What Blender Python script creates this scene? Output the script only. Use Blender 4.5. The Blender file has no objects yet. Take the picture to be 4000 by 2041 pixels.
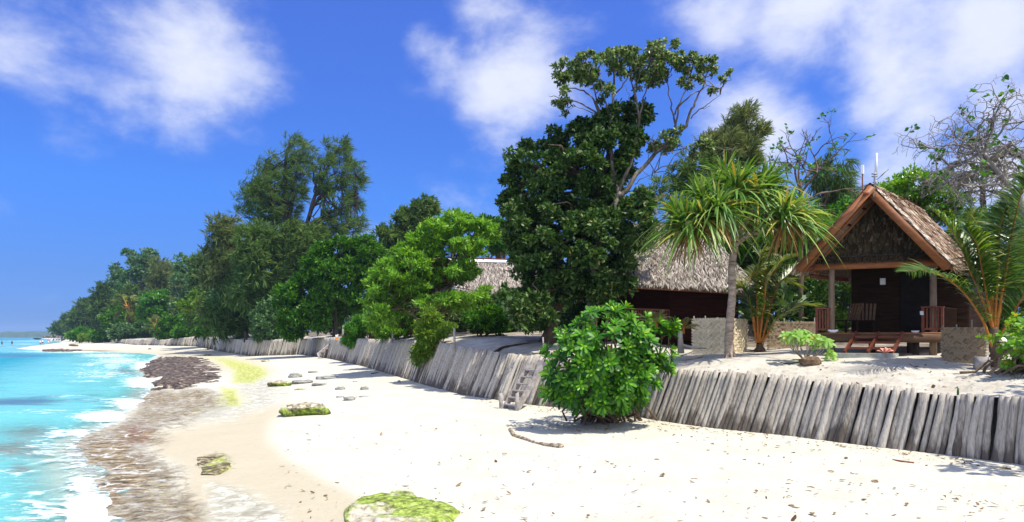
import bpy, math, random
import numpy as np
from mathutils import Vector

random.seed(7)
RNG = np.random.default_rng(11)
scene = bpy.context.scene
COL = scene.collection

# ------------------------------------------------------------------ camera, sky, sun, exposure
F, CX, HY, HC = 2606.0, 2000.0, 1317.0, 2.4        # focal length and horizon in photo pixels, eye height
cam = bpy.data.cameras.new("camera")
cam_o = bpy.data.objects.new("camera", cam)
COL.objects.link(cam_o)
cam_o.location = (0, 0, HC)
cam_o.rotation_euler = (math.radians(90), 0, 0)
cam.sensor_width = 36.0
cam.lens = 36.0 * F / 4000.0
cam.shift_y = (HY - 1020.5) / 4000.0
cam.clip_start = 0.1
cam.clip_end = 30000
scene.camera = cam_o

SUN_DIR = Vector((0.40, -0.22, 0.89)).normalized()   # towards the sun
SUN_EL = math.asin(SUN_DIR.z)
SUN_AZ = math.atan2(SUN_DIR.x, SUN_DIR.y)
sun = bpy.data.lights.new("sun", "SUN")
sun.energy = 5.0
sun.angle = math.radians(0.5)
sun.color = (1.0, 0.95, 0.85)
sun_o = bpy.data.objects.new("sun", sun)
COL.objects.link(sun_o)
sun_o.rotation_euler = (-SUN_DIR).to_track_quat("-Z", "Y").to_euler()

scene.view_settings.view_transform = "Standard"
scene.view_settings.look = "None"
scene.view_settings.exposure = 0.45
scene.view_settings.gamma = 1.0
scene.cycles.max_bounces = 8
scene.cycles.transparent_max_bounces = 16
scene.cycles.use_denoising = True


def pix_dir(px, py):
    return Vector(((px - CX) / F, 1.0, (HY - py) / F)).normalized()


world = bpy.data.worlds.new("World")
scene.world = world
world.use_nodes = True


def ramp(n, stops):
    r = n.new("ShaderNodeValToRGB")
    els = r.color_ramp.elements
    while len(els) < len(stops): els.new(0.5)
    for e, (p, c) in zip(els, stops):
        e.position = p; e.color = (*c, 1)
    return r


def build_world():
    nt = world.node_tree
    n, l = nt.nodes, nt.links
    n.clear()
    out = n.new("ShaderNodeOutputWorld")
    bg = n.new("ShaderNodeBackground")
    bg.inputs["Strength"].default_value = 0.095
    l.new(bg.outputs[0], out.inputs[0])
    sky = n.new("ShaderNodeTexSky")
    sky.sky_type = "NISHITA"
    sky.sun_disc = False
    sky.sun_elevation = SUN_EL
    sky.sun_rotation = SUN_AZ
    sky.air_density = 1.0
    sky.dust_density = 0.2
    sky.ozone_density = 2.5
    hsv = n.new("ShaderNodeHueSaturation")
    hsv.inputs["Saturation"].default_value = 1.12
    hsv.inputs["Value"].default_value = 1.0
    hsv.inputs["Hue"].default_value = 0.503
    l.new(sky.outputs[0], hsv.inputs["Color"])
    tc = n.new("ShaderNodeTexCoord")
    sx = n.new("ShaderNodeSeparateXYZ"); l.new(tc.outputs["Generated"], sx.inputs[0])
    tint = ramp(n, [(0.0, (.075, .165, .56)), (.085, (.145, .25, .56)), (.2, (.22, .41, .80)), (.43, (.39, .51, .97)), (.7, (.46, .56, 1.0))])
    l.new(sx.outputs["Z"], tint.inputs[0])
    tm = n.new("ShaderNodeMixRGB"); tm.blend_type = "MULTIPLY"; tm.inputs[0].default_value = 1.0
    l.new(hsv.outputs[0], tm.inputs[1]); l.new(tint.outputs[0], tm.inputs[2])
    tv = n.new("ShaderNodeVectorMath"); tv.operation = "SCALE"; tv.inputs["Scale"].default_value = 1.7
    l.new(tm.outputs[0], tv.inputs[0])
    # warped noise in sky direction
    mp = n.new("ShaderNodeMapping")
    mp.inputs["Scale"].default_value = (1.0, 1.0, 1.6)
    mp.inputs["Location"].default_value = (3.1, 1.7, .6)
    l.new(tc.outputs["Generated"], mp.inputs[0])
    nz = n.new("ShaderNodeTexNoise")
    nz.inputs["Scale"].default_value = 5.0
    nz.inputs["Detail"].default_value = 8.0
    nz.inputs["Roughness"].default_value = 0.60
    nz.inputs["Distortion"].default_value = 0.12
    l.new(mp.outputs[0], nz.inputs["Vector"])
    nz2 = n.new("ShaderNodeTexNoise")
    nz2.inputs["Scale"].default_value = 2.2
    nz2.inputs["Detail"].default_value = 3.0
    l.new(mp.outputs[0], nz2.inputs["Vector"])
    blobs = [  # photo px, px radius, strength
        (800, 240, 360, .88), (620, 380, 330, .60), (930, 330, 300, .78), (850, 100, 220, .78), (1020, 200, 210, .62),
        (60, 190, 300, .42), (420, 60, 380, .36), (250, 540, 200, .4), (650, 500, 230, .42),
        (980, 490, 130, .22), (1150, 40, 160, .2), (740, 985, 110, .3), (430, 900, 200, .16), (150, 1150, 250, .22),
        (1650, 165, 120, .8), (1730, 240, 150, .7), (1850, 15, 170, .75), (1950, 40, 150, .6), (1920, 330, 210, .85),
        (2080, 300, 260, .95), (2000, 420, 230, .75), (1800, 1250, 60, .2), (1820, 830, 100, .25), (2200, 250, 200, .5),
        (2850, 90, 250, .8), (3150, 90, 330, 1.05), (3500, 150, 380, 1.15), (3850, 120, 380, 1.2), (3950, 400, 300, 1.0),
        (3600, 480, 220, .85), (3420, 420, 180, .75), (3250, 270, 200, .65), (2880, 260, 170, .6), (2950, 470, 280, 1.25), (2820, 430, 170, .85), (3080, 420, 150, .9),
        (3000, 560, 170, .7), (3550, 660, 260, 1.0), (3900, 650, 280, 1.2), (2700, 60, 150, .5),
    ]
    acc = None
    blobs = [(pix_dir(px, py), r / F * (pix_dir(px, py).y ** 1.2), s) for px, py, r, s in blobs]
    blobs += [(Vector(v).normalized(), a, s) for v, a, s in [((0, -1, .45), .75, 1.2), ((.9, -.6, .5), .55, 1.1), ((-.9, -.5, .4), .5, 1.0), ((.1, -.45, 1), .45, 1.0), ((1, .1, .35), .45, 1.1), ((-.5, -.1, 1), .3, .8), ((0.5, -1, .15), .4, 1.0)]]  # unseen clouds added outside the view to neutralise the sky fill
    for (d, ang, s) in blobs:
        dist = n.new("ShaderNodeVectorMath")
        dist.operation = "DISTANCE"
        l.new(tc.outputs["Generated"], dist.inputs[0])
        dist.inputs[1].default_value = d
        mr = n.new("ShaderNodeMapRange")
        mr.interpolation_type = "SMOOTHSTEP"
        mr.inputs["From Min"].default_value = 0.0
        mr.inputs["From Max"].default_value = ang * 1.45
        mr.inputs["To Min"].default_value = s
        mr.inputs["To Max"].default_value = 0.0
        l.new(dist.outputs["Value"], mr.inputs["Value"])
        if acc is None:
            acc = mr.outputs[0]
        else:
            mx = n.new("ShaderNodeMath")
            mx.operation = "SMOOTH_MAX"
            mx.inputs[2].default_value = 0.25
            l.new(acc, mx.inputs[0])
            l.new(mr.outputs[0], mx.inputs[1])
            acc = mx.outputs[0]
    m1 = n.new("ShaderNodeMath"); m1.operation = "SUBTRACT"; m1.inputs[1].default_value = 0.5
    l.new(nz.outputs["Fac"], m1.inputs[0])
    m2 = n.new("ShaderNodeMath"); m2.operation = "MULTIPLY_ADD"; m2.inputs[1].default_value = 2.45
    l.new(m1.outputs[0], m2.inputs[0]); l.new(acc, m2.inputs[2])
    m3 = n.new("ShaderNodeMath"); m3.operation = "SUBTRACT"; m3.inputs[1].default_value = 0.5
    l.new(nz2.outputs["Fac"], m3.inputs[0])
    m4 = n.new("ShaderNodeMath"); m4.operation = "MULTIPLY_ADD"; m4.inputs[1].default_value = 0.5
    l.new(m3.outputs[0], m4.inputs[0]); l.new(m2.outputs[0], m4.inputs[2])
    rmp = n.new("ShaderNodeMapRange"); rmp.interpolation_type = "SMOOTHSTEP"
    rmp.inputs["From Min"].default_value = 0.22
    rmp.inputs["From Max"].default_value = 1.36
    rmp.inputs["To Min"].default_value = 0.0
    rmp.inputs["To Max"].default_value = 0.88
    l.new(m4.outputs[0], rmp.inputs["Value"])
    mix = n.new("ShaderNodeMixRGB")
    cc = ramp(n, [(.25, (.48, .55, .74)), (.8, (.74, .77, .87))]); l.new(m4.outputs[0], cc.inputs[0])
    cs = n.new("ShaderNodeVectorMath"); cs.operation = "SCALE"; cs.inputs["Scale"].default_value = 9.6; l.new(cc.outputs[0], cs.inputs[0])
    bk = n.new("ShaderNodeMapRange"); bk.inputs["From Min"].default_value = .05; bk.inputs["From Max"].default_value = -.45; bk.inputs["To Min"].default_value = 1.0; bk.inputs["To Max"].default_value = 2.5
    l.new(sx.outputs["Y"], bk.inputs["Value"])          # added clouds behind the camera, brightened to lift the shadows
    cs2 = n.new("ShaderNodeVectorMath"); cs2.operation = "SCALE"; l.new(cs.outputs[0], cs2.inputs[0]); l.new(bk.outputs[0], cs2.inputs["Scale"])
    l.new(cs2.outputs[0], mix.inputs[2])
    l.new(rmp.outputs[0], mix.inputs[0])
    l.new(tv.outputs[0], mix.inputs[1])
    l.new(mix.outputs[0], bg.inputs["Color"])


build_world()

# ------------------------------------------------------------------ helpers
def W(px, py, Y):
    return np.array([(px - CX) / F * Y, Y, HC + (HY - py) / F * Y])


def CR(x0, y0, s, pts):
    """points measured in an enlarged crop -> photo pixels"""
    return [(x0 + x / s, y0 + y / s) for x, y in pts]


def lerp(a, b, t):
    return a + (b - a) * t


def sstep(a, b, x):
    t = np.clip((x - a) / (b - a), 0, 1)
    return t * t * (3 - 2 * t)


def nrm(v):
    v = np.asarray(v, float)
    return v / (np.linalg.norm(v, axis=-1, keepdims=True) + 1e-9)


def vnoise(x, y, seed=0):
    xi = np.floor(x).astype(np.int64); yi = np.floor(y).astype(np.int64)
    xf = x - xi; yf = y - yi
    def h(a, b):
        v = (a * 374761393 + b * 668265263 + seed * 982451653) & 0x7fffffff
        v = ((v ^ (v >> 13)) * 1274126177) & 0x7fffffff
        return ((v ^ (v >> 16)) & 0xffff) / 65535.0
    u = xf * xf * (3 - 2 * xf); v = yf * yf * (3 - 2 * yf)
    return lerp(lerp(h(xi, yi), h(xi + 1, yi), u), lerp(h(xi, yi + 1), h(xi + 1, yi + 1), u), v)


def fbm(x, y, oct=4, seed=0):
    s, a, t = 0, 0.5, 0
    for k in range(oct):
        s = s + a * vnoise(x * 2 ** k, y * 2 ** k, seed + k); t += a; a *= 0.5
    return s / t


class MB:
    """collects geometry and links it as ONE mesh object"""
    def __init__(self):
        self.v, self.q, self.t, self.n = [], [], [], 0
        self.attr = []

    def add(self, v, quads=None, tris=None, mat=0, attr=0.0):
        v = np.asarray(v, float).reshape(-1, 3)
        self.v.append(v)
        self.attr.append(np.full(len(v), attr) if np.isscalar(attr) else np.asarray(attr, float))
        if quads is not None and len(quads):
            q = np.asarray(quads, np.int64).reshape(-1, 4) + self.n
            self.q.append((q, mat))
        if tris is not None and len(tris):
            t = np.asarray(tris, np.int64).reshape(-1, 3) + self.n
            self.t.append((t, mat))
        self.n += len(v)
        return self

    def ribbons(self, base, d, side, L, Wd, droop=0.0, S=2, prof=(.3, 1, .05), mat=0, attr=0.0):
        base = np.asarray(base, float); N = len(base)
        if N == 0:
            return self
        d = nrm(d); side = nrm(side)
        L = np.broadcast_to(L, (N,)); Wd = np.broadcast_to(Wd, (N,)); droop = np.broadcast_to(droop, (N,))
        t = np.linspace(0, 1, S + 1)
        pr = np.interp(t, np.linspace(0, 1, len(prof)), prof)
        pos = base[:, None, :] + d[:, None, :] * (L[:, None] * t)[:, :, None]
        pos[:, :, 2] -= (droop * L)[:, None] * t ** 2
        off = side[:, None, :] * (Wd[:, None] * 0.5 * pr[None, :])[:, :, None]
        v = np.stack([pos - off, pos + off], 2).reshape(-1, 3)
        k = np.arange(S)
        q = np.stack([2 * k, 2 * k + 1, 2 * k + 3, 2 * k + 2], 1)
        q = (q[None] + (np.arange(N) * 2 * (S + 1))[:, None, None]).reshape(-1, 4)
        self.add(v, q, mat=mat, attr=attr if np.isscalar(attr) else np.repeat(attr, 2 * (S + 1)))
        return self

    def tube(self, pts, rad, n=7, mat=0, cap=True, attr=None):
        p = np.asarray(pts, float); m = len(p)
        rad = np.broadcast_to(rad, (m,)).astype(float)
        tan = nrm(np.gradient(p, axis=0))
        ref = np.array([0, 0, 1.0]) if abs(tan[0][2]) < .9 else np.array([1.0, 0, 0])
        u = nrm(np.cross(tan[0], ref)); rows = []
        a = np.arange(n) / n * 2 * math.pi
        for i in range(m):
            u = nrm(u - tan[i] * np.dot(u, tan[i]))
            w = np.cross(tan[i], u)
            rows.append(p[i] + rad[i] * (np.cos(a)[:, None] * u + np.sin(a)[:, None] * w))
        v = np.concatenate(rows)
        q = []
        for i in range(m - 1):
            for k in range(n):
                q.append((i * n + k, i * n + (k + 1) % n, (i + 1) * n + (k + 1) % n, (i + 1) * n + k))
        tr = []
        if cap:
            v = np.concatenate([v, p[:1], p[-1:]])
            for k in range(n):
                tr.append((m * n, (k + 1) % n, k)); tr.append((m * n + 1, (m - 1) * n + k, (m - 1) * n + (k + 1) % n))
        if attr is None:
            at = 0.0
        else:
            at = np.repeat(np.linspace(0, 1, m), n)
            if cap: at = np.concatenate([at, [0, 1]])
        self.add(v, q, tr, mat, at)
        return self

    def hexa(self, c, mat=0):
        """8 corners: bottom 4 (ccw), top 4"""
        self.add(c, [(0, 3, 2, 1), (4, 5, 6, 7), (0, 1, 5, 4), (1, 2, 6, 5), (2, 3, 7, 6), (3, 0, 4, 7)], mat=mat)
        return self

    def box(self, c, ax, ay, az, mat=0):
        """centre and three half-axis vectors"""
        c, ax, ay, az = (np.asarray(k, float) for k in (c, ax, ay, az))
        return self.hexa([c - ax - ay - az, c + ax - ay - az, c + ax + ay - az, c - ax + ay - az,
                          c - ax - ay + az, c + ax - ay + az, c + ax + ay + az, c - ax + ay + az], mat)

    def beam(self, p, q, w, h, up=(0, 0, 1), mat=0):
        p, q = np.asarray(p, float), np.asarray(q, float)
        d = nrm(q - p); s = nrm(np.cross(d, up)); t = np.cross(s, d)
        return self.box((p + q) / 2, (q - p) / 2, s * w / 2, t * h / 2, mat)

    def build(self, name, mats, parent=None, origin=None, smooth=True):
        v = np.concatenate(self.v) if self.v else np.zeros((0, 3))
        at = np.concatenate(self.attr)
        if parent is not None:
            origin = np.array(parent["_o"])
        elif origin is None:
            origin = np.array([v[:, 0].mean(), v[:, 1].mean(), v[:, 2].min()])
        origin = np.asarray(origin, float)
        v = v - origin
        me = bpy.data.meshes.new(name)
        me.vertices.add(len(v)); me.vertices.foreach_set("co", v.astype(np.float32).ravel())
        loops, starts, mi = [], [], []
        pos = 0
        for q, m in self.q:
            loops.append(q.ravel()); starts.append(pos + 4 * np.arange(len(q))); pos += 4 * len(q); mi.append(np.full(len(q), m))
        for t, m in self.t:
            loops.append(t.ravel()); starts.append(pos + 3 * np.arange(len(t))); pos += 3 * len(t); mi.append(np.full(len(t), m))
        loops = np.concatenate(loops); starts = np.concatenate(starts); mi = np.concatenate(mi)
        me.loops.add(len(loops)); me.loops.foreach_set("vertex_index", loops.astype(np.int32))
        me.polygons.add(len(starts)); me.polygons.foreach_set("loop_start", starts.astype(np.int32))
        me.polygons.foreach_set("material_index", mi.astype(np.int32))
        me.polygons.foreach_set("use_smooth", np.full(len(starts), smooth))
        a = me.attributes.new("h", "FLOAT", "POINT"); a.data.foreach_set("value", at.astype(np.float32))
        me.update(calc_edges=True)
        for m in (mats if isinstance(mats, (list, tuple)) else [mats]):
            me.materials.append(m)
        o = bpy.data.objects.new(name, me)
        COL.objects.link(o)
        if parent is not None:
            o.parent = parent
        else:
            o.location = origin
        o["_o"] = [float(k) for k in origin]
        return o


def tag(o, label=None, cat=None, group=None, kind=None):
    if label: o["label"] = label
    if cat: o["category"] = cat
    if group: o["group"] = group
    if kind: o["kind"] = kind
    return o


def thing(name, label, cat, loc, group=None):
    o = bpy.data.objects.new(name, None)
    o.empty_display_size = 0.3
    COL.objects.link(o)
    o.location = [float(k) for k in loc]
    o["_o"] = [float(k) for k in loc]
    return tag(o, label, cat, group)


def inpoly(x, y, poly):
    c = np.zeros(np.shape(x), bool)
    n = len(poly)
    for i in range(n):
        x1, y1 = poly[i]; x2, y2 = poly[(i + 1) % n]
        if y1 == y2: continue
        m = ((y1 > y) != (y2 > y)) & (x < (x2 - x1) * (y - y1) / (y2 - y1) + x1)
        c ^= m
    return c


def segdist(x, y, poly, closed=True):
    best = np.full(np.shape(x), 1e9)
    n = len(poly)
    for i in range(n if closed else n - 1):
        x1, y1 = poly[i]; x2, y2 = poly[(i + 1) % n]
        dx, dy = x2 - x1, y2 - y1
        t = np.clip(((x - x1) * dx + (y - y1) * dy) / (dx * dx + dy * dy + 1e-9), 0, 1)
        best = np.minimum(best, np.hypot(x - x1 - t * dx, y - y1 - t * dy))
    return best


# ------------------------------------------------------------------ materials
def mat_new(name):
    m = bpy.data.materials.new(name)
    m.use_nodes = True
    m.node_tree.nodes.clear()
    return m, m.node_tree.nodes, m.node_tree.links


def mat_leaf(name, stops, trans=0.35, rough=0.45, spec=0.35, young=0.0):
    m, n, l = mat_new(name)
    out = n.new("ShaderNodeOutputMaterial")
    geo = n.new("ShaderNodeNewGeometry")
    r = ramp(n, stops)
    if young:                                         # young inner leaves are paler
        at = n.new("ShaderNodeAttribute"); at.attribute_name = "h"
        k1 = n.new("ShaderNodeMath"); k1.operation = "MULTIPLY"; k1.inputs[1].default_value = 1 - young; l.new(geo.outputs["Random Per Island"], k1.inputs[0])
        k2 = n.new("ShaderNodeMath"); k2.operation = "MULTIPLY_ADD"; k2.inputs[1].default_value = young; l.new(at.outputs["Fac"], k2.inputs[0]); l.new(k1.outputs[0], k2.inputs[2])
        l.new(k2.outputs[0], r.inputs[0])
    else:
        l.new(geo.outputs["Random Per Island"], r.inputs[0])
    p = n.new("ShaderNodeBsdfPrincipled")
    p.inputs["Roughness"].default_value = rough
    p.inputs["Specular IOR Level"].default_value = spec
    l.new(r.outputs[0], p.inputs["Base Color"])
    tr = n.new("ShaderNodeBsdfTranslucent")
    hs = n.new("ShaderNodeHueSaturation")
    hs.inputs["Hue"].default_value = 0.485; hs.inputs["Saturation"].default_value = 1.1; hs.inputs["Value"].default_value = 1.25
    l.new(r.outputs[0], hs.inputs["Color"]); l.new(hs.outputs[0], tr.inputs[0])
    mx = n.new("ShaderNodeMixShader"); mx.inputs[0].default_value = trans
    l.new(p.outputs[0], mx.inputs[1]); l.new(tr.outputs[0], mx.inputs[2]); l.new(mx.outputs[0], out.inputs[0])
    return m


def mat_noise(name, stops, scale=(8, 8, 8), rough=0.8, bump=0.3, detail=6, dist=0.02, spec=0.2, per_obj=0.0, per_island=0.0, coord="Object"):
    m, n, l = mat_new(name)
    out = n.new("ShaderNodeOutputMaterial")
    p = n.new("ShaderNodeBsdfPrincipled")
    p.inputs["Roughness"].default_value = rough
    p.inputs["Specular IOR Level"].default_value = spec
    tc = n.new("ShaderNodeTexCoord"); mp = n.new("ShaderNodeMapping")
    mp.inputs["Scale"].default_value = scale
    l.new(tc.outputs[coord], mp.inputs[0])
    nz = n.new("ShaderNodeTexNoise"); nz.inputs["Scale"].default_value = 1.0; nz.inputs["Detail"].default_value = detail
    nz.inputs["Roughness"].default_value = 0.62
    l.new(mp.outputs[0], nz.inputs["Vector"])
    r = ramp(n, stops)
    fac = nz.outputs["Fac"]
    if per_obj or per_island:
        src = n.new("ShaderNodeObjectInfo").outputs["Random"] if per_obj else n.new("ShaderNodeNewGeometry").outputs["Random Per Island"]
        k = per_obj or per_island
        a = n.new("ShaderNodeMath"); a.operation = "SUBTRACT"; a.inputs[1].default_value = 0.5
        l.new(src, a.inputs[0])
        b = n.new("ShaderNodeMath"); b.operation = "MULTIPLY_ADD"; b.inputs[1].default_value = k
        l.new(a.outputs[0], b.inputs[0]); l.new(fac, b.inputs[2])
        fac = b.outputs[0]
    l.new(fac, r.inputs[0]); l.new(r.outputs[0], p.inputs["Base Color"])
    if bump:
        bp = n.new("ShaderNodeBump"); bp.inputs["Strength"].default_value = bump; bp.inputs["Distance"].default_value = dist
        l.new(nz.outputs["Fac"], bp.inputs["Height"]); l.new(bp.outputs[0], p.inputs["Normal"])
    l.new(p.outputs[0], out.inputs[0])
    return m


M = {}
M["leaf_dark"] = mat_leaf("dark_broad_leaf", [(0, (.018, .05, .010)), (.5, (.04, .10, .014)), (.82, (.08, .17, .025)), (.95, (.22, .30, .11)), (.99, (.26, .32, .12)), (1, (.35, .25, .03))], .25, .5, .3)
M["leaf_umbrella"] = mat_leaf("umbrella_leaf", [(0, (.04, .08, .014)), (.4, (.09, .17, .025)), (.75, (.18, .28, .06)), (.92, (.42, .48, .24)), (1, (.5, .5, .3))], .35, .45, .4)
M["leaf_lime"] = mat_leaf("lime_leaf", [(0, (.09, .21, .02)), (.5, (.16, .36, .035)), (.9, (.24, .47, .06)), (1, (.33, .46, .07))], .4, .45, .3)
M["leaf_green"] = mat_leaf("mid_green_leaf", [(0, (.02, .075, .006)), (.5, (.045, .155, .009)), (.9, (.085, .24, .014)), (1, (.18, .30, .02))], .35, .45, .25)
M["leaf_bright"] = mat_leaf("bright_green_leaf", [(0, (.03, .12, .01)), (.5, (.06, .22, .015)), (.9, (.11, .30, .03)), (1, (.2, .34, .04))], .35, .45, .3)
M["leaf_grey"] = mat_leaf("grey_green_leaf", [(0, (.04, .10, .03)), (.5, (.08, .17, .055)), (.9, (.13, .25, .08)), (1, (.2, .3, .12))], .3, .5, .3)
M["leaf_olive"] = mat_leaf("olive_leaf", [(0, (.06, .13, .012)), (.5, (.11, .22, .02)), (.9, (.18, .31, .03)), (1, (.3, .36, .05))], .35, .5, .25)
M["leaf_bush"] = mat_leaf("glossy_bush_leaf", [(0, (.014, .06, .004)), (.3, (.03, .125, .006)), (.6, (.085, .27, .013)), (.85, (.21, .43, .028)), (1, (.37, .53, .06))], .25, .42, .3, .65)
M["leaf_lime_bush"] = mat_leaf("yellow_green_bush_leaf", [(0, (.08, .22, .015)), (.5, (.16, .38, .025)), (.9, (.26, .48, .06)), (.98, (.5, .45, .05)), (1, (.5, .4, .05))], .35, .3, .5)
M["leaf_helio"] = mat_leaf("pale_velvet_leaf", [(0, (.22, .42, .07)), (.5, (.32, .54, .12)), (.93, (.42, .60, .2)), (.97, (.5, .42, .06)), (1, (.55, .3, .04))], .5, .5, .3)
M["needle"] = mat_leaf("casuarina_needle", [(0, (.045, .095, .02)), (.5, (.085, .16, .034)), (.9, (.15, .25, .058)), (1, (.26, .27, .08))], .42, .6, .15)
M["needle_brown"] = mat_leaf("brown_casuarina_needle", [(0, (.075, .11, .03)), (.5, (.13, .18, .05)), (1, (.24, .25, .09))], .42, .6, .15)
M["needle_far"] = mat_leaf("far_forest_needle", [(0, (.04, .085, .024)), (.5, (.075, .145, .037)), (.9, (.13, .22, .058)), (1, (.24, .29, .09))], .42, .6, .1)
M["strap"] = mat_leaf("pandanus_leaf", [(0, (.045, .12, .012)), (.4, (.11, .24, .03)), (.75, (.23, .38, .08)), (.88, (.36, .44, .10)), (.95, (.46, .40, .06)), (1, (.36, .20, .04))], .35, .42, .4)
M["strap_dry"] = mat_leaf("dry_pandanus_leaf", [(0, (.14, .06, .02)), (.5, (.28, .13, .04)), (1, (.42, .26, .1))], .2, .6, .2)
M["frond"] = mat_leaf("palm_leaflet", [(0, (.04, .10, .012)), (.5, (.085, .18, .018)), (.85, (.15, .26, .03)), (1, (.35, .36, .1))], .35, .3, .5)
M["frond_yellow"] = mat_leaf("yellowing_palm_leaflet", [(0, (.10, .13, .02)), (.5, (.22, .24, .04)), (.85, (.38, .36, .10)), (1, (.35, .22, .06))], .35, .35, .45)
M["frond_mix"] = mat_leaf("half_yellow_palm_leaflet", [(0, (.05, .10, .012)), (.5, (.10, .18, .02)), (.8, (.22, .26, .04)), (1, (.40, .34, .10))], .35, .35, .45)
M["frond_grey"] = mat_leaf("dull_palm_leaflet", [(0, (.06, .08, .03)), (.5, (.11, .14, .05)), (1, (.24, .24, .12))], .3, .45, .35)
M["rachis"] = mat_noise("orange_palm_stem", [(.3, (.36, .12, .02)), (.7, (.52, .22, .04))], (3, 3, 6), .5, .1)
M["dry_leaf"] = mat_leaf("dry_fallen_leaf", [(0, (.07, .04, .02)), (.4, (.15, .085, .035)), (.8, (.26, .16, .06)), (1, (.22, .18, .11))], .15, .6, .25)
M["bark_pale"] = mat_noise("pale_bark", [(.34, (.045, .036, .027)), (.5, (.12, .098, .072)), (.66, (.27, .235, .185))], (3, 3, 1.2), .85, .6, dist=.03)
M["bark_dark"] = mat_noise("dark_bark", [(.3, (.025, .02, .015)), (.7, (.09, .07, .05))], (4, 4, 1.5), .9, .5, dist=.03)
M["bark_brown"] = mat_noise("brown_bark", [(.3, (.07, .045, .028)), (.7, (.2, .14, .09))], (5, 5, 2), .9, .5, dist=.02)
M["bark_grey"] = mat_noise("grey_twig_bark", [(.3, (.20, .175, .14)), (.7, (.38, .34, .29))], (5, 5, 2), .9, .4, dist=.02)
M["bark_pandanus"] = mat_noise("ringed_pandanus_bark", [(.28, (.10, .07, .05)), (.5, (.3, .23, .17)), (.72, (.44, .36, .28))], (4, 4, 14), .85, .6, dist=.02)
M["thatch"] = mat_leaf("weathered_thatch_strand", [(0, (.085, .066, .048)), (.35, (.23, .19, .15)), (.75, (.38, .33, .275)), (1, (.56, .51, .44))], .08, .8, .1)
M["thatch_red"] = mat_leaf("brown_thatch_strand", [(0, (.10, .055, .03)), (.35, (.24, .15, .09)), (.75, (.42, .30, .2)), (1, (.66, .56, .44))], .08, .8, .1)
M["thatch_base"] = mat_noise("thatch_underlay", [(.3, (.09, .06, .04)), (.7, (.25, .19, .13))], (10, 10, 10), .95, .6)
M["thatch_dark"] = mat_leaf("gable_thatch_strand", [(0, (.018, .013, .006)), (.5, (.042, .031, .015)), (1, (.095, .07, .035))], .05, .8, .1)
M["timber"] = mat_noise("orange_brown_timber", [(.3, (.20, .068, .022)), (.7, (.31, .12, .042))], (3, 3, 12), .55, .15, spec=.3)
M["timber_red"] = mat_noise("red_stained_timber", [(.3, (.10, .026, .012)), (.7, (.175, .05, .022))], (4, 4, 10), .5, .15, spec=.3)
M["timber_brown"] = mat_noise("brown_beam", [(.3, (.06, .03, .012)), (.7, (.12, .062, .028))], (2, 2, 14), .6, .25, spec=.3)
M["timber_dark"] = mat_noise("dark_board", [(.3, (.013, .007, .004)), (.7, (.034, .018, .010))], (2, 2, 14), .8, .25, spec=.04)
M["timber_maroon"] = mat_noise("maroon_board", [(.3, (.018, .005, .003)), (.7, (.04, .013, .007))], (2, 2, 16), .8, .25, spec=.04)
M["post"] = mat_noise("round_post_wood", [(.3, (.13, .085, .05)), (.7, (.27, .19, .12))], (8, 8, 2), .7, .3)
M["black"] = mat_noise("near_black_paint", [(.3, (.008, .007, .006)), (.7, (.02, .017, .014))], (5, 5, 5), .7, 0, spec=.05)
M["white_paint"] = mat_noise("white_paint", [(.3, (.72, .72, .68)), (.7, (.82, .82, .8))], (4, 4, 4), .4, 0)
M["rust"] = mat_noise("rusty_metal", [(.3, (.16, .05, .025)), (.7, (.32, .12, .06))], (30, 30, 30), .8, .3)
M["steel"] = mat_noise("grey_steel", [(.3, (.22, .22, .22)), (.7, (.36, .36, .36))], (10, 10, 10), .4, 0, spec=.5)
M["concrete"] = mat_noise("mossy_concrete", [(.3, (.16, .17, .14)), (.55, (.30, .31, .27)), (.75, (.42, .42, .38))], (5, 5, 5), .9, .4)
M["shell"] = mat_noise("pink_shell", [(.3, (.62, .22, .15)), (.7, (.78, .42, .32))], (12, 12, 12), .5, .2)
M["rock"] = mat_noise("grey_beach_rock", [(.3, (.13, .13, .115)), (.55, (.28, .275, .245)), (.75, (.44, .43, .38))], (5, 5, 9), .85, .8, dist=.05)
M["rock_brown"] = mat_noise("brown_stone", [(.3, (.06, .035, .02)), (.55, (.20, .13, .075)), (.75, (.34, .26, .18))], (10, 10, 20), .9, .9, dist=.04)
M["driftwood"] = mat_noise("driftwood", [(.3, (.08, .06, .035)), (.5, (.24, .18, .11)), (.62, (.55, .48, .38)), (.7, (.3, .24, .16))], (14, 14, 14), .9, .8, dist=.02)
M["grey_wood"] = mat_noise("weathered_grey_plank", [(.25, (.15, .13, .12)), (.5, (.30, .27, .25)), (.75, (.46, .43, .40))], (6, 6, 6), .85, .4)
M["towel_pink"] = mat_noise("magenta_cloth", [(.3, (.35, .03, .22)), (.7, (.45, .06, .3))], (10, 10, 10), .9, .2)
M["towel_blue"] = mat_noise("blue_cloth", [(.3, (.02, .10, .42)), (.7, (.04, .16, .55))], (10, 10, 10), .9, .2)
M["cloth_white"] = mat_noise("white_cloth", [(.3, (.6, .6, .58)), (.7, (.78, .78, .75))], (10, 10, 10), .9, .2)
M["cloth_navy"] = mat_noise("navy_cloth", [(.3, (.01, .015, .05)), (.7, (.02, .03, .09))], (10, 10, 10), .9, .2)
M["skin"] = mat_noise("tanned_skin", [(.3, (.36, .19, .12)), (.7, (.48, .28, .19))], (6, 6, 6), .55, 0)
M["hair"] = mat_noise("dark_hair", [(.3, (.015, .01, .008)), (.7, (.04, .03, .02))], (20, 20, 20), .6, 0)
M["orange_paint"] = mat_noise("orange_paint", [(.3, (.75, .22, .02)), (.7, (.85, .32, .04))], (6, 6, 6), .5, 0)


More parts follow.
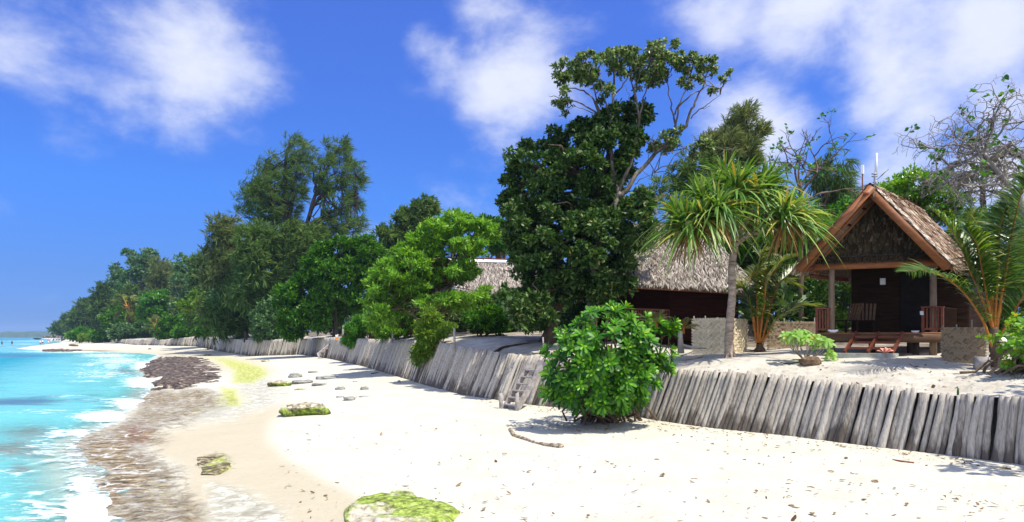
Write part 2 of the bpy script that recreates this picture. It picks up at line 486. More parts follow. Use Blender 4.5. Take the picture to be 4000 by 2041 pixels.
def mat_log(island):
    m, n, l = mat_new("weathered_palisade_log")
    out = n.new("ShaderNodeOutputMaterial")
    p = n.new("ShaderNodeBsdfPrincipled"); p.inputs["Roughness"].default_value = .85; p.inputs["Specular IOR Level"].default_value = .15
    tc = n.new("ShaderNodeTexCoord")
    inf = n.new("ShaderNodeNewGeometry").outputs["Random Per Island"] if island else n.new("ShaderNodeObjectInfo").outputs["Random"]
    mp = n.new("ShaderNodeMapping"); mp.inputs["Scale"].default_value = (38, 38, 2.6)
    l.new(tc.outputs["Object"], mp.inputs[0])
    nz = n.new("ShaderNodeTexNoise"); nz.inputs["Scale"].default_value = 1.0; nz.inputs["Detail"].default_value = 7; nz.inputs["Roughness"].default_value = .68
    l.new(mp.outputs[0], nz.inputs["Vector"])
    a = n.new("ShaderNodeMath"); a.operation = "MULTIPLY_ADD"; a.inputs[1].default_value = .20; 
    l.new(inf, a.inputs[0]); 
    b = n.new("ShaderNodeMath"); b.operation = "SUBTRACT"; b.inputs[1].default_value = .10
    l.new(nz.outputs["Fac"], a.inputs[2]); l.new(a.outputs[0], b.inputs[0])
    r = ramp(n, [(.24, (.10, .08, .062)), (.40, (.29, .255, .205)), (.58, (.43, .39, .32)), (.78, (.58, .53, .45))])
    l.new(b.outputs[0], r.inputs[0])
    # rot and damp at the foot
    at = n.new("ShaderNodeAttribute"); at.attribute_name = "h"
    nz2 = n.new("ShaderNodeTexNoise"); nz2.inputs["Scale"].default_value = 1.0; nz2.inputs["Detail"].default_value = 4
    mp2 = n.new("ShaderNodeMapping"); mp2.inputs["Scale"].default_value = (9, 9, 3)
    l.new(tc.outputs["Object"], mp2.inputs[0]); l.new(mp2.outputs[0], nz2.inputs["Vector"])
    c = n.new("ShaderNodeMath"); c.operation = "MULTIPLY_ADD"; c.inputs[1].default_value = -.5
    l.new(nz2.outputs["Fac"], c.inputs[0]); l.new(at.outputs["Fac"], c.inputs[2])
    d = n.new("ShaderNodeMapRange"); d.inputs["From Min"].default_value = -.06; d.inputs["From Max"].default_value = .13; d.inputs["To Min"].default_value = .8; d.inputs["To Max"].default_value = 0
    c2 = n.new("ShaderNodeMath"); c2.operation = "MULTIPLY_ADD"; c2.inputs[1].default_value = .36; l.new(inf, c2.inputs[0]); l.new(c.outputs[0], c2.inputs[2])
    c3 = n.new("ShaderNodeMath"); c3.operation = "SUBTRACT"; c3.inputs[1].default_value = .17; l.new(c2.outputs[0], c3.inputs[0])
    l.new(c3.outputs[0], d.inputs["Value"])
    mx = n.new("ShaderNodeMixRGB"); mx.inputs[2].default_value = (.06, .045, .035, 1)
    l.new(d.outputs[0], mx.inputs[0]); l.new(r.outputs[0], mx.inputs[1]); l.new(mx.outputs[0], p.inputs["Base Color"])
    bp = n.new("ShaderNodeBump"); bp.inputs["Strength"].default_value = .7; bp.inputs["Distance"].default_value = .02
    l.new(nz.outputs["Fac"], bp.inputs["Height"]); l.new(bp.outputs[0], p.inputs["Normal"])
    l.new(p.outputs[0], out.inputs[0])
    return m


M["log"] = mat_log(False)
M["log_far"] = mat_log(True)


def mat_algae_rock(name, base_stops, cover, greens, scale=6.0):
    """rock with an algae coat that follows patches and upward faces"""
    m, n, l = mat_new(name)
    out = n.new("ShaderNodeOutputMaterial")
    p = n.new("ShaderNodeBsdfPrincipled"); p.inputs["Roughness"].default_value = .7
    tc = n.new("ShaderNodeTexCoord")
    nz = n.new("ShaderNodeTexNoise"); nz.inputs["Scale"].default_value = scale; nz.inputs["Detail"].default_value = 10; nz.inputs["Roughness"].default_value = .7
    l.new(tc.outputs["Object"], nz.inputs["Vector"])
    r = ramp(n, base_stops); l.new(nz.outputs["Fac"], r.inputs[0])
    n2 = n.new("ShaderNodeTexNoise"); n2.inputs["Scale"].default_value = 1.6; n2.inputs["Detail"].default_value = 6; n2.inputs["Roughness"].default_value = .65
    l.new(tc.outputs["Object"], n2.inputs["Vector"])
    at = n.new("ShaderNodeAttribute"); at.attribute_name = "h"
    a = n.new("ShaderNodeMath"); a.operation = "ADD"; l.new(n2.outputs["Fac"], a.inputs[0]); l.new(at.outputs["Fac"], a.inputs[1])
    mr = n.new("ShaderNodeMapRange"); mr.inputs["From Min"].default_value = cover; mr.inputs["From Max"].default_value = cover + .16
    l.new(a.outputs[0], mr.inputs["Value"])
    g = ramp(n, greens); l.new(nz.outputs["Fac"], g.inputs[0])
    mx = n.new("ShaderNodeMixRGB"); l.new(mr.outputs[0], mx.inputs[0]); l.new(r.outputs[0], mx.inputs[1]); l.new(g.outputs[0], mx.inputs[2])
    l.new(mx.outputs[0], p.inputs["Base Color"])
    bp = n.new("ShaderNodeBump"); bp.inputs["Strength"].default_value = .9; bp.inputs["Distance"].default_value = .05
    l.new(nz.outputs["Fac"], bp.inputs["Height"]); l.new(bp.outputs[0], p.inputs["Normal"])
    l.new(p.outputs[0], out.inputs[0])
    return m


GREENS = [(.38, (.03, .035, .006)), (.46, (.09, .13, .012)), (.55, (.22, .30, .025)), (.64, (.42, .50, .09))]
M["algae_rock"] = mat_algae_rock("algae_coated_rock", [(.38, (.08, .06, .03)), (.48, (.26, .22, .13)), (.56, (.46, .42, .29)), (.64, (.66, .62, .5))], .60, GREENS)
M["algae_sand"] = mat_algae_rock("algae_on_sandy_slab", [(.36, (.22, .18, .10)), (.46, (.42, .37, .26)), (.6, (.55, .52, .41))], .50, [(.38, (.05, .06, .01)), (.46, (.15, .20, .02)), (.55, (.30, .39, .05)), (.64, (.46, .54, .13))], 9.0)
M["weedy_rock"] = mat_algae_rock("weedy_shelf_rock", [(.38, (.02, .016, .006)), (.48, (.10, .075, .03)), (.56, (.25, .2, .10)), (.66, (.5, .44, .3))], .55, [(.4, (.05, .055, .008)), (.5, (.2, .22, .03)), (.6, (.38, .38, .07))], 7.0)
M["dark_reef"] = mat_algae_rock("dark_reef_rock", [(.38, (.010, .006, .003)), (.46, (.042, .028, .016)), (.54, (.115, .08, .05)), (.62, (.27, .21, .14)), (.7, (.45, .38, .29))], 1.05, GREENS, 2.6)


def lace_nodes(n, l, vec, scale, width, dist=.55):
    """thin broken foam threads: edges of a warped cell pattern"""
    nz = n.new("ShaderNodeTexNoise"); nz.inputs["Scale"].default_value = 2.2; nz.inputs["Detail"].default_value = 6; nz.inputs["Roughness"].default_value = .65
    l.new(vec, nz.inputs["Vector"])
    ad = n.new("ShaderNodeVectorMath"); ad.operation = "MULTIPLY_ADD"; ad.inputs[1].default_value = (dist * 1.6, dist * 1.2, 0)
    l.new(nz.outputs["Color"], ad.inputs[0]); l.new(vec, ad.inputs[2])
    vo = n.new("ShaderNodeTexVoronoi"); vo.feature = "DISTANCE_TO_EDGE"; vo.inputs["Scale"].default_value = scale
    mp = n.new("ShaderNodeMapping"); mp.inputs["Scale"].default_value = (.75, 1.25, 0)
    l.new(ad.outputs[0], mp.inputs[0]); l.new(mp.outputs[0], vo.inputs["Vector"])
    mr = n.new("ShaderNodeMapRange"); mr.inputs["From Min"].default_value = 0; mr.inputs["From Max"].default_value = width
    mr.inputs["To Min"].default_value = 1; mr.inputs["To Max"].default_value = 0
    l.new(vo.outputs["Distance"], mr.inputs["Value"])
    mm = n.new("ShaderNodeMapRange"); mm.inputs["From Min"].default_value = .42; mm.inputs["From Max"].default_value = .58; l.new(nz.outputs["Fac"], mm.inputs["Value"])
    mu = n.new("ShaderNodeMath"); mu.operation = "MULTIPLY"; l.new(mr.outputs[0], mu.inputs[0]); l.new(mm.outputs[0], mu.inputs[1])
    return mu.outputs[0]


def mat_ground():
    m, n, l = mat_new("beach_sand")
    out = n.new("ShaderNodeOutputMaterial")
    p = n.new("ShaderNodeBsdfPrincipled")
    geo = n.new("ShaderNodeNewGeometry")

    def noise(scale, detail=6, rough=.6, dist=0.0):
        z = n.new("ShaderNodeTexNoise"); z.inputs["Detail"].default_value = detail; z.inputs["Roughness"].default_value = rough
        z.inputs["Scale"].default_value = 1; z.inputs["Distortion"].default_value = dist
        mp = n.new("ShaderNodeMapping"); mp.inputs["Scale"].default_value = scale if not np.isscalar(scale) else (scale,) * 3
        l.new(geo.outputs["Position"], mp.inputs[0]); l.new(mp.outputs[0], z.inputs["Vector"])
        return z.outputs["Fac"]

    def attr(nm):
        a = n.new("ShaderNodeAttribute"); a.attribute_name = nm
        return a.outputs["Fac"]

    def mask(at, nz, amp, lo, hi):
        a = n.new("ShaderNodeMath"); a.operation = "SUBTRACT"; a.inputs[1].default_value = .5; l.new(nz, a.inputs[0])
        b = n.new("ShaderNodeMath"); b.operation = "MULTIPLY_ADD"; b.inputs[1].default_value = amp; l.new(a.outputs[0], b.inputs[0]); l.new(at, b.inputs[2])
        c = n.new("ShaderNodeMapRange"); c.interpolation_type = "SMOOTHSTEP"; c.inputs["From Min"].default_value = lo; c.inputs["From Max"].default_value = hi
        l.new(b.outputs[0], c.inputs["Value"]); return c.outputs[0]

    def mixc(f, a, b):
        x = n.new("ShaderNodeMixRGB")
        if np.isscalar(f): x.inputs[0].default_value = f
        else: l.new(f, x.inputs[0])
        for i, k in ((1, a), (2, b)):
            if isinstance(k, tuple): x.inputs[i].default_value = (*k, 1)
            else: l.new(k, x.inputs[i])
        return x.outputs[0]

    n_f = noise(26, 4, .65); n_m = noise((4.5, 5.0, 4), 10, .72, .6); n_l = noise(.8, 8, .66)
    n_st = noise((3.6, 4.6, 3.0), 12, .74, .7)
    sand = ramp(n, [(.30, (.44, .415, .33)), (.5, (.55, .53, .43)), (.66, (.62, .60, .49))]); l.new(n_f, sand.inputs[0])
    big = ramp(n, [(.35, (.90, .88, .84)), (.6, (1, 1, 1))]); l.new(n_l, big.inputs[0])
    sm = n.new("ShaderNodeMixRGB"); sm.blend_type = "MULTIPLY"; sm.inputs[0].default_value = 1; l.new(sand.outputs[0], sm.inputs[1]); l.new(big.outputs[0], sm.inputs[2])
    col = sm.outputs[0]
    wet = mask(attr("wet"), n_l, .7, .1, .95)
    col = mixc(wet, col, (.44, .39, .275))
    film = mask(attr("film"), n_st, 1.2, .2, 1.0)
    fc = ramp(n, [(.38, (.17, .17, .12)), (.5, (.40, .39, .31)), (.6, (.66, .62, .52))]); l.new(n_st, fc.inputs[0])
    col = mixc(film, col, fc.outputs[0])
    rock = mask(attr("rock"), n_st, 1.5, .28, .80)
    rc = ramp(n, [(.36, (.06, .042, .02)), (.44, (.15, .11, .055)), (.52, (.27, .205, .11)), (.60, (.41, .34, .21)), (.68, (.58, .52, .38))]); l.new(n_m, rc.inputs[0])
    red = mask(attr("red"), n_st, 1.4, .45, 1.1)
    rcol = mixc(red, rc.outputs[0], (.20, .105, .075))
    col = mixc(rock, col, rcol)
    alg = mask(attr("algae"), n_m, 2.0, .36, .72)
    ac = ramp(n, [(.38, (.14, .13, .03)), (.5, (.38, .40, .09)), (.62, (.62, .64, .30))]); l.new(n_m, ac.inputs[0])
    col = mixc(alg, col, ac.outputs[0])
    lace = lace_nodes(n, l, geo.outputs["Position"], 1.9, .075)
    lw = n.new("ShaderNodeMath"); lw.operation = "MULTIPLY"; l.new(lace, lw.inputs[0]); l.new(mask(attr("rock"), n_l, .9, .35, .9), lw.inputs[1])
    col = mixc(lw.outputs[0], col, (.80, .80, .77))
    l.new(col, p.inputs["Base Color"])
    # gloss where it is wet
    ad = n.new("ShaderNodeMath"); ad.operation = "MAXIMUM"; l.new(film, ad.inputs[0]); l.new(rock, ad.inputs[1])
    rr = n.new("ShaderNodeMapRange"); rr.inputs["To Min"].default_value = .95; rr.inputs["To Max"].default_value = .6; l.new(ad.outputs[0], rr.inputs["Value"]); l.new(rr.outputs[0], p.inputs["Roughness"])
    p.inputs["Specular IOR Level"].default_value = .12
    bsum = n.new("ShaderNodeMath"); bsum.operation = "MULTIPLY_ADD"; l.new(n_st, bsum.inputs[0]); l.new(rock, bsum.inputs[1])
    bm = n.new("ShaderNodeMath"); bm.operation = "MULTIPLY"; bm.inputs[1].default_value = .4; l.new(n_m, bm.inputs[0]); l.new(bm.outputs[0], bsum.inputs[2])
    bp = n.new("ShaderNodeBump"); bp.inputs["Strength"].default_value = .7; bp.inputs["Distance"].default_value = .12
    l.new(bsum.outputs[0], bp.inputs["Height"]); l.new(bp.outputs[0], p.inputs["Normal"])
    l.new(p.outputs[0], out.inputs[0])
    return m


def mat_terrace():
    m, n, l = mat_new("terrace_sand")
    out = n.new("ShaderNodeOutputMaterial"); p = n.new("ShaderNodeBsdfPrincipled"); p.inputs["Roughness"].default_value = .95
    geo = n.new("ShaderNodeNewGeometry")
    nz = n.new("ShaderNodeTexNoise"); nz.inputs["Scale"].default_value = 1.1; nz.inputs["Detail"].default_value = 8; nz.inputs["Roughness"].default_value = .7
    l.new(geo.outputs["Position"], nz.inputs["Vector"])
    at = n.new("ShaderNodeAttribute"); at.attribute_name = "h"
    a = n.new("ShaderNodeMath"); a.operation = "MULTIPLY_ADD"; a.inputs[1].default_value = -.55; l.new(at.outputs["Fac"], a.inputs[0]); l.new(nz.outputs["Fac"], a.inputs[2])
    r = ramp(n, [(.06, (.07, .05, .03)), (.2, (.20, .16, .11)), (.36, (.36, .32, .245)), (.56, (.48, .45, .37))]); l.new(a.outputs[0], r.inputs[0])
    l.new(r.outputs[0], p.inputs["Base Color"])
    n2 = n.new("ShaderNodeTexNoise"); n2.inputs["Scale"].default_value = 4; n2.inputs["Detail"].default_value = 5
    l.new(geo.outputs["Position"], n2.inputs["Vector"])
    bp = n.new("ShaderNodeBump"); bp.inputs["Strength"].default_value = .7; bp.inputs["Distance"].default_value = .12
    l.new(n2.outputs["Fac"], bp.inputs["Height"]); l.new(bp.outputs[0], p.inputs["Normal"])
    l.new(p.outputs[0], out.inputs[0])
    return m


def mat_water():
    m, n, l = mat_new("lagoon_water")
    out = n.new("ShaderNodeOutputMaterial"); p = n.new("ShaderNodeBsdfPrincipled")
    geo = n.new("ShaderNodeNewGeometry")

    def noise(scale, detail=6, rough=.6, dist=0.0):
        z = n.new("ShaderNodeTexNoise"); z.inputs["Detail"].default_value = detail; z.inputs["Roughness"].default_value = rough
        z.inputs["Scale"].default_value = 1; z.inputs["Distortion"].default_value = dist
        mp = n.new("ShaderNodeMapping"); mp.inputs["Scale"].default_value = scale; mp.inputs["Rotation"].default_value = (0, 0, math.radians(12))
        l.new(geo.outputs["Position"], mp.inputs[0]); l.new(mp.outputs[0], z.inputs["Vector"]); return z.outputs["Fac"]

    def attr(nm):
        a = n.new("ShaderNodeAttribute"); a.attribute_name = nm; return a.outputs["Fac"]

    def mask(at, nz, amp, lo, hi):
        a = n.new("ShaderNodeMath"); a.operation = "SUBTRACT"; a.inputs[1].default_value = .5; l.new(nz, a.inputs[0])
        b = n.new("ShaderNodeMath"); b.operation = "MULTIPLY_ADD"; b.inputs[1].default_value = amp; l.new(a.outputs[0], b.inputs[0]); l.new(at, b.inputs[2])
        c = n.new("ShaderNodeMapRange"); c.interpolation_type = "SMOOTHSTEP"; c.inputs["From Min"].default_value = lo; c.inputs["From Max"].default_value = hi
        l.new(b.outputs[0], c.inputs["Value"]); return c.outputs[0]

    def mixc(f, a, b):
        x = n.new("ShaderNodeMixRGB"); l.new(f, x.inputs[0])
        for i, k in ((1, a), (2, b)):
            if isinstance(k, tuple): x.inputs[i].default_value = (*k, 1)
            else: l.new(k, x.inputs[i])
        return x.outputs[0]

    n_w = noise((.35, 1.2, 1), 6, .6, .6); n_foam = noise((1.5, 3.4, 1), 9, .72, 1.6); n_fine = noise((5, 9, 1), 6, .65, .8)
    pale = mask(attr("pale"), n_w, .5, .2, .95)
    col = mixc(pale, (.004, .255, .27), (.14, .45, .42))
    dark = mask(attr("dark"), n_w, .9, .25, .85)
    col = mixc(dark, col, (.07, .15, .19))
    film = mask(attr("brown"), n_foam, 1.6, .3, .75)
    col = mixc(film, col, (.17, .15, .10))
    foam0 = mask(attr("foam"), n_foam, 1.9, .56, .80)
    lace = lace_nodes(n, l, geo.outputs["Position"], 1.25, .13)
    lw = n.new("ShaderNodeMath"); lw.operation = "MULTIPLY"; l.new(lace, lw.inputs[0]); l.new(mask(attr("foam"), n_w, .7, .30, .55), lw.inputs[1])
    fmx = n.new("ShaderNodeMath"); fmx.operation = "MAXIMUM"; l.new(foam0, fmx.inputs[0]); l.new(lw.outputs[0], fmx.inputs[1])
    foam = fmx.outputs[0]
    col = mixc(foam, col, (.86, .88, .88))
    l.new(col, p.inputs["Base Color"])
    rr = n.new("ShaderNodeMapRange"); rr.inputs["To Min"].default_value = .16; rr.inputs["To Max"].default_value = .9; l.new(foam, rr.inputs["Value"]); l.new(rr.outputs[0], p.inputs["Roughness"])
    p.inputs["IOR"].default_value = 1.33; p.inputs["Specular IOR Level"].default_value = .12
    hs = n.new("ShaderNodeMath"); hs.operation = "MULTIPLY_ADD"; hs.inputs[1].default_value = .35; l.new(n_fine, hs.inputs[0]); l.new(n_w, hs.inputs[2])
    hs2 = n.new("ShaderNodeMath"); hs2.operation = "MULTIPLY_ADD"; hs2.inputs[1].default_value = .35; l.new(foam, hs2.inputs[0]); l.new(hs.outputs[0], hs2.inputs[2])
    bp = n.new("ShaderNodeBump"); bp.inputs["Strength"].default_value = .5; bp.inputs["Distance"].default_value = .22
    l.new(hs2.outputs[0], bp.inputs["Height"]); l.new(bp.outputs[0], p.inputs["Normal"])
    # thin water lets the shore rock show through
    tr = n.new("ShaderNodeBsdfTransparent")
    ed = n.new("ShaderNodeMath"); ed.operation = "SUBTRACT"; ed.use_clamp = True; l.new(attr("thin"), ed.inputs[0]); l.new(foam, ed.inputs[1])
    ms = n.new("ShaderNodeMixShader"); l.new(ed.outputs[0], ms.inputs[0]); l.new(p.outputs[0], ms.inputs[1]); l.new(tr.outputs[0], ms.inputs[2])
    l.new(ms.outputs[0], out.inputs[0])
    return m


# ------------------------------------------------------------------ the shore line and terrain
# palisade: photo px of foot, py of foot, foot height, py of top
FENCE_PX = [(4000, 1816, 0.0, 1551), (3665, 1773, 0.0, 1540), (3374, 1741, 0.0, 1513), (3082, 1703, 0.0, 1481), (2791, 1674, 0.0, 1455),
            (2667, 1658, 0.0, 1446), (2529, 1637, 0.0, 1443), (2433, 1615, 0.0, 1440), (2097, 1585, .05, 1398), (1900, 1557, .10, 1386),
            (1800, 1542, .15, 1366), (1658, 1504, .20, 1340), (1536, 1466, .30, 1333), (1421, 1432, .40, 1328), (1290, 1402, .40, 1320),
            (1184, 1386, .30, 1322), (979, 1392, 0.0, 1331), (877, 1375, .20, 1325), (772, 1354, .40, 1314), (630, 1350, .50, 1329), (530, 1348, .50, 1328), (430, 1338, .80, 1327)]
FP = [(13.4, 6.0, 0.0, 1.25), (10.9, 10.6, 0.0, 1.27)]          # x, y, foot z, top z
for (px, py, zb, pt) in FENCE_PX:
    Y = (HC - zb) * F / (py - HY)
    FP.append(((px - CX) / F * Y, Y, zb, HC + (HY - pt) / F * Y))
FP += [(-195, 300, 1.0, 2.3), (-330, 480, 1.2, 2.3), (-520, 800, 1.2, 2.2)]
FP = np.array(FP)
FA = np.concatenate([[0], np.cumsum(np.hypot(np.diff(FP[:, 0]), np.diff(FP[:, 1])))])
DL = np.array([0.8, 0.6])                                           # landward


def lean_of(t):
    """how far the log tops lie landward of their feet"""
    return np.interp(t, [0, FA[2], FA[3], FA[4], FA[5], FA[7], FA[9], FA[12], FA[14], FA[17], FA[-1]], [.08, .14, .28, .42, .50, .60, .68, .80, .80, .42, .40])


def fence_coords(x, y):
    """signed landward distance to the palisade foot and position along it"""
    x = np.asarray(x, float); y = np.asarray(y, float)
    best = np.full(x.shape, 1e9); tt = np.zeros(x.shape); sg = np.zeros(x.shape)
    for i in range(len(FP) - 1):
        x1, y1 = FP[i, :2]; x2, y2 = FP[i + 1, :2]
        dx, dy = x2 - x1, y2 - y1; L2 = dx * dx + dy * dy
        t = np.clip(((x - x1) * dx + (y - y1) * dy) / L2, 0, 1)
        d = np.hypot(x - x1 - t * dx, y - y1 - t * dy)
        s = (x - x1) * dy - (y - y1) * dx
        m = d < best - 1e-9
        best = np.where(m, d, best); tt = np.where(m, FA[i] + t * math.sqrt(L2), tt); sg = np.where(m, np.sign(s), sg)
    return best * sg, tt


SHORE_PX = [(470, 2400), (430, 2120), (419, 2035), (400, 1941), (334, 1840), (272, 1755), (334, 1700), (450, 1654), (512, 1600), (575, 1537), (600, 1500), (565, 1440),
            (590, 1403), (620, 1388), (560, 1381), (430, 1377), (300, 1372), (160, 1370), (60, 1363), (120, 1353), (190, 1345), (235, 1339), (245, 1334), (215, 1329), (175, 1324), (165, 1321.5)]
ZSEA = -0.30
SHORE = [((px - CX) / F * ((HC - ZSEA) * F / (py - HY)), (HC - ZSEA) * F / (py - HY)) for px, py in SHORE_PX]
SEA_POLY = SHORE + [(-1100, 1900), (-9000, 9000), (-9000, -50), (SHORE[0][0], -50)]


def beach_z(x, y, d, t):
    ds = segdist(x, y, SHORE, closed=False)
    sea = inpoly(x, y, SEA_POLY)
    zb = np.interp(t, FA, FP[:, 2])
    df = np.maximum(-d, 0)
    z = (zb * ds + ZSEA * df) / (ds + df + 1e-6)
    z = np.where(sea, ZSEA - np.minimum(.06 * ds, 2.5) - 0.02, z)
    return np.where(d > 0, zb - .15 * np.minimum(d, 2), z), sea, ds


def terrace_z(d, t, lean):
    zt = np.interp(t, FA, FP[:, 3])
    e = np.maximum(d - lean, 0)
    return zt - .04 + .26 * sstep(0, 2.5, e) + np.minimum(.045 * e, .8)


def ground_z(x, y):
    x = np.array([x], float); y = np.array([y], float)
    d, t = fence_coords(x, y)
    ln = lean_of(t)
    if d[0] > ln[0]:
        return float(terrace_z(d, t, ln)[0])
    return float(beach_z(x, y, d, t)[0][0])


def gp(px, py, y0=6.0, y1=400.0):
    """where the view ray through a photo pixel meets the ground"""
    k = np.exp(np.linspace(math.log(y0), math.log(y1), 900))
    x = (px - CX) / F * k; z = HC + (HY - py) / F * k
    d, t = fence_coords(x, k); ln = lean_of(t)
    g = np.where(d > ln, terrace_z(d, t, ln), beach_z(x, k, d, t)[0])
    hit = np.nonzero(z <= g)[0]
    i = hit[0] if len(hit) else len(k) - 1
    return np.array([x[i], k[i], g[i]])


def grid_mesh(name, X, Y, Z, attrs, mat):
    r, c = X.shape
    me = bpy.data.meshes.new(name)
    v = np.stack([X, Y, Z], -1).reshape(-1, 3)
    me.vertices.add(len(v)); me.vertices.foreach_set("co", v.astype(np.float32).ravel())
    i = np.arange(r * c).reshape(r, c)
    q = np.stack([i[:-1, :-1], i[:-1, 1:], i[1:, 1:], i[1:, :-1]], -1).reshape(-1, 4)
    me.loops.add(q.size); me.loops.foreach_set("vertex_index", q.astype(np.int32).ravel())
    me.polygons.add(len(q)); me.polygons.foreach_set("loop_start", (4 * np.arange(len(q))).astype(np.int32))
    me.polygons.foreach_set("use_smooth", np.ones(len(q), bool))
    for k, a in attrs.items():
        at = me.attributes.new(k, "FLOAT", "POINT"); at.data.foreach_set("value", a.astype(np.float32).ravel())
    me.update(calc_edges=True)
    me.materials.append(mat)
    o = bpy.data.objects.new(name, me); COL.objects.link(o)
    o["kind"] = "structure"
    return o


def soft_poly(px, py, polys, feather, ys=2.0):
    out = np.zeros(px.shape)
    for poly in polys:
        P = [(a, b * ys) for a, b in poly]
        d = segdist(px, py * ys, P)
        s = np.where(inpoly(px, py * ys, P), d, -d)
        out = np.maximum(out, sstep(-feather, feather, s))
    return out


def gauss(px, py, blobs):
    out = np.zeros(px.shape)
    for (x, y, sx, sy, a) in blobs:
        out = np.maximum(out, a * np.exp(-.5 * (((px - x) / sx) ** 2 + ((py - y) / sy) ** 2)))
    return out


def build_ground():
    tanx = np.linspace(-1.25, 1.15, 620)
    dep = np.exp(np.linspace(math.log(4.5), math.log(1500), 640))
    T, D = np.meshgrid(tanx, dep)
    X, Y = T * D, D
    d, t = fence_coords(X, Y)
    Z, sea, ds = beach_z(X, Y, d, t)
    PX = CX + F * X / Y; PY = HY + F * (HC - Z) / Y
    rock_poly = [(400, 2300), (400, 1941), (334, 1840), (265, 1755), (330, 1695), (450, 1645), (512, 1595), (575, 1532), (700, 1515), (860, 1525), (930, 1560), (900, 1600), (800, 1630), (740, 1675), (640, 1685), (575, 1720), (620, 1780), (730, 1830), (720, 1900), (800, 1960), (900, 2300)]
    rock = soft_poly(PX, PY, [rock_poly], 95) * .62
    rock = np.maximum(rock, gauss(PX, PY, [(420, 1760, 110, 60, .95), (500, 1850, 100, 90, .95), (430, 1930, 60, 90, .9), (620, 1560, 110, 35, .8), (840, 1810, 50, 30, .8), (640, 1900, 80, 60, .6), (520, 1700, 100, 40, .9), (760, 1540, 80, 20, .75), (330, 1362 + 10, 110, 4, .8)]))
    red = gauss(PX, PY, [(530, 1690, 90, 80, .75), (600, 1780, 80, 50, .7), (450, 1930, 80, 70, .55), (560, 1620, 60, 40, .5)])
    alg = soft_poly(PX, PY, [[(800, 1393), (900, 1398), (1030, 1430), (1060, 1465), (990, 1502), (900, 1500), (905, 1450), (860, 1420)], [(850, 1510), (930, 1515), (950, 1590), (880, 1590)], [(790, 1780), (880, 1776), (905, 1830), (800, 1850)]], 50) * .85
    alg = np.maximum(alg, gauss(PX, PY, [(900, 1560, 70, 40, .55), (780, 1600, 60, 20, .35), (620, 1900, 80, 60, .3)]))
    wet = soft_poly(PX, PY, [[(560, 1715), (780, 1650), (960, 1600), (1130, 1575), (1060, 1660), (1050, 1720), (1130, 1800), (1280, 1880), (1420, 1950), (1380, 2300), (700, 2300), (700, 1900), (720, 1830), (620, 1780)],
                             [(430, 1367), (700, 1366), (830, 1380), (1000, 1404), (1080, 1450), (1000, 1480), (600, 1405), (430, 1385)], [(150, 1371), (430, 1364), (430, 1385), (150, 1380)]], 85)
    film = soft_poly(PX, PY, [[(870, 1440), (1050, 1440), (1160, 1540), (1080, 1590), (930, 1640), (760, 1668), (700, 1620), (900, 1560)], [(800, 1870), (960, 1900), (1120, 1990), (1250, 2300), (760, 2300)],
                              [(600, 1378), (900, 1392), (930, 1402), (850, 1420), (600, 1400)]], 80) * .8
    film = np.maximum(film, rock * .28)
    relief = (fbm(X * .9, Y * .9, 5, 3) - .5)
    land = np.clip(-d / 2.0, 0, 1) * ~sea
    far = np.clip(60 / Y, 0, 1)
    Z = Z + (fbm(X * .6, Y * .6, 3, 9) - .5) * .10 * land * far * (1 - rock)
    rel = sstep(.1, 2.2, ds)
    Z = Z + land * far * rock * rel * (relief * .30 + .02)
    crack = np.abs(fbm(X * .5 + 3, Y * .35, 4, 21) - .5)
    Z = Z - land * far * rock * rel * .14 * sstep(.05, .0, crack)
    o = grid_mesh("beach", X, Y, Z, dict(rock=rock, red=red, algae=alg, wet=wet, film=film), mat_ground())
    tag(o, "blown-out white coral sand beach with brown rock shelf at the water", "beach")
    return o


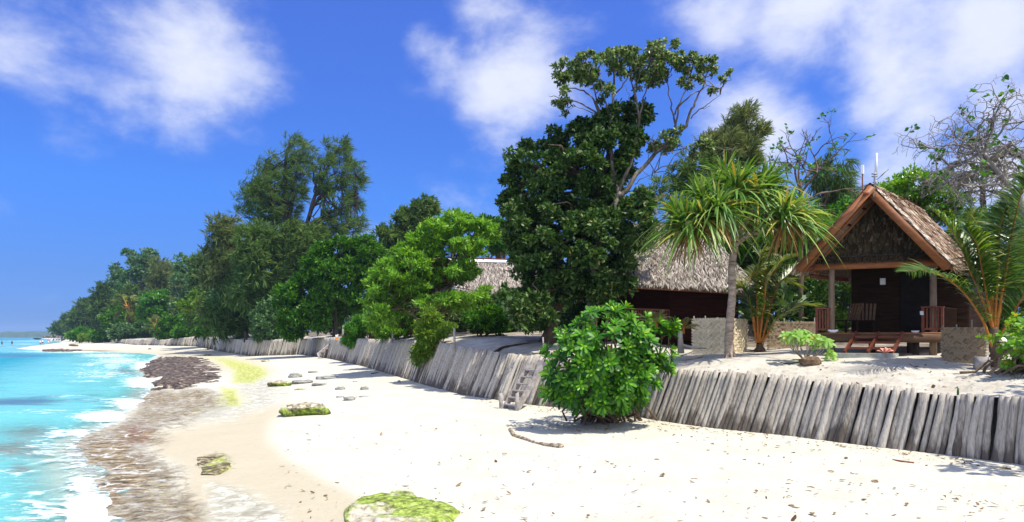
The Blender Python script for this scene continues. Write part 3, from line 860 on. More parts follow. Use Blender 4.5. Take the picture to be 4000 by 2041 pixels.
def build_water():
    tanx = np.linspace(-1.25, .35, 520)
    dep = np.exp(np.linspace(math.log(4.5), math.log(3600), 620))
    T, D = np.meshgrid(tanx, dep)
    X, Y = T * D, D
    sea = inpoly(X, Y, SEA_POLY)
    ds = segdist(X, Y, SHORE, closed=False) * np.where(sea, 1, -1)
    PX = CX + F * X / Y; PY = HY + F * (HC - ZSEA) / Y
    foam = gauss(PX, PY, [(350, 2000, 100, 80, 1.15), (320, 1900, 80, 45, .85), (200, 2000, 190, 60, .68), (60, 1850, 160, 35, .48), (180, 1755, 110, 50, .58), (290, 1695, 130, 24, .74), (120, 1930, 200, 80, .42), (420, 1630, 120, 24, .92),
                          (520, 1580, 80, 24, .88), (560, 1495, 80, 26, .85), (570, 1432, 55, 22, .85), (470, 1412, 120, 18, .62), (420, 1390, 110, 8, .7), (400, 1460, 150, 30, .5), (330, 1490, 120, 14, .42),
                          (300, 1374, 190, 5, .8), (150, 1610, 170, 20, .42), (230, 1820, 140, 20, .55), (60, 1900, 120, 16, .5), (100, 1345, 60, 2.5, .5), (90, 1333, 160, 3, .5), (60, 1356, 120, 3, .45), (30, 1378, 120, 4, .4), (350, 1425, 60, 8, .55), (440, 1432, 40, 14, .6)])
    foam = np.maximum(foam, .30 * sstep(9, 0, ds) * (Y < 70))
    foam = np.maximum(foam, .62 * sstep(.9, 0, np.abs(ds)) * (Y < 120))
    dark = gauss(PX, PY, [(40, 1572, 210, 13, .85), (260, 1548, 170, 8, .6), (330, 1570, 130, 9, .5), (60, 1390, 110, 4, .95), (130, 1388, 80, 2, .7), (60, 1355, 120, 1.5, .7), (160, 1334, 50, 1.5, .5), (480, 1450, 60, 14, .5), (100, 1620, 120, 8, .35), (250, 1372, 90, 2.5, .8)])
    brown = gauss(PX, PY, [(130, 1690, 150, 30, .55), (60, 1760, 120, 40, .62), (80, 1835, 60, 20, .6), (480, 1455, 60, 12, .55), (250, 1900, 120, 40, .4), (300, 1760, 60, 40, .6), (350, 1840, 50, 40, .5)])
    pale = np.clip(.9 * sstep(22, 1, ds) + gauss(PX, PY, [(200, 1345, 300, 16, .85), (450, 1410, 180, 14, .6), (300, 1640, 300, 60, .55), (150, 1950, 260, 130, .75), (400, 1490, 180, 40, .5)]), 0, 1)
    thin = .8 * sstep(1.6, 0, ds) * (Y < 60) * (ds > -2)
    thin = np.maximum(thin, gauss(PX, PY, [(130, 1700, 110, 30, .35), (60, 1760, 100, 30, .35)]))
    # swell and breakers
    ph = (Y * .95 + X * .28) + 1.6 * fbm(X * .22, Y * .22, 3, 5)
    near = np.clip(40 / Y, 0, 1) * sstep(-.5, 2.5, ds)
    crest = np.maximum(0, np.sin(ph * 1.15)) ** 3
    Z = ZSEA + near * (.20 * crest * (fbm(X * .3, Y * .3, 3, 8)) + .06 * (fbm(X * 1.1, Y * 1.6, 4, 2) - .5)) + .05 * near * foam * fbm(X * 3, Y * 3, 3, 4)
    Z = Z + .10 * np.clip(90 / Y, 0, 1) * sstep(1, 8, ds) * (fbm(X * .12, Y * .35, 3, 77) - .5)
    foam = np.clip(foam + .13 * crest * near * sstep(14, 3, ds), 0, 1)
    Z = Z - .5 * sstep(-.5, -1.1, ds)
    Z = np.where(ds < -3, ZSEA - 1.2, Z)
    o = grid_mesh("sea", X, Y, Z, dict(foam=foam, dark=dark, brown=brown, pale=pale, thin=thin), mat_water())
    tag(o, "turquoise lagoon water with white foam breaking on the rock shelf", "sea")
    return o


def build_terrace():
    ts = np.unique(np.concatenate([np.linspace(0, FA[12], 190), np.linspace(FA[12], FA[-1], 160)]))
    ds = np.concatenate([[0, .1, .25], np.geomspace(.4, 160, 90)])
    Tt, E = np.meshgrid(ts, ds, indexing="ij")
    bx = np.interp(ts, FA, FP[:, 0]); by = np.interp(ts, FA, FP[:, 1]); ln = lean_of(ts)
    X = bx[:, None] + DL[0] * (ln[:, None] + E); Y = by[:, None] + DL[1] * (ln[:, None] + E)
    d, t = fence_coords(X, Y)
    Z = terrace_z(np.maximum(d, lean_of(t)), t, lean_of(t))
    Z = Z + (fbm(X * .8, Y * .8, 4, 31) - .5) * .14 * np.clip(E / 1.0, 0, 1) * np.clip(50 / np.maximum(Y, 1), 0, 1)
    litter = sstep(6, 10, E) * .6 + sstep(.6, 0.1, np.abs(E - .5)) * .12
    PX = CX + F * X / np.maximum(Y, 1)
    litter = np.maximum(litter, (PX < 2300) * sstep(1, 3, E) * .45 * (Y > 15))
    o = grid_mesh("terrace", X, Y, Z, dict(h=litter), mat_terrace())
    tag(o, "raised sandy terrace behind the log palisade", "ground")
    return o


build_ground(); build_water(); build_terrace()

# ------------------------------------------------------------------ far headland
def build_headland():
    Y0 = 2400.0
    xs = np.linspace(-1150, -300, 170) / 1.0
    px = np.linspace(-700, 560, 170)
    top = 20 + 7 * (fbm(px * .012, px * 0, 4, 3) - .5) * 2 - 6 * sstep(0, -400, px)
    prof = [(-40, -3), (0, 0), (0, .62), (60, .92), (140, 1.0), (300, .9), (520, -.3)]
    X = np.zeros((len(prof), len(px))); Yg = X.copy(); Z = X.copy()
    for i, (dy, k) in enumerate(prof):
        Yg[i] = Y0 + dy; X[i] = (px - CX) / F * Y0
        Z[i] = np.where(k > 0, k * (top / F * Y0 + HC) * (.8 + .4 * vnoise(px * .12, px * 0 + i, 5)), -2)
    o = grid_mesh("hills", X, Yg, Z, {}, mat_noise("far_woodland", [(.3, (.02, .045, .018)), (.6, (.05, .09, .03)), (.8, (.09, .13, .05))], (.05, .05, .09), .9, .8, dist=6, coord="Object"))
    tag(o, "low wooded headland across the lagoon on the horizon", "headland")


build_headland()

# ------------------------------------------------------------------ palisade
def log_mesh(p0, p1, r, seed):
    mb = MB()
    rr = random.Random(seed)
    m = 8
    p0, p1 = np.asarray(p0, float), np.asarray(p1, float)
    side = np.array([rr.uniform(-1, 1), rr.uniform(-1, 1), 0]) * r * .35
    pts, rad = [], []
    for i in range(m):
        t = i / (m - 1)
        w = math.sin(t * math.pi) * 1.3 + rr.uniform(-.25, .25)
        pts.append(lerp(p0, p1, t) + side * w)
        rad.append(r * (1.06 - .16 * t) * rr.uniform(.86, 1.12))
    mb.tube(pts, rad, 9, attr=True)
    v = mb.v[0]
    v[-1] += (p1 - p0) / np.linalg.norm(p1 - p0) * rr.uniform(-.01, .02)
    return mb


def build_palisade(label, ta, tb, step, rad, group="log palisade sections along the beach"):
    n = max(2, int((tb - ta) / step)); dt = (tb - ta) / n
    mid = (ta + tb) / 2
    root = thing("log_palisade", label, "palisade", (np.interp(mid, FA, FP[:, 0]), np.interp(mid, FA, FP[:, 1]), np.interp(mid, FA, FP[:, 2])), group)
    rest = MB()
    wob = 0.0
    for i in range(n):
        t = ta + dt * (i + random.uniform(.3, .7))
        x, y, zb, zt = (np.interp(t, FA, FP[:, k]) for k in range(4))
        ln = float(lean_of(np.array(t)))
        wob = .6 * wob + random.uniform(-.055, .055)
        r = rad * random.choice((.72, .85, .95, 1.0, 1.08, 1.2))
        k = np.interp(t, FA, np.arange(len(FP))); i0 = min(int(k), len(FP) - 2)
        al = nrm(FP[i0 + 1, :2] - FP[i0, :2])
        o = random.uniform(-.02, .02)
        p0 = (x + DL[0] * o, y + DL[1] * o, zb - .22); sh = wob - float(np.interp(t, [FA[2], FA[3], FA[4], FA[5], FA[8], FA[12]], [.03, .10, .20, .25, .25, .1])); p1 = (x + DL[0] * ln + al[0] * sh, y + DL[1] * ln + al[1] * sh, zt + random.uniform(-.05, .05))
        mb = log_mesh(p0, p1, r, i * 7 + int(ta * 10))
        if i < 100:
            mb.build("log", M["log"], root)
        else:
            off = rest.n
            rest.v += mb.v; rest.attr += mb.attr
            rest.q += [(q + off, m) for q, m in mb.q]; rest.t += [(q + off, m) for q, m in mb.t]; rest.n += mb.n
    if rest.n:
        rest.build("log_row", M["log_far"], root)["kind"] = "stuff"
    return root


build_palisade("near palisade of thick grey logs running from the bush to the picture edge", FA[1] + .2, FA[8], .127, .074)
build_palisade("short dark palisade stretch behind the big bush between the grey stairs and the thick logs", FA[8], FA[10] - .25, .14, .078)
build_palisade("smooth leaning palisade of pale grey poles between the two stairways", FA[10] - .25, FA[16], .15, .088)
build_palisade("distant shaded palisade below the dark dome tree and grey-green shrub", FA[16], FA[19], .24, .14)
build_palisade("farthest thin pole palisade below the casuarina forest", FA[19], FA[23], .42, .24)

# ------------------------------------------------------------------ vegetation
def poly_samples(poly, n, inset):
    P = np.array(poly); lo, hi = P.min(0), P.max(0)
    out = np.zeros((0, 2)); ed = np.zeros(0)
    for _ in range(60):
        q = lo + (hi - lo) * RNG.random((n * 4, 2))
        m = inpoly(q[:, 0], q[:, 1], poly)
        q = q[m]
        e = segdist(q[:, 0], q[:, 1], poly)
        m = e > inset * RNG.random(len(e)) ** 0.6
        out = np.concatenate([out, q[m]]); ed = np.concatenate([ed, e[m]])
        if len(out) >= n: break
    return out[:n], ed[:n]


def crown_blobs(polys, Y, n, r, thick, inset=None, dys=None):
    """leaf clumps filling a crown: centres (m), radii (m)"""
    areas = [max(1.0, abs(sum(p[i][0] * p[(i + 1) % len(p)][1] - p[(i + 1) % len(p)][0] * p[i][1] for i in range(len(p)))) / 2) for p in polys]
    C, R = [], []
    for pi, (p, a) in enumerate(zip(polys, areas)):
        off = dys[pi] if dys else 0.0
        k = max(3, int(round(n * a / sum(areas))))
        q, e = poly_samples(p, k, r * .8 if inset is None else inset)
        em = max(e.max(), 1e-3)
        half = thick * np.sqrt(np.clip(e / em, .08, 1))
        s = RNG.uniform(-1, 1, len(q)); s = np.sign(s) * np.abs(s) ** .6
        dY = half * s
        Yc = Y + dY + off
        C.append(np.stack([(q[:, 0] - CX) / F * (Y + off), Yc, HC + (HY - q[:, 1]) / F * (Y + off)], 1))
        R.append(r / F * Y * RNG.uniform(.7, 1.25, len(q)))
    return np.concatenate(C), np.concatenate(R)


def leaves_on(mb, C, R, per, L, Wd, up=.35, out=.7, droop=.15, S=2, prof=(.35, 1, .75, .06), flat=.75, clump=6, mat=0):
    """leafy twigs on the surface and inside of each clump"""
    nb = len(C)
    tw = max(1, int(per / clump))
    d = nrm(RNG.normal(size=(nb, tw, 3)) + np.array([0, 0, .35]))
    rad = R[:, None] * (RNG.random((nb, tw)) ** .45)
    c = C[:, None, :] + d * rad[:, :, None] * np.array([1, 1, flat])
    c = np.repeat(c.reshape(-1, 3), clump, 0); dd = np.repeat(d.reshape(-1, 3), clump, 0)
    N = len(c)
    dirs = nrm(dd * out + np.array([0, 0, up]) + RNG.normal(size=(N, 3)) * .6)
    base = c + RNG.normal(size=(N, 3)) * L * .25
    side = nrm(np.cross(dirs, np.array([0, 0, 1.0]) + RNG.normal(size=(N, 3)) * .55))
    s = RNG.uniform(.7, 1.25, N)
    mb.ribbons(base, dirs, side, L * s, Wd * s, droop, S, prof, mat)
    return mb


def needles_on(mb, C, R, per, L, Wd, wind=(.45, 0, .35), S=2, droop=.25, clump=9, mat=0):
    nb = len(C); tw = max(1, int(per / clump))
    d = nrm(RNG.normal(size=(nb, tw, 3)))
    c = C[:, None, :] + d * (R[:, None] * RNG.random((nb, tw)) ** .5)[:, :, None]
    twd = nrm(d * .55 + np.array(wind) + RNG.normal(size=d.shape) * .25)
    c = np.repeat(c.reshape(-1, 3), clump, 0); td = np.repeat(twd.reshape(-1, 3), clump, 0)
    N = len(c)
    dirs = nrm(td + RNG.normal(size=(N, 3)) * .33)
    base = c + td * (RNG.random((N, 1)) * L * .7)
    side = nrm(np.cross(dirs, RNG.normal(size=(N, 3))))
    mb.ribbons(base, dirs, side, L * RNG.uniform(.6, 1.2, N), Wd, droop, S, (.6, 1, .25), mat)
    return mb


def limb_pts(a, b, sag=.0, k=6, wob=.06):
    a, b = np.asarray(a, float), np.asarray(b, float)
    L = np.linalg.norm(b - a)
    t = np.linspace(0, 1, k)[:, None]
    p = a + (b - a) * t
    p[:, 2] += (np.sin(t[:, 0] * math.pi) * sag * L)
    w = RNG.normal(size=(k, 3)) * wob * L; w[0] = 0; w[-1] = 0
    return p + w


def add_limbs(mb, trunk, rt, C, n, r0, r1, sides=5, lo=.25):
    """limbs from the trunk polyline out to clumps"""
    trunk = np.asarray(trunk)
    if n <= 0 or len(C) == 0: return
    idx = RNG.choice(len(C), min(n, len(C)), replace=False)
    m = len(trunk)
    tt = np.linspace(0, m - 1, m * 6)
    fine = np.stack([np.interp(tt, np.arange(m), trunk[:, k]) for k in range(3)], 1)
    for i in idx:
        c = C[i]
        dist = np.linalg.norm(fine - c, axis=1) + np.where(fine[:, 2] > c[2] - .1 * np.linalg.norm(fine[-1] - fine[0]), 1e3, 0) * .02
        j = int(np.argmin(dist)); j = max(int(lo * len(fine)), j - int(RNG.integers(0, 5)))
        j = min(j, len(fine) - 1)
        mb.tube(limb_pts(fine[j], c, .06), np.linspace(r0, r1, 6), sides, cap=False)


def trunk_tube(mb, trunk, r0, r1, n=9, k=14):
    p = np.asarray(trunk, float); m = len(p)
    t = np.linspace(0, m - 1, k)
    q = np.stack([np.interp(t, np.arange(m), p[:, i]) for i in range(3)], 1)
    q[1:-1] += RNG.normal(size=(k - 2, 3)) * r0 * .12
    rad = np.linspace(r0, r1, k); rad[0] *= 1.35
    mb.tube(q, rad, n)
    return q


def make_tree(name, label, cat, Y, polys, trunks, leaf, bark, n=60, r=40, per=160, L=.3, Wd=.14, thick=2.0, limbs=30, r0=.18, group=None,
              style="leaf", inset=None, extra=None, dys=None, **kw):
    """trunks: list of photo-pixel polylines (base first)"""
    C, R = crown_blobs(polys, Y, n, r, thick, inset, dys)
    base = W(trunks[0][0][0], trunks[0][0][1], Y)
    g = ground_z(base[0], base[1]); base[2] = min(base[2], g - .05) if abs(g - base[2]) < 2.5 else base[2]
    root = thing(name, label, cat, base, group)
    tb = MB()
    for k, tr in enumerate(trunks):
        pts = [W(px, py, Y + (0 if len(t) < 1 else t[0])) for (px, py, *t) in tr]
        if k == 0: pts[0] = base.copy()
        s = 1.0 if k == 0 else .6
        trunk_tube(tb, pts, r0 * s, r0 * s * .35)
        add_limbs(tb, pts, r0 * s, C if len(trunks) == 1 else C[RNG.permutation(len(C))[:max(4, len(C) * 2 // len(trunks))]], limbs if len(trunks) == 1 else max(2, int(limbs / len(trunks))), r0 * s * .4, r0 * .06)
    if extra: extra(tb, C)
    tb.build("trunk", bark, root)
    cb = MB()
    if style == "leaf": leaves_on(cb, C, R, per, L, Wd, **kw)
    else: needles_on(cb, C, R, per, L, Wd, **kw)
    cb.build("crown", leaf, root)
    return root


c9 = lambda pts: CR(900, 700, 1.877, pts)
c7 = lambda pts: CR(700, 500, 2.6275, pts)
c2 = lambda pts: CR(200, 950, 2.92, pts)
c19 = lambda pts: CR(1900, 150, 1.752, pts)
c19b = lambda pts: CR(1900, 400, 2.19, pts)

# --- casuarina pair on the skyline
make_tree("casuarina_tree", "tallest feathery dark casuarina with a straight trunk, left one of the skyline pair", "tree", 92,
          [c7([(600, 900), (585, 700), (600, 640), (650, 590), (690, 640), (690, 550), (720, 480), (760, 460), (795, 500), (800, 370), (850, 350), (880, 350), (920, 330), (960, 255), (1020, 270), (1080, 310), (1090, 170), (1130, 85), (1200, 70), (1240, 130), (1240, 190), (1350, 180), (1360, 250), (1330, 300), (1360, 420), (1340, 520), (1280, 600), (1300, 700), (1230, 800), (1250, 930), (1190, 1000), (1150, 1080), (1050, 1000), (900, 1000), (800, 1050)])],
          [[(1130, 1315), (1126, 1000), (1121, 850), (1113, 770), (1110, 700), (1118, 620), (1135, 545)], [(1122, 830), (1080, 760), (1040, 710), (1010, 640)], [(1128, 880), (1140, 780), (1150, 700), (1185, 590)], [(1118, 800), (1060, 740), (980, 740), (940, 740)]],
          M["needle"], M["bark_dark"], n=260, r=11, per=80, L=.95, Wd=.055, thick=3.6, limbs=110, inset=5, wind=(.6, 0, .45), r0=.42, style="needle")
make_tree("casuarina_tree", "leaning feathery casuarina, right one of the skyline pair with sky between its branches", "tree", 90,
          [c7([(1420, 350), (1480, 310), (1480, 180), (1560, 150), (1620, 120), (1690, 100), (1720, 140), (1700, 230), (1730, 270), (1740, 340), (1840, 345), (1900, 400), (1850, 480), (1915, 530), (1850, 630), (1760, 690), (1640, 640), (1500, 720), (1420, 640), (1330, 560)]),
           c7([(1500, 720), (1640, 700), (1830, 690), (1840, 800), (1740, 890), (1600, 860), (1450, 900), (1420, 800)]),
           c7([(1340, 1000), (1500, 900), (1720, 920), (1900, 905), (1830, 980), (1910, 1020), (1850, 1070), (1750, 1110), (1600, 1180), (1400, 1150)])],
          [[(1175, 1315), (1180, 970), (1205, 860), (1225, 780), (1250, 720), (1285, 645), (1325, 575)], [(1215, 820), (1270, 740), (1330, 700), (1400, 690)], [(1200, 880), (1290, 830), (1390, 800)], [(1190, 930), (1280, 910), (1410, 880)]],
          M["needle"], M["bark_dark"], n=190, r=10, per=74, L=.9, Wd=.055, thick=3.0, limbs=90, r0=.36, style="needle", inset=4, wind=(.6, 0, .45))

# --- dark forest wall below and to the left of the pair
FG = "trees of the dark casuarina forest"
make_tree("casuarina_tree", "dense dark casuarina filling the foot of the skyline pair beside the dark green tree", "tree", 88,
          [[(930, 930), (1000, 880), (1090, 900), (1160, 880), (1240, 900), (1300, 930), (1280, 1010), (1200, 1040), (1120, 1110), (1090, 1180), (1010, 1220), (960, 1240), (900, 1180), (910, 1050)]],
          [[(1060, 1320), (1065, 1150), (1080, 1000), (1100, 930)]], M["needle"], M["bark_dark"], FGN := 110, 30, 300, 1.0, .12, 4, 30, .3, FG, "needle")
make_tree("casuarina_tree", "brown-tipped casuarina stepping down left of the tall pair", "tree", 100,
          [[(832, 860), (850, 845), (890, 830), (905, 800), (920, 800), (925, 860), (935, 950), (960, 1060), (960, 1200), (920, 1300), (860, 1310), (800, 1250), (800, 1100), (815, 960), (830, 920)]],
          [[(880, 1318), (885, 1150), (890, 1000), (905, 840)]], M["needle_brown"], M["bark_dark"], n=95, r=26, per=280, L=1.0, Wd=.12, thick=5, limbs=30, r0=.3, group=FG, style="needle")
make_tree("casuarina_tree", "deep green casuarina behind the fence post and sand bank", "tree", 97,
          [[(930, 1080), (1000, 1060), (1060, 1120), (1090, 1200), (1080, 1290), (1000, 1300), (900, 1312), (820, 1312), (800, 1200), (860, 1110)]],
          [[(930, 1318), (935, 1200), (940, 1120)]], M["needle"], M["bark_dark"], n=80, r=34, per=280, L=1.0, Wd=.13, thick=4, limbs=24, r0=.3, group=FG, style="needle")
make_tree("casuarina_tree", "casuarina with a pointed top right of the bare-tipped tree on the forest edge", "tree", 128,
          [c2([(1720, 160), (1760, 40), (1800, 60), (1830, 200), (1900, 340), (1930, 600), (1900, 900), (1880, 1040), (1650, 1050), (1600, 900), (1660, 500), (1690, 300)])],
          [[(810, 1318), (808, 1150), (806, 990)]], M["needle_far"], M["bark_dark"], n=90, r=24, per=240, L=1.2, Wd=.16, thick=5, limbs=20, r0=.3, group=FG, style="needle")
make_tree("broadleaf_tree", "light-tipped leafy tree poking above the casuarinas right of the brownish crown", "tree", 168,
          [c2([(1430, 280), (1480, 190), (1550, 115), (1620, 120), (1640, 200), (1700, 190), (1720, 400), (1680, 700), (1600, 900), (1430, 900), (1400, 600)])],
          [[(735, 1318), (738, 1150), (745, 1000)]], M["leaf_grey"], M["bark_grey"], n=70, r=18, per=120, L=.8, Wd=.4, thick=6, limbs=24, r0=.3, group=FG)
make_tree("casuarina_tree", "mid-height dull casuarina between the two leafy forest crowns", "tree", 192,
          [c2([(1180, 330), (1200, 230), (1280, 230), (1340, 240), (1380, 260), (1440, 270), (1450, 500), (1430, 800), (1350, 1000), (1180, 1000), (1140, 700)])],
          [[(645, 1320), (648, 1180), (650, 1040)]], M["needle_brown"], M["bark_dark"], n=80, r=20, per=230, L=1.5, Wd=.2, thick=7, limbs=16, r0=.3, group=FG, style="needle")
make_tree("broadleaf_tree", "tall brownish-green tree with a ragged double top on the forest skyline", "tree", 222,
          [c2([(860, 110), (900, 70), (950, 65), (960, 110), (1010, 120), (1060, 85), (1120, 90), (1180, 110), (1190, 200), (1220, 330), (1230, 600), (1150, 800), (950, 850), (800, 780), (740, 560), (735, 350), (740, 270), (790, 250), (880, 240)])],
          [[(545, 1320), (548, 1150), (530, 1050), (515, 985)], [(548, 1150), (570, 1050), (580, 990)]], M["leaf_grey"], M["bark_grey"], n=150, r=15, per=110, L=1.0, Wd=.5, thick=8, limbs=50, r0=.4, group=FG)
make_tree("casuarina_tree", "slanting dark casuarina on the seaward edge above the round bright shrubs", "tree", 235,
          [c2([(540, 600), (560, 520), (610, 470), (660, 430), (740, 430), (790, 500), (830, 650), (820, 850), (700, 950), (560, 900), (520, 750)])],
          [[(428, 1322), (430, 1200), (432, 1100)]], M["needle_far"], M["bark_dark"], n=75, r=15, per=220, L=1.8, Wd=.3, thick=8, limbs=16, r0=.4, group=FG, style="needle")
make_tree("casuarina_tree", "blue-green far casuarina, second from the seaward tip of the forest", "tree", 300,
          [c2([(250, 740), (260, 680), (330, 655), (380, 670), (450, 640), (520, 600), (560, 640), (580, 850), (560, 1000), (420, 1020), (260, 1010), (230, 850)])],
          [[(335, 1322), (335, 1240), (338, 1180)]], M["needle_far"], M["bark_dark"], n=85, r=12, per=200, L=2.0, Wd=.35, thick=9, limbs=12, r0=.4, group=FG, style="needle")
make_tree("casuarina_tree", "low hazy casuarina at the outermost tip of the forest beside the headland", "tree", 380,
          [c2([(40, 1010), (60, 950), (110, 910), (150, 880), (190, 840), (230, 800), (270, 850), (290, 1020), (200, 1050), (60, 1045)])],
          [[(255, 1322), (256, 1280), (258, 1240)]], M["needle_far"], M["bark_dark"], n=60, r=9, per=170, L=2.2, Wd=.4, thick=9, limbs=8, r0=.4, group=FG, style="needle")
make_tree("casuarina_tree", "shadowed casuarina filling the forest heart behind the bright round tree", "tree", 208,
          [[(430, 1150), (520, 1120), (640, 1110), (740, 1130), (820, 1180), (820, 1310), (600, 1312), (430, 1305)]],
          [[(620, 1322), (622, 1250), (625, 1140)]], M["needle"], M["bark_dark"], n=110, r=20, per=230, L=1.5, Wd=.25, thick=6, limbs=16, r0=.3, group=FG, style="needle")

# --- shrubs along the far palisade
SG = "shrubs along the far palisade"


def shrub(name, label, Y, poly, leaf, n=40, r=14, per=110, L=.5, Wd=.25, thick=2.5, group=SG, r0=.08, **kw):
    P = np.array(poly)
    bx = P[:, 0].mean(); by = P[:, 1].max()
    return make_tree(name, label, "shrub", Y, [poly], [[(bx, by), (bx, lerp(by, P[:, 1].min(), .6))]], leaf, M["bark_brown"], n, r, per, L, Wd, thick, 12, r0, group, **kw)


shrub("shrub", "green mound of a shrub at the seaward end, nearest the beach shelter", 212, c2([(225, 1110), (230, 1040), (300, 1000), (370, 970), (440, 980), (455, 1060), (420, 1110), (330, 1115)]), M["leaf_bright"], 40, 10, 120, .8, .4, 4)
shrub("shrub", "low yellowish shrub under the thin horizontal beam", 206, c2([(330, 1100), (350, 1060), (430, 1050), (520, 1050), (530, 1100), (430, 1112)]), M["leaf_olive"], 26, 8, 110, .7, .35, 3)
shrub("shrub", "bright rounded shrub beside the end of the farthest pole palisade", 200, c2([(490, 1125), (495, 1060), (540, 1010), (620, 1005), (680, 1040), (670, 1105), (560, 1130)]), M["leaf_bright"], 40, 9, 120, .8, .4, 4)
shrub("shrub", "wide grey-green shrub spilling over the farthest pole palisade", 184, c2([(680, 1090), (690, 1020), (760, 960), (860, 910), (980, 900), (1100, 910), (1150, 980), (1140, 1080), (1000, 1100), (800, 1105)]), M["leaf_grey"], 80, 11, 130, .8, .35, 4)
shrub("broadleaf_tree", "dark dome-shaped tree below the far coconut palm", 198, c2([(590, 960), (600, 880), (660, 790), (740, 740), (820, 760), (865, 860), (860, 950), (780, 1005), (660, 1010)]), M["leaf_green"], 70, 11, 130, .9, .45, 5)
shrub("broadleaf_tree", "bright green round-topped tree standing out of the dark forest", 176, c2([(1010, 860), (1050, 740), (1080, 620), (1150, 590), (1200, 545), (1290, 545), (1310, 640), (1300, 760), (1240, 860), (1100, 890)]), M["leaf_bright"], 90, 11, 140, .8, .4, 5)
shrub("shrub", "medium green shrub between the small palm and the lime shrub", 154, c2([(1240, 1090), (1250, 960), (1300, 880), (1380, 850), (1450, 830), (1490, 900), (1480, 1050), (1400, 1110)]), M["leaf_green"], 55, 12, 130, .65, .32, 4)
shrub("shrub", "large lime green shrub reaching over the palisade in front of the dark forest", 148, c2([(1410, 1070), (1420, 980), (1490, 900), (1560, 800), (1640, 765), (1710, 800), (1730, 880), (1700, 1020), (1640, 1070), (1500, 1085)]), M["leaf_bright"], 80, 13, 140, .65, .32, 4)
shrub("shrub", "small lit leaf patch of a shrub high against the black forest", 94, c2([(1850, 700), (1850, 590), (1900, 570), (1960, 600), (2025, 640), (1980, 700), (1920, 730)]), M["leaf_grey"], 22, 12, 90, .6, .3, 2)
shrub("shrub", "ragged green shrub hanging in the forest left of the lit leaf patch", 118, c2([(1440, 780), (1480, 710), (1560, 660), (1680, 560), (1740, 600), (1720, 720), (1600, 780), (1500, 800)]), M["leaf_olive"], 30, 11, 60, .7, .3, 3)
shrub("shrub", "shaded ground shrub at the forest edge behind the sand bank", 112, [(780, 1240), (840, 1230), (860, 1290), (840, 1318), (780, 1318), (770, 1280)], M["leaf_green"], 26, 14, 110, .6, .3, 3)

# --- mid trees
make_tree("broadleaf_tree", "big dark green dome tree overhanging the shaded palisade and plank stairs", "tree", 69,
          [c9([(360, 1100), (350, 900), (370, 780), (480, 690), (560, 610), (620, 500), (740, 450), (900, 425), (1050, 435), (1110, 500), (1130, 620), (1060, 690), (1020, 760), (1020, 900), (1000, 990), (900, 985), (790, 1000), (740, 1090), (600, 1150), (450, 1180)])],
          [[(1312, 1312), (1310, 1230), (1290, 1120), (1270, 1020)]], M["leaf_green"], M["bark_dark"], n=230, r=24, per=230, L=.42, Wd=.2, thick=4.0, limbs=50, r0=.3)
shrub("shrub", "dense grey-green shrub draped over the dark palisade at the foot of the dome tree", 84, c9([(155, 1080), (170, 1000), (230, 920), (340, 870), (400, 950), (420, 1100), (400, 1170), (330, 1200), (200, 1180)]), M["leaf_grey"], 120, 16, 170, .45, .2, 2.6, None)
make_tree("wind_blown_tree", "sparse dark tree with a ragged top between the casuarina pair and the lime tree", "tree", 78,
          [c9([(1220, 320), (1230, 220), (1320, 190), (1340, 260), (1370, 150), (1450, 140), (1505, 185), (1510, 260), (1440, 300), (1400, 360), (1290, 470), (1230, 420)]), c9([(1050, 430), (1130, 370), (1220, 330), (1290, 460), (1190, 570), (1130, 600), (1110, 500)])],
          [[(1560, 1310), (1570, 1050), (1590, 930), (1620, 850), (1650, 790)], [(1580, 960), (1585, 880), (1580, 820)]], M["needle"], M["bark_dark"], n=75, r=18, per=170, L=.7, Wd=.14, thick=2.5, limbs=50, r0=.25, style="needle", inset=8)
make_tree("broadleaf_tree", "flat-topped dark tree behind the lime tree and beside the tall dark column tree", "tree", 62,
          [c9([(1780, 300), (1860, 290), (1990, 300), (2060, 340), (2070, 420), (1960, 430), (1850, 400)]), c9([(1900, 430), (2060, 430), (2060, 560), (1900, 560)])],
          [[(1960, 1300), (1955, 1050), (1945, 930), (1930, 880)], [(1955, 1050), (1925, 960), (1900, 890)], [(1957, 1060), (1985, 960), (1990, 890)], [(1950, 1100), (1905, 1000), (1880, 900)]],
          M["leaf_green"], M["bark_brown"], n=55, r=20, per=130, L=.4, Wd=.18, thick=2.2, limbs=50, r0=.2)
make_tree("heliotrope_tree", "spreading lime green tree in layered tiers, partly hiding the left thatched house", "tree", 37,
          [c9([(1015, 900), (1010, 760), (1060, 680), (1190, 570), (1290, 460), (1400, 360), (1500, 290), (1600, 250), (1740, 245), (1770, 290), (1850, 300), (1950, 350), (1995, 420), (1900, 440), (1800, 420), (1640, 470), (1560, 520), (1600, 600), (1560, 760), (1500, 860), (1300, 900), (1100, 940)]),
           c9([(1640, 470), (1800, 455), (1900, 470), (1920, 510), (1850, 560), (1700, 570), (1620, 560)]), c9([(1600, 640), (1720, 600), (1830, 630), (1820, 690), (1740, 740), (1640, 780), (1560, 740)]),
           c9([(1020, 900), (1200, 860), (1260, 960), (1230, 1070), (1090, 1090), (1010, 1010)]), c9([(1300, 880), (1500, 850), (1700, 840), (1840, 800), (1920, 780), (1900, 850), (1820, 920), (1700, 970), (1560, 960), (1400, 960)])],
          [[(1690, 1318), (1700, 1230), (1760, 1120), (1770, 1040), (1760, 960)], [(1740, 1160), (1660, 1080), (1580, 1020)], [(1765, 1080), (1830, 990), (1860, 940)], [(1745, 1150), (1790, 1060), (1830, 1010)], [(1730, 1170), (1620, 1130), (1530, 1120)]],
          M["leaf_lime"], M["bark_brown"], n=520, r=21, per=150, L=.25, Wd=.085, thick=2.8, limbs=150, r0=.17, flat=.32, up=.5)

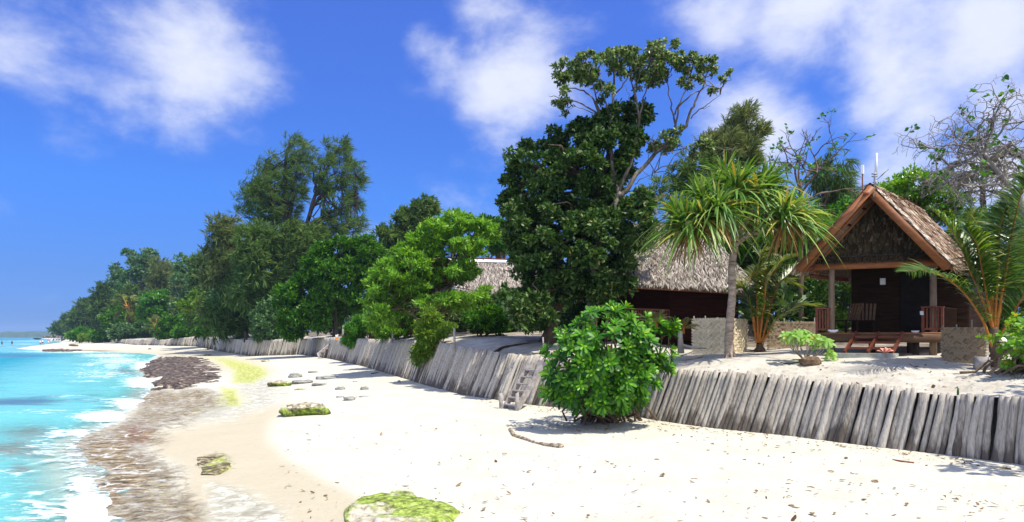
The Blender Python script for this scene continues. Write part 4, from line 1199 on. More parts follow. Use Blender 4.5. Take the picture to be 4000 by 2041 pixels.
make_tree("broadleaf_tree", "dark backing tree low behind the dome tree trunk and the feathery shrub", "tree", 82,
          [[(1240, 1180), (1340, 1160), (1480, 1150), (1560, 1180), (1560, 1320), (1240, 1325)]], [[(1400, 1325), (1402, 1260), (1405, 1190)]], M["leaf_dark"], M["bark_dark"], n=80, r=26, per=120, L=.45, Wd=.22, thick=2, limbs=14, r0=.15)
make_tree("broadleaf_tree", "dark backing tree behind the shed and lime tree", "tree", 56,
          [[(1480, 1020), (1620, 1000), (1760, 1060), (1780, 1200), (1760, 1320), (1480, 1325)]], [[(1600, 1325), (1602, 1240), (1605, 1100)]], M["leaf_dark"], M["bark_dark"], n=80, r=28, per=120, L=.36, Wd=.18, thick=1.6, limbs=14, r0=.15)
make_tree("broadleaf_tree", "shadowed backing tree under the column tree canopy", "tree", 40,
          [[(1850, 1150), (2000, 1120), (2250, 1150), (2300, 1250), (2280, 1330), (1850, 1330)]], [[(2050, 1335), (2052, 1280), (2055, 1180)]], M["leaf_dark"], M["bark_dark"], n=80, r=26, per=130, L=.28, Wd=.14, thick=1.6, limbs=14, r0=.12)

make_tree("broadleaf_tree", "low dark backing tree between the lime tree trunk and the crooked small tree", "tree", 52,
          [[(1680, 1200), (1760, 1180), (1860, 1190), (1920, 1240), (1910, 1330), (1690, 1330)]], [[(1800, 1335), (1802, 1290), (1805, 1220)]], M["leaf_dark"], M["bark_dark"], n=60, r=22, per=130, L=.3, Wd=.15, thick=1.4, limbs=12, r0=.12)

# --- huge dark column tree and the umbrella tree growing through it
make_tree("broadleaf_tree", "huge dark glossy tree forming a rounded column in the middle of the picture", "tree", 28,
          [c19b([(130, 650), (150, 560), (180, 480), (280, 385), (400, 325), (520, 285), (620, 215), (780, 155), (950, 95), (1100, 50), (1250, 40), (1380, 85), (1415, 170), (1360, 260), (1330, 400), (1280, 560), (1200, 720), (1140, 850), (1100, 1000), (800, 1060), (500, 1000), (280, 1050), (140, 1040), (125, 850)]),
           [(1958, 800), (2100, 780), (2330, 800), (2440, 860), (2460, 1000), (2480, 1090), (2440, 1160), (2330, 1200), (2250, 1190), (2110, 1170), (2010, 1120), (1975, 1000), (1958, 900)],
           [(2420, 770), (2500, 745), (2535, 820), (2530, 940), (2520, 1010), (2480, 1090), (2430, 1000)], [(1950, 1130), (2100, 1150), (2200, 1190), (2180, 1270), (2060, 1300), (1960, 1250)]],
          [[(2140, 1345), (2160, 1240), (2200, 1120), (2260, 950), (2330, 750), (2380, 600)], [(2190, 1140), (2120, 1000), (2060, 850), (2030, 720)], [(2230, 1040), (2330, 900), (2440, 650), (2500, 520)]],
          M["leaf_dark"], M["bark_brown"], n=620, r=25, per=220, L=.17, Wd=.105, thick=2.6, limbs=70, r0=.32, dys=[0, -.9, -.8, -1.6])


def umbrella_branches(tb, C):
    Y = 26.7; node = []
    lines = [([(2416, 755), (2402, 721), (2391, 595), (2385, 492), (2397, 378), (2405, 293), (2400, 240)], .13, .04), ([(2416, 755), (2470, 618), (2496, 470), (2482, 378), (2465, 298)], .12, .03),
             ([(2420, 770), (2448, 743), (2494, 669), (2556, 607), (2636, 527), (2688, 487), (2699, 435), (2720, 390), (2745, 344), (2760, 290)], .15, .025),
             ([(2600, 555), (2640, 500), (2636, 447), (2625, 395), (2611, 315)], .07, .025), ([(2636, 500), (2648, 430), (2699, 367), (2773, 327), (2830, 335)], .06, .015),
             ([(2636, 450), (2660, 390), (2690, 330), (2700, 270)], .05, .015), ([(2699, 464), (2740, 425), (2770, 410), (2807, 378)], .035, .01), ([(2740, 425), (2765, 425)], .02, .008),
             ([(2345, 455), (2311, 378), (2265, 344), (2197, 333), (2180, 280)], .06, .015), ([(2350, 460), (2300, 420), (2242, 395), (2170, 375), (2145, 364)], .055, .012), ([(2391, 595), (2360, 500), (2345, 455), (2330, 380), (2310, 310), (2290, 250)], .08, .02),
             ([(2345, 455), (2290, 430), (2240, 425), (2215, 443)], .03, .008), ([(2385, 470), (2365, 400), (2350, 330), (2340, 260)], .05, .015), ([(2497, 470), (2510, 390), (2530, 340), (2540, 300)], .05, .015),
             ([(2490, 430), (2475, 350), (2500, 290), (2530, 240)], .045, .015), ([(2465, 400), (2450, 360), (2425, 330)], .02, .006), ([(2397, 378), (2440, 320), (2480, 280), (2520, 250)], .045, .015), ([(2510, 665), (2550, 700), (2545, 690), (2548, 683)], .012, .01),
             ([(2480, 720), (2510, 700), (2548, 683)], .03, .008), ([(2556, 607), (2590, 575), (2640, 560), (2690, 570)], .06, .015), ([(2560, 600), (2540, 560), (2560, 520)], .05, .015), ([(2690, 570), (2730, 585), (2790, 580), (2850, 590)], .03, .008)]
    for pts, a, b in lines:
        P = np.array([W(px, py, Y) for px, py in pts]); k = max(8, len(pts) * 3)
        t = np.linspace(0, len(pts) - 1, k)
        q = np.stack([np.interp(t, np.arange(len(pts)), P[:, i]) for i in range(3)], 1)
        q[:, 1] += np.sin(np.linspace(0, 2.5, k) + a * 90) * .35 * np.linspace(0, 1, k)
        q[1:-1] += RNG.normal(size=(k - 2, 3)) * .022
        tb.tube(q, np.linspace(a * .72, b * .7, k), 7)
        node.append(q[k // 2:])
    node = np.concatenate(node)
    for c in C[RNG.permutation(len(C))[:150]]:
        d = np.linalg.norm(node - c, axis=1) + np.where(node[:, 2] > c[2], 3, 0)
        j = int(np.argmin(d))
        tb.tube(limb_pts(node[j], c, .05, 6, .07), np.linspace(.022, .008, 6), 5, cap=False)


make_tree("umbrella_tree", "tallest tree with a pale trunk and a thin umbrella crown above the dark column tree", "tree", 26.7,
          [c19([(470, 190), (560, 150), (650, 130), (760, 120), (860, 80), (900, 100), (880, 230), (830, 300), (760, 330), (690, 310), (600, 270), (540, 270), (490, 330), (470, 260)]),
           c19([(860, 75), (960, 85), (1110, 65), (1210, 40), (1300, 65), (1335, 130), (1330, 260), (1200, 250), (1200, 320), (1130, 340), (1060, 270), (950, 240), (880, 240)]),
           c19([(1320, 140), (1420, 160), (1520, 145), (1570, 220), (1580, 260), (1540, 280), (1470, 240), (1440, 310), (1380, 300), (1330, 260)]), c19([(1560, 270), (1655, 295), (1640, 330), (1600, 350)]),
           c19([(420, 370), (500, 390), (605, 425), (600, 445), (540, 480), (480, 440)]), c19([(760, 380), (840, 360), (880, 410), (820, 450)]),
           c19([(1100, 730), (1180, 640), (1330, 640), (1310, 720), (1290, 800), (1180, 760)]), c19([(1400, 720), (1500, 715), (1540, 800), (1450, 830), (1360, 790)]), c19([(1000, 350), (1080, 330), (1060, 380)])],
          [[(2300, 1330), (2330, 960), (2357, 892), (2385, 830), (2410, 775), (2418, 750)]],
          M["leaf_umbrella"], M["bark_pale"], n=250, r=14, per=80, L=.125, Wd=.085, thick=1.4, limbs=0, r0=.24, inset=8, extra=umbrella_branches, flat=.7)

# --- trees on the right
make_tree("casuarina_tree", "feathery casuarina rising behind the pandanus", "tree", 42,
          [[(2740, 640), (2735, 560), (2780, 515), (2800, 500), (2830, 520), (2850, 460), (2880, 440), (2920, 432), (2950, 500), (2985, 535), (2940, 590), (2930, 700), (2850, 740), (2760, 720)]],
          [[(2810, 1320), (2830, 900), (2850, 650), (2890, 480)]], M["needle_brown"], M["bark_dark"], n=85, r=20, per=170, L=.55, Wd=.045, thick=2.2, limbs=50, r0=.16, style="needle", wind=(.35, 0, .8), inset=6)
make_tree("casuarina_tree", "thin low casuarina sprays between the pale trunk and the pandanus", "tree", 40,
          [[(2600, 690), (2640, 650), (2680, 600), (2740, 590), (2780, 640), (2760, 740), (2680, 790), (2620, 780)], [(2510, 760), (2530, 720), (2560, 700), (2590, 760), (2560, 790)]],
          [[(2650, 1320), (2660, 900), (2690, 740), (2710, 640)], [(2655, 900), (2590, 790), (2550, 740)]], M["needle"], M["bark_dark"], n=45, r=17, per=110, L=.45, Wd=.05, thick=1.5, limbs=30, r0=.1, style="needle", wind=(.2, 0, .6), inset=5)
make_tree("casuarina_tree", "drooping casuarina sprays hanging left of the roof antennas", "tree", 40,
          [[(3200, 600), (3260, 570), (3290, 650), (3310, 720), (3345, 730), (3300, 780), (3230, 780), (3190, 700)]],
          [[(3200, 1320), (3205, 900), (3220, 720), (3250, 620)]], M["needle"], M["bark_dark"], n=32, r=17, per=110, L=.6, Wd=.04, thick=1.5, limbs=20, r0=.1, style="needle", wind=(.2, 0, -.5), inset=6)


def grow(tb, p, d, L, r, depth, spread=.55, up=.12, tips=None, minr=.008, bend=.25):
    k = 5
    pts = [p]; dd = np.array(d, float)
    for _ in range(k):
        dd = nrm(dd + RNG.normal(size=3) * bend * .5 + np.array([0, 0, up * .3]))
        pts.append(pts[-1] + dd * L / k)
    r2 = max(minr, r * .68)
    tb.tube(pts, np.linspace(r, r2, k + 1), 5 if r > .03 else 4, cap=False)
    if depth == 0:
        if tips is not None: tips.append((pts[-1], dd))
        return
    nb = 2 if RNG.random() < .6 else 3
    for i in range(nb):
        nd = nrm(dd + RNG.normal(size=3) * spread + np.array([0, 0, up]))
        grow(tb, pts[-1] if i < 2 else pts[3], nd, L * RNG.uniform(.62, .88), r2, depth - 1, spread, up, tips, minr, bend)


def bare_tree(name, label, Y, trunk, starts, leaf, bark, leaves=.25, L=.14, Wd=.11, r0=.12, depth=5, Lk=1.0, **kw):
    base = W(trunk[0][0], trunk[0][1], Y)
    root = thing(name, label, "tree", base)
    tb = MB(); tips = []
    pts = [W(px, py, Y) for px, py in trunk]
    trunk_tube(tb, pts, r0, r0 * .5)
    for (px, py, qx, qy, dy, r) in starts:
        a = W(px, py, Y); b = W(qx, qy, Y + dy)
        grow(tb, a, nrm(b - a), np.linalg.norm(b - a) * Lk, r, depth, tips=tips, **kw)
    tb.build("trunk", bark, root)
    cb = MB()
    sel = [t for t in tips if RNG.random() < leaves]
    C = np.array([t[0] for t in sel]); R = np.full(len(sel), .16)
    leaves_on(cb, C, R, 8, L, Wd, clump=4)
    cb.build("crown", leaf, root)
    return root


bare_tree("bare_tree", "nearly bare tree with sparse leaves above the pandanus, left of the antennas", 33, [(3130, 1320), (3130, 900), (3127, 706)],
          [(3127, 740, 3075, 650, 0, .07), (3127, 720, 3125, 620, .3, .06), (3128, 760, 3200, 650, -.4, .07), (3130, 790, 3240, 720, .3, .06), (3127, 730, 3180, 630, .6, .05), (3127, 750, 3060, 690, .8, .05)],
          M["leaf_bright"], M["bark_brown"], .4, .17, .12, .14, 4, Lk=.8, spread=.65, up=-.02, minr=.008)
bare_tree("bare_tree", "big leafless grey tree with curling twigs in the top right corner", 27, [(4040, 1330), (4040, 900), (3973, 760), (3876, 651), (3843, 601)],
          [(3843, 605, 3826, 520, 0, .08), (3876, 651, 3790, 590, .4, .07), (3860, 625, 3900, 520, -.5, .07), (3843, 601, 3740, 560, -.4, .07), (3890, 665, 3800, 660, .9, .06), (3930, 700, 3980, 590, .4, .07), (3960, 740, 3860, 740, -.6, .05),
           (3850, 610, 3860, 500, .6, .06), (3960, 745, 4010, 640, -.3, .06), (3843, 601, 3770, 530, .3, .06), (3880, 655, 3760, 640, .2, .05), (3905, 690, 3800, 720, -.2, .045), (3800, 585, 3700, 600, .2, .04), (3790, 590, 3710, 640, -.3, .04), (3843, 601, 3800, 470, -.2, .05), (3880, 655, 3960, 560, .2, .05), (3826, 540, 3890, 450, .3, .04), (3826, 540, 3750, 480, .1, .04), (3940, 720, 3850, 790, .3, .035)],
          M["leaf_bright"], M["bark_grey"], .03, .2, .17, .17, 5, Lk=.9, spread=.7, up=-.03, bend=.6, minr=.0075)

BG = "green trees behind the right hut"
make_tree("broadleaf_tree", "leafy tree whose pale green top rises right of the hut ridge", "tree", 31,
          [CR(2900, 350, 2.0218, [(1060, 790), (1120, 730), (1180, 690), (1200, 640), (1290, 650), (1300, 710), (1450, 770), (1530, 820), (1640, 880), (1720, 960), (1700, 1050), (1500, 1000), (1250, 900)])],
          [[(3560, 1330), (3560, 1000), (3555, 850), (3540, 750)]], M["leaf_lime_bush"], M["bark_brown"], n=110, r=24, per=90, L=.2, Wd=.08, thick=2, limbs=40, r0=.16)
make_tree("broadleaf_tree", "dense green tree filling the gap between pandanus and hut", "tree", 36,
          [[(3060, 830), (3150, 800), (3250, 800), (3340, 790), (3350, 900), (3300, 1010), (3220, 1150), (3300, 1300), (3100, 1330), (3040, 1200), (3020, 950)]],
          [[(3180, 1335), (3185, 1150), (3190, 950)], [(3185, 1200), (3120, 1050), (3090, 930)]], M["leaf_bright"], M["bark_pale"], n=190, r=30, per=100, L=.24, Wd=.12, thick=2.2, limbs=50, r0=.14)
make_tree("broadleaf_tree", "shaded green tree behind the pandanus trunk beside the second house", "tree", 37,
          [[(2790, 860), (2900, 850), (3020, 850), (3060, 950), (3040, 1200), (3050, 1320), (2940, 1330), (2890, 1180), (2880, 1050), (2800, 960)]],
          [[(2990, 1335), (2985, 1150), (2960, 950)], [(2985, 1200), (3030, 1050), (3040, 930)]], M["leaf_green"], M["bark_pale"], n=170, r=30, per=110, L=.24, Wd=.12, thick=2.2, limbs=50, r0=.14)
make_tree("broadleaf_tree", "tangled green tree seen under the veranda roof behind the hut", "tree", 33,
          [[(3170, 1060), (3400, 1060), (3420, 1330), (3180, 1335)]], [[(3290, 1340), (3290, 1220), (3300, 1100)]], M["leaf_olive"], M["bark_pale"], n=90, r=30, per=80, L=.2, Wd=.09, thick=1.6, limbs=40, r0=.1)
make_tree("broadleaf_tree", "dull green tree behind the right coconut palm at the picture edge", "tree", 29,
          [[(3660, 840), (3760, 830), (3900, 800), (4050, 790), (4150, 900), (4150, 1330), (3900, 1340), (3740, 1300), (3720, 1050)]],
          [[(3900, 1340), (3900, 1100), (3890, 900)], [(3900, 1150), (3990, 980), (4020, 880)]], M["leaf_olive"], M["bark_brown"], n=190, r=32, per=95, L=.2, Wd=.09, thick=2, limbs=50, r0=.14)


def shade_tree():
    b0 = np.array([14.6, 10.6, ground_z(14.6, 10.6) - .1])
    root = thing("broadleaf_tree", "broad tree just beyond the right picture edge shading the palisade end", "tree", b0)
    cc = np.array([13.9, 10.2, 6.2])
    d = nrm(RNG.normal(size=(70, 3))); C = cc + d * RNG.random((70, 1)) ** .4 * np.array([2.9, 2.7, 1.6]); R = np.full(70, .5)
    tb = MB(); trk = [b0, b0 + [-.1, 0, 1.6], b0 + [-.4, -.2, 3.0], cc]
    trunk_tube(tb, trk, .2, .08); add_limbs(tb, trk, .2, C, 40, .06, .012); tb.build("trunk", M["bark_brown"], root)
    cb = MB(); leaves_on(cb, C, R, 70, .22, .13); cb.build("crown", M["leaf_bright"], root)


shade_tree()


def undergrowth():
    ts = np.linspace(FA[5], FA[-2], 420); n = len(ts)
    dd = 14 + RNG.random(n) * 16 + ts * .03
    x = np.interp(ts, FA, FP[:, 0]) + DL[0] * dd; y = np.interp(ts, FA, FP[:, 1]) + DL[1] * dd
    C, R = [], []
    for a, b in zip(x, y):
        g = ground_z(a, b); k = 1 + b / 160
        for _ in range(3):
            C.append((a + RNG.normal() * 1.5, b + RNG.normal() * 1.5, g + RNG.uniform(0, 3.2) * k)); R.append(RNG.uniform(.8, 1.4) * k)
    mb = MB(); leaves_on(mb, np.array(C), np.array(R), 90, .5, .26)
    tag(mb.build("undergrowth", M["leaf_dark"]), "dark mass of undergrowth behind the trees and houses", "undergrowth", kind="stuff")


undergrowth()


# --- palms
def frond_mb(rachis, r0, leaf_len, n=55, w=.035, droop=.35, twist=0.0, vee=.35):
    """rachis: 3-D points; leaflets on both sides"""
    P = np.asarray(rachis, float); m = len(P)
    t = np.linspace(0, m - 1, 40)
    # smooth the polyline
    q = np.stack([np.interp(t, np.arange(m), P[:, i]) for i in range(3)], 1)
    for _ in range(6):
        q[1:-1] = (q[:-2] + 2 * q[1:-1] + q[2:]) / 4
    mb = MB()
    mb.tube(q, np.linspace(r0, r0 * .15, 40), 6, mat=1)
    tan = nrm(np.gradient(q, axis=0))
    s = np.linspace(.2, .995, n)
    k = s * 39
    base = np.stack([np.interp(k, np.arange(40), q[:, i]) for i in range(3)], 1)
    tn = nrm(np.stack([np.interp(k, np.arange(40), tan[:, i]) for i in range(3)], 1))
    ref = np.array([math.sin(twist), -math.cos(twist) * .25, 1.0])
    sd = nrm(np.cross(tn, ref + 0 * tn))
    nn = nrm(np.cross(sd, tn))
    Ls = leaf_len * np.clip(np.sin(np.pi * (.12 + .83 * s)) ** .7, .25, 1)
    for sg in (-1, 1):
        d = nrm(sd * sg * .85 + tn * (.45 + .5 * s[:, None]) + nn * vee + RNG.normal(size=(n, 3)) * .09)
        side = nrm(np.cross(d, nn) * .0 + np.cross(d, np.cross(d, nn)) * .75 + tn * .65)
        mb.ribbons(base, d, side, Ls * RNG.uniform(.85, 1.1, n), w, droop * RNG.uniform(.7, 1.4, n), 4, (.6, 1, .8, .5, .05))
    return mb


def palm(name, label, base, fronds, Y, leaf, r0=.03, leaf_len=.55, n=55, w=.035, group=None, droop=.35, trunk=None, tr=.12, stem=None):
    """fronds: photo-pixel polylines (base first) with a depth offset at the tip"""
    root = thing(name, label, "palm", base, group)
    if trunk is not None:
        tb = MB(); trunk_tube(tb, trunk, tr, tr * .7); tb.build("trunk", M["bark_brown"], root)
    for (pts, dy) in fronds:
        m = len(pts)
        P = [W(px, py, Y + dy * (i / (m - 1))) for i, (px, py) in enumerate(pts)]
        frond_mb(P, r0, leaf_len * random.uniform(.9, 1.1), n, w, droop, random.uniform(-.3, .3)).build("frond", [leaf, stem or M["rachis"]], root)
    return root


b = gp(3895, 1425)
YR = 16.8
palm("coconut_palm", "young coconut palm with orange stems in front of the hut at the right edge", W(3890, 1440, YR),
     [([(3888, 1400), (3846, 1259), (3773, 1148), (3697, 1084), (3610, 1057), (3541, 1061)], -.6), ([(3882, 1300), (3831, 1152), (3785, 1046), (3750, 950), (3700, 880), (3640, 815)], .2),
      ([(3880, 1280), (3874, 1076), (3880, 980), (3890, 900), (3900, 850)], .9), ([(3892, 1290), (3933, 1095), (3971, 1008), (4010, 870), (4080, 760)], .3),
      ([(3890, 1290), (3925, 1080), (3955, 900), (3985, 770), (4030, 650)], -.7), ([(3900, 1320), (3941, 1259), (3990, 1167), (4060, 1080), (4150, 1040)], -.5), ([(3880, 1290), (3850, 1080), (3800, 950), (3720, 900)], 1.2), ([(3882, 1290), (3860, 1060), (3830, 900), (3790, 830)], .6), ([(3885, 1290), (3900, 1050), (3905, 900), (3930, 800)], -.3), ([(3885, 1300), (3890, 1110), (3930, 960), (4000, 900)], 1.0), ([(3878, 1290), (3845, 1100), (3820, 960), (3770, 880)], -.4)],
     YR, M["frond"], .035, 1.0, 92, .045, trunk=[W(3892, 1445, YR), W(3885, 1360, YR), W(3882, 1280, YR)], tr=.13)
palm("coconut_palm", "young coconut palm with orange stems between the woven screen and the hut", W(2972, 1372, 24),
     [([(2964, 1340), (2973, 1192), (3005, 1082), (3050, 1018), (3095, 995)], .5), ([(2962, 1340), (2955, 1091), (2968, 1000), (2995, 985)], -.3), ([(2975, 1340), (3032, 1114), (3110, 1050), (3190, 1050)], -.6),
      ([(2970, 1360), (3023, 1256), (3119, 1192), (3205, 1195)], -.7), ([(2955, 1340), (2930, 1180), (2905, 1125), (2860, 1130)], .4), ([(2966, 1340), (2990, 1150), (3040, 1090), (3130, 1120)], .6), ([(2960, 1340), (2940, 1200), (2925, 1100), (2950, 1040)], .8), ([(2966, 1340), (2985, 1190), (2990, 1080), (3020, 1040)], -.8)],
     24, M["frond_mix"], .04, .95, 74, .05, trunk=[W(2968, 1375, 24), W(2966, 1345, 24)], tr=.16)
palm("coconut_palm", "dull coconut palm crown behind the bare tree in the top right corner", W(3850, 1320, 31),
     [([(3840, 740), (3760, 690), (3690, 680), (3630, 690)], -.5), ([(3840, 740), (3790, 640), (3740, 640), (3700, 690)], .5), ([(3840, 740), (3830, 620), (3850, 560)], .3), ([(3840, 740), (3880, 640), (3930, 600), (3960, 610)], -.4), ([(3840, 740), (3920, 690), (3990, 690), (4060, 720)], .4),
      ([(3840, 740), (3900, 760), (3950, 830)], -.6), ([(3840, 740), (3780, 760), (3730, 840)], .5), ([(3840, 740), (3870, 620), (3900, 570)], 1.0), ([(3840, 740), (3800, 680), (3720, 740)], -1.0)],
     31, M["frond_grey"], .05, 1.0, 52, .10, trunk=[W(3850, 1320, 31), W(3860, 1000, 31), W(3840, 745, 31)], tr=.16, stem=M["bark_grey"])
palm("coconut_palm", "pale palm fronds showing between the dark column tree and the pandanus", W(2570, 1320, 34),
     [([(2570, 870), (2540, 800), (2500, 800)], 0), ([(2570, 870), (2560, 790), (2600, 760)], .4), ([(2570, 870), (2620, 830), (2650, 860)], -.3), ([(2570, 870), (2530, 850), (2510, 900)], .3), ([(2570, 870), (2600, 900), (2610, 960)], .3)],
     34, M["frond_grey"], .03, .7, 34, .06, trunk=[W(2570, 1320, 34), W(2575, 1000, 34), W(2570, 880, 34)], tr=.13, stem=M["bark_grey"])
palm("coconut_palm", "far coconut palm with a long pale frond in front of the dark forest", W(500, 1310, 190),
     [([(498, 1200), (465, 1180), (440, 1172)], 0), ([(498, 1200), (480, 1160), (460, 1150)], 1), ([(498, 1200), (510, 1160), (530, 1170)], -1), ([(498, 1200), (530, 1190), (545, 1215)], 0), ([(498, 1200), (520, 1220), (538, 1250)], -1), ([(498, 1200), (500, 1230), (505, 1260)], 1), ([(498, 1200), (525, 1175), (540, 1185)], 1), ([(498, 1200), (470, 1210), (460, 1240)], 1)],
     190, M["frond_mix"], .14, 2.2, 30, .3, trunk=[W(500, 1312, 190), W(502, 1260, 190), W(498, 1202, 190)], tr=.28)
palm("coconut_palm", "small orange-stemmed palm behind the farthest palisade", W(612, 1322, 157),
     [([(611, 1300), (600, 1265), (580, 1245)], 0), ([(611, 1300), (612, 1255), (605, 1230)], .5), ([(611, 1300), (622, 1260), (640, 1245)], -.5), ([(611, 1300), (632, 1275), (650, 1275)], 0), ([(611, 1300), (595, 1285), (575, 1285)], .5)],
     157, M["frond_mix"], .1, 1.5, 26, .2, trunk=[W(612, 1322, 157), W(611, 1302, 157)], tr=.3)


# --- small palm-like tufts by the second house
def tuft(label, px, py, Y, h, n=16, leaf=None):
    base = W(px, py, Y)
    root = thing("palm_seedling", label, "palm", base, "palm seedlings by the second house")
    mb = MB()
    mb.tube([base, base + np.array([0, 0, h * .35])], [.05, .03], 6, mat=1)
    for i in range(n):
        a = random.uniform(0, 6.283); e = random.uniform(.2, 1.3)
        d = np.array([math.cos(a) * math.cos(e), math.sin(a) * math.cos(e), math.sin(e)])
        P = [base + np.array([0, 0, h * .3]) + d * h * t + np.array([0, 0, -.35 * h * t * t]) for t in (0, .35, .7, 1.0)]
        f = frond_mb(P, .012, h * .3, 16, .03, .3)
        for v, at in zip(f.v, f.attr): pass
        off = mb.n
        mb.v += f.v; mb.attr += f.attr
        mb.q += [(q + off, m) for q, m in f.q]; mb.t += [(q + off, m) for q, m in f.t]; mb.n += f.n
    mb.build("fronds_cluster", [leaf or M["frond_yellow"], M["rachis"]], root)
    return root


tuft("small yellow-tipped palm tuft above the big bush in front of the second house", 2565, 1290, 22.5, .75)
tuft("small palm tuft growing on a cut stump beside the woven screen", 2670, 1305, 22.5, .6)
tuft("tiny reddish palm tuft at the dark railing of the second house", 2470, 1250, 23, .35, 9)


# --- pandanus
def build_pandanus():
    Y = 20.5
    base = W(2850, 1414, Y)
    root = thing("pandanus_tree", "pandanus with a single grey trunk and drooping strap-leaf heads on the sand terrace", "pandanus", base)
    tb = MB()
    tr = [(2852, 1420), (2847, 1330), (2853, 1240), (2861, 1150), (2858, 1050), (2866, 985), (2876, 935)]
    P = np.array([W(px, py, Y) for px, py in tr])
    k = 40; t = np.linspace(0, len(P) - 1, k)
    q = np.stack([np.interp(t, np.arange(len(P)), P[:, i]) for i in range(3)], 1)
    rad = np.interp(np.linspace(0, 1, k), [0, .06, .3, .6, 1], [.19, .15, .125, .115, .10]) * (1 + .05 * np.sin(np.arange(k) * 1.9))
    tb.tube(q, rad, 12)
    br = [([(2870, 960), (2888, 945), (2920, 922), (2943, 912), (3000, 900), (3048, 895), (3068, 860)], .075), ([(2872, 945), (2850, 925), (2800, 918), (2742, 924), (2700, 905), (2686, 885)], .075),
          ([(2876, 935), (2855, 905), (2840, 880), (2812, 828)], .085), ([(2876, 940), (2885, 880), (2880, 800), (2876, 745)], .07), ([(2880, 930), (2920, 860), (2950, 800), (2966, 755)], .06), ([(2855, 905), (2790, 860), (2745, 800)], .055), ([(2740, 922), (2680, 880), (2645, 850)], .045), ([(3040, 896), (3100, 870), (3130, 845)], .045)]
    for pts, r in br:
        B = np.array([W(px, py, Y + .25 * math.sin(px)) for px, py in pts]); kk = 14; tt = np.linspace(0, len(B) - 1, kk)
        qq = np.stack([np.interp(tt, np.arange(len(B)), B[:, i]) for i in range(3)], 1)
        tb.tube(qq, np.linspace(r, r * .8, kk), 9)
    for a in np.linspace(0, 6.28, 9)[:-1]:   # prop roots at the foot
        d = np.array([math.cos(a), math.sin(a), 0])
        tb.tube([base + d * .08 + np.array([0, 0, .35]), base + d * .2 + np.array([0, 0, .12]), base + d * random.uniform(.3, .5) + np.array([0, 0, -.05])], [.05, .04, .02], 6)
    tb.build("trunk", M["bark_pandanus"], root)
    heads = [(2806, 812, 0, -.5, 1.0), (3071, 845, .35, -.4, 1.05), (2683, 880, -.3, -.5, .95), (2878, 735, 0, .2, 1.05), (2966, 748, .3, .4, 1.0), (2740, 785, -.25, .3, .95), (2642, 842, -.4, .3, .9), (3130, 838, .4, .5, .95), (2900, 790, .1, .8, .9), (2790, 740, -.1, .8, .85), (3020, 800, .3, .7, .9), (2745, 845, -.2, -.6, .85), (3000, 720, .25, .9, .9), (2830, 690, 0, 1.0, .9)]
    for (px, py, lx, dy, s) in heads:
        c = W(px, py, Y + dy)
        ax = nrm(np.array([lx, -.12, 1.0]))
        mb = MB()
        n = 135
        u = RNG.random(n) ** .8                     # 0 centre, 1 outer
        az = RNG.random(n) * 6.283
        el = np.interp(u, [0, .45, 1], [1.4, .7, -.45])
        d = np.stack([np.cos(az) * np.cos(el), np.sin(az) * np.cos(el), np.sin(el)], 1) + ax * .25 + np.array([.06, 0, 0])
        d = nrm(d)
        L = s * RNG.uniform(.9, 1.5, n) * np.interp(u, [0, .4, 1], [.75, 1.1, 1.25])
        side = nrm(np.cross(d, np.array([0, 0, 1.0]) + RNG.normal(size=(n, 3)) * .3))
        # straight first half, hanging second half
        mb.ribbons(c + d * .04 - ax * (u * .18)[:, None], d, side, L, .085 * s, np.interp(u, [0, .35, 1], [.15, .55, .85]) * RNG.uniform(.5, 1.3, n), 7, (.9, 1, 1, .9, .75, .5, .06))
        nd = 30
        az = RNG.random(nd) * 6.283
        d = nrm(np.stack([np.cos(az) * .5, np.sin(az) * .5, -RNG.random(nd) * .6 - .2], 1) + np.array([.1, 0, 0]))
        side = nrm(np.cross(d, RNG.normal(size=(nd, 3))))
        mb.ribbons(c - ax * RNG.uniform(.05, .3, (nd, 1)), d, side, s * RNG.uniform(.5, 1.0, nd), .05, .5, 5, (.8, 1, .9, .7, .1), mat=1)
        mb.build("leaf_head", [M["strap"], M["strap_dry"]], root)
    fb = MB()                                         # round green fruit
    c = W(2690, 875, Y - .75)
    th = np.linspace(0, math.pi, 9)
    fb.tube([c + np.array([0, 0, -.12 * math.cos(a)]) for a in th], [.005 + .11 * math.sin(a) for a in th], 12)
    fb.build("fruit", mat_noise("green_fruit", [(.4, (.2, .24, .05)), (.6, (.4, .42, .12))], (40, 40, 40), .6, .8), root)


build_pandanus()


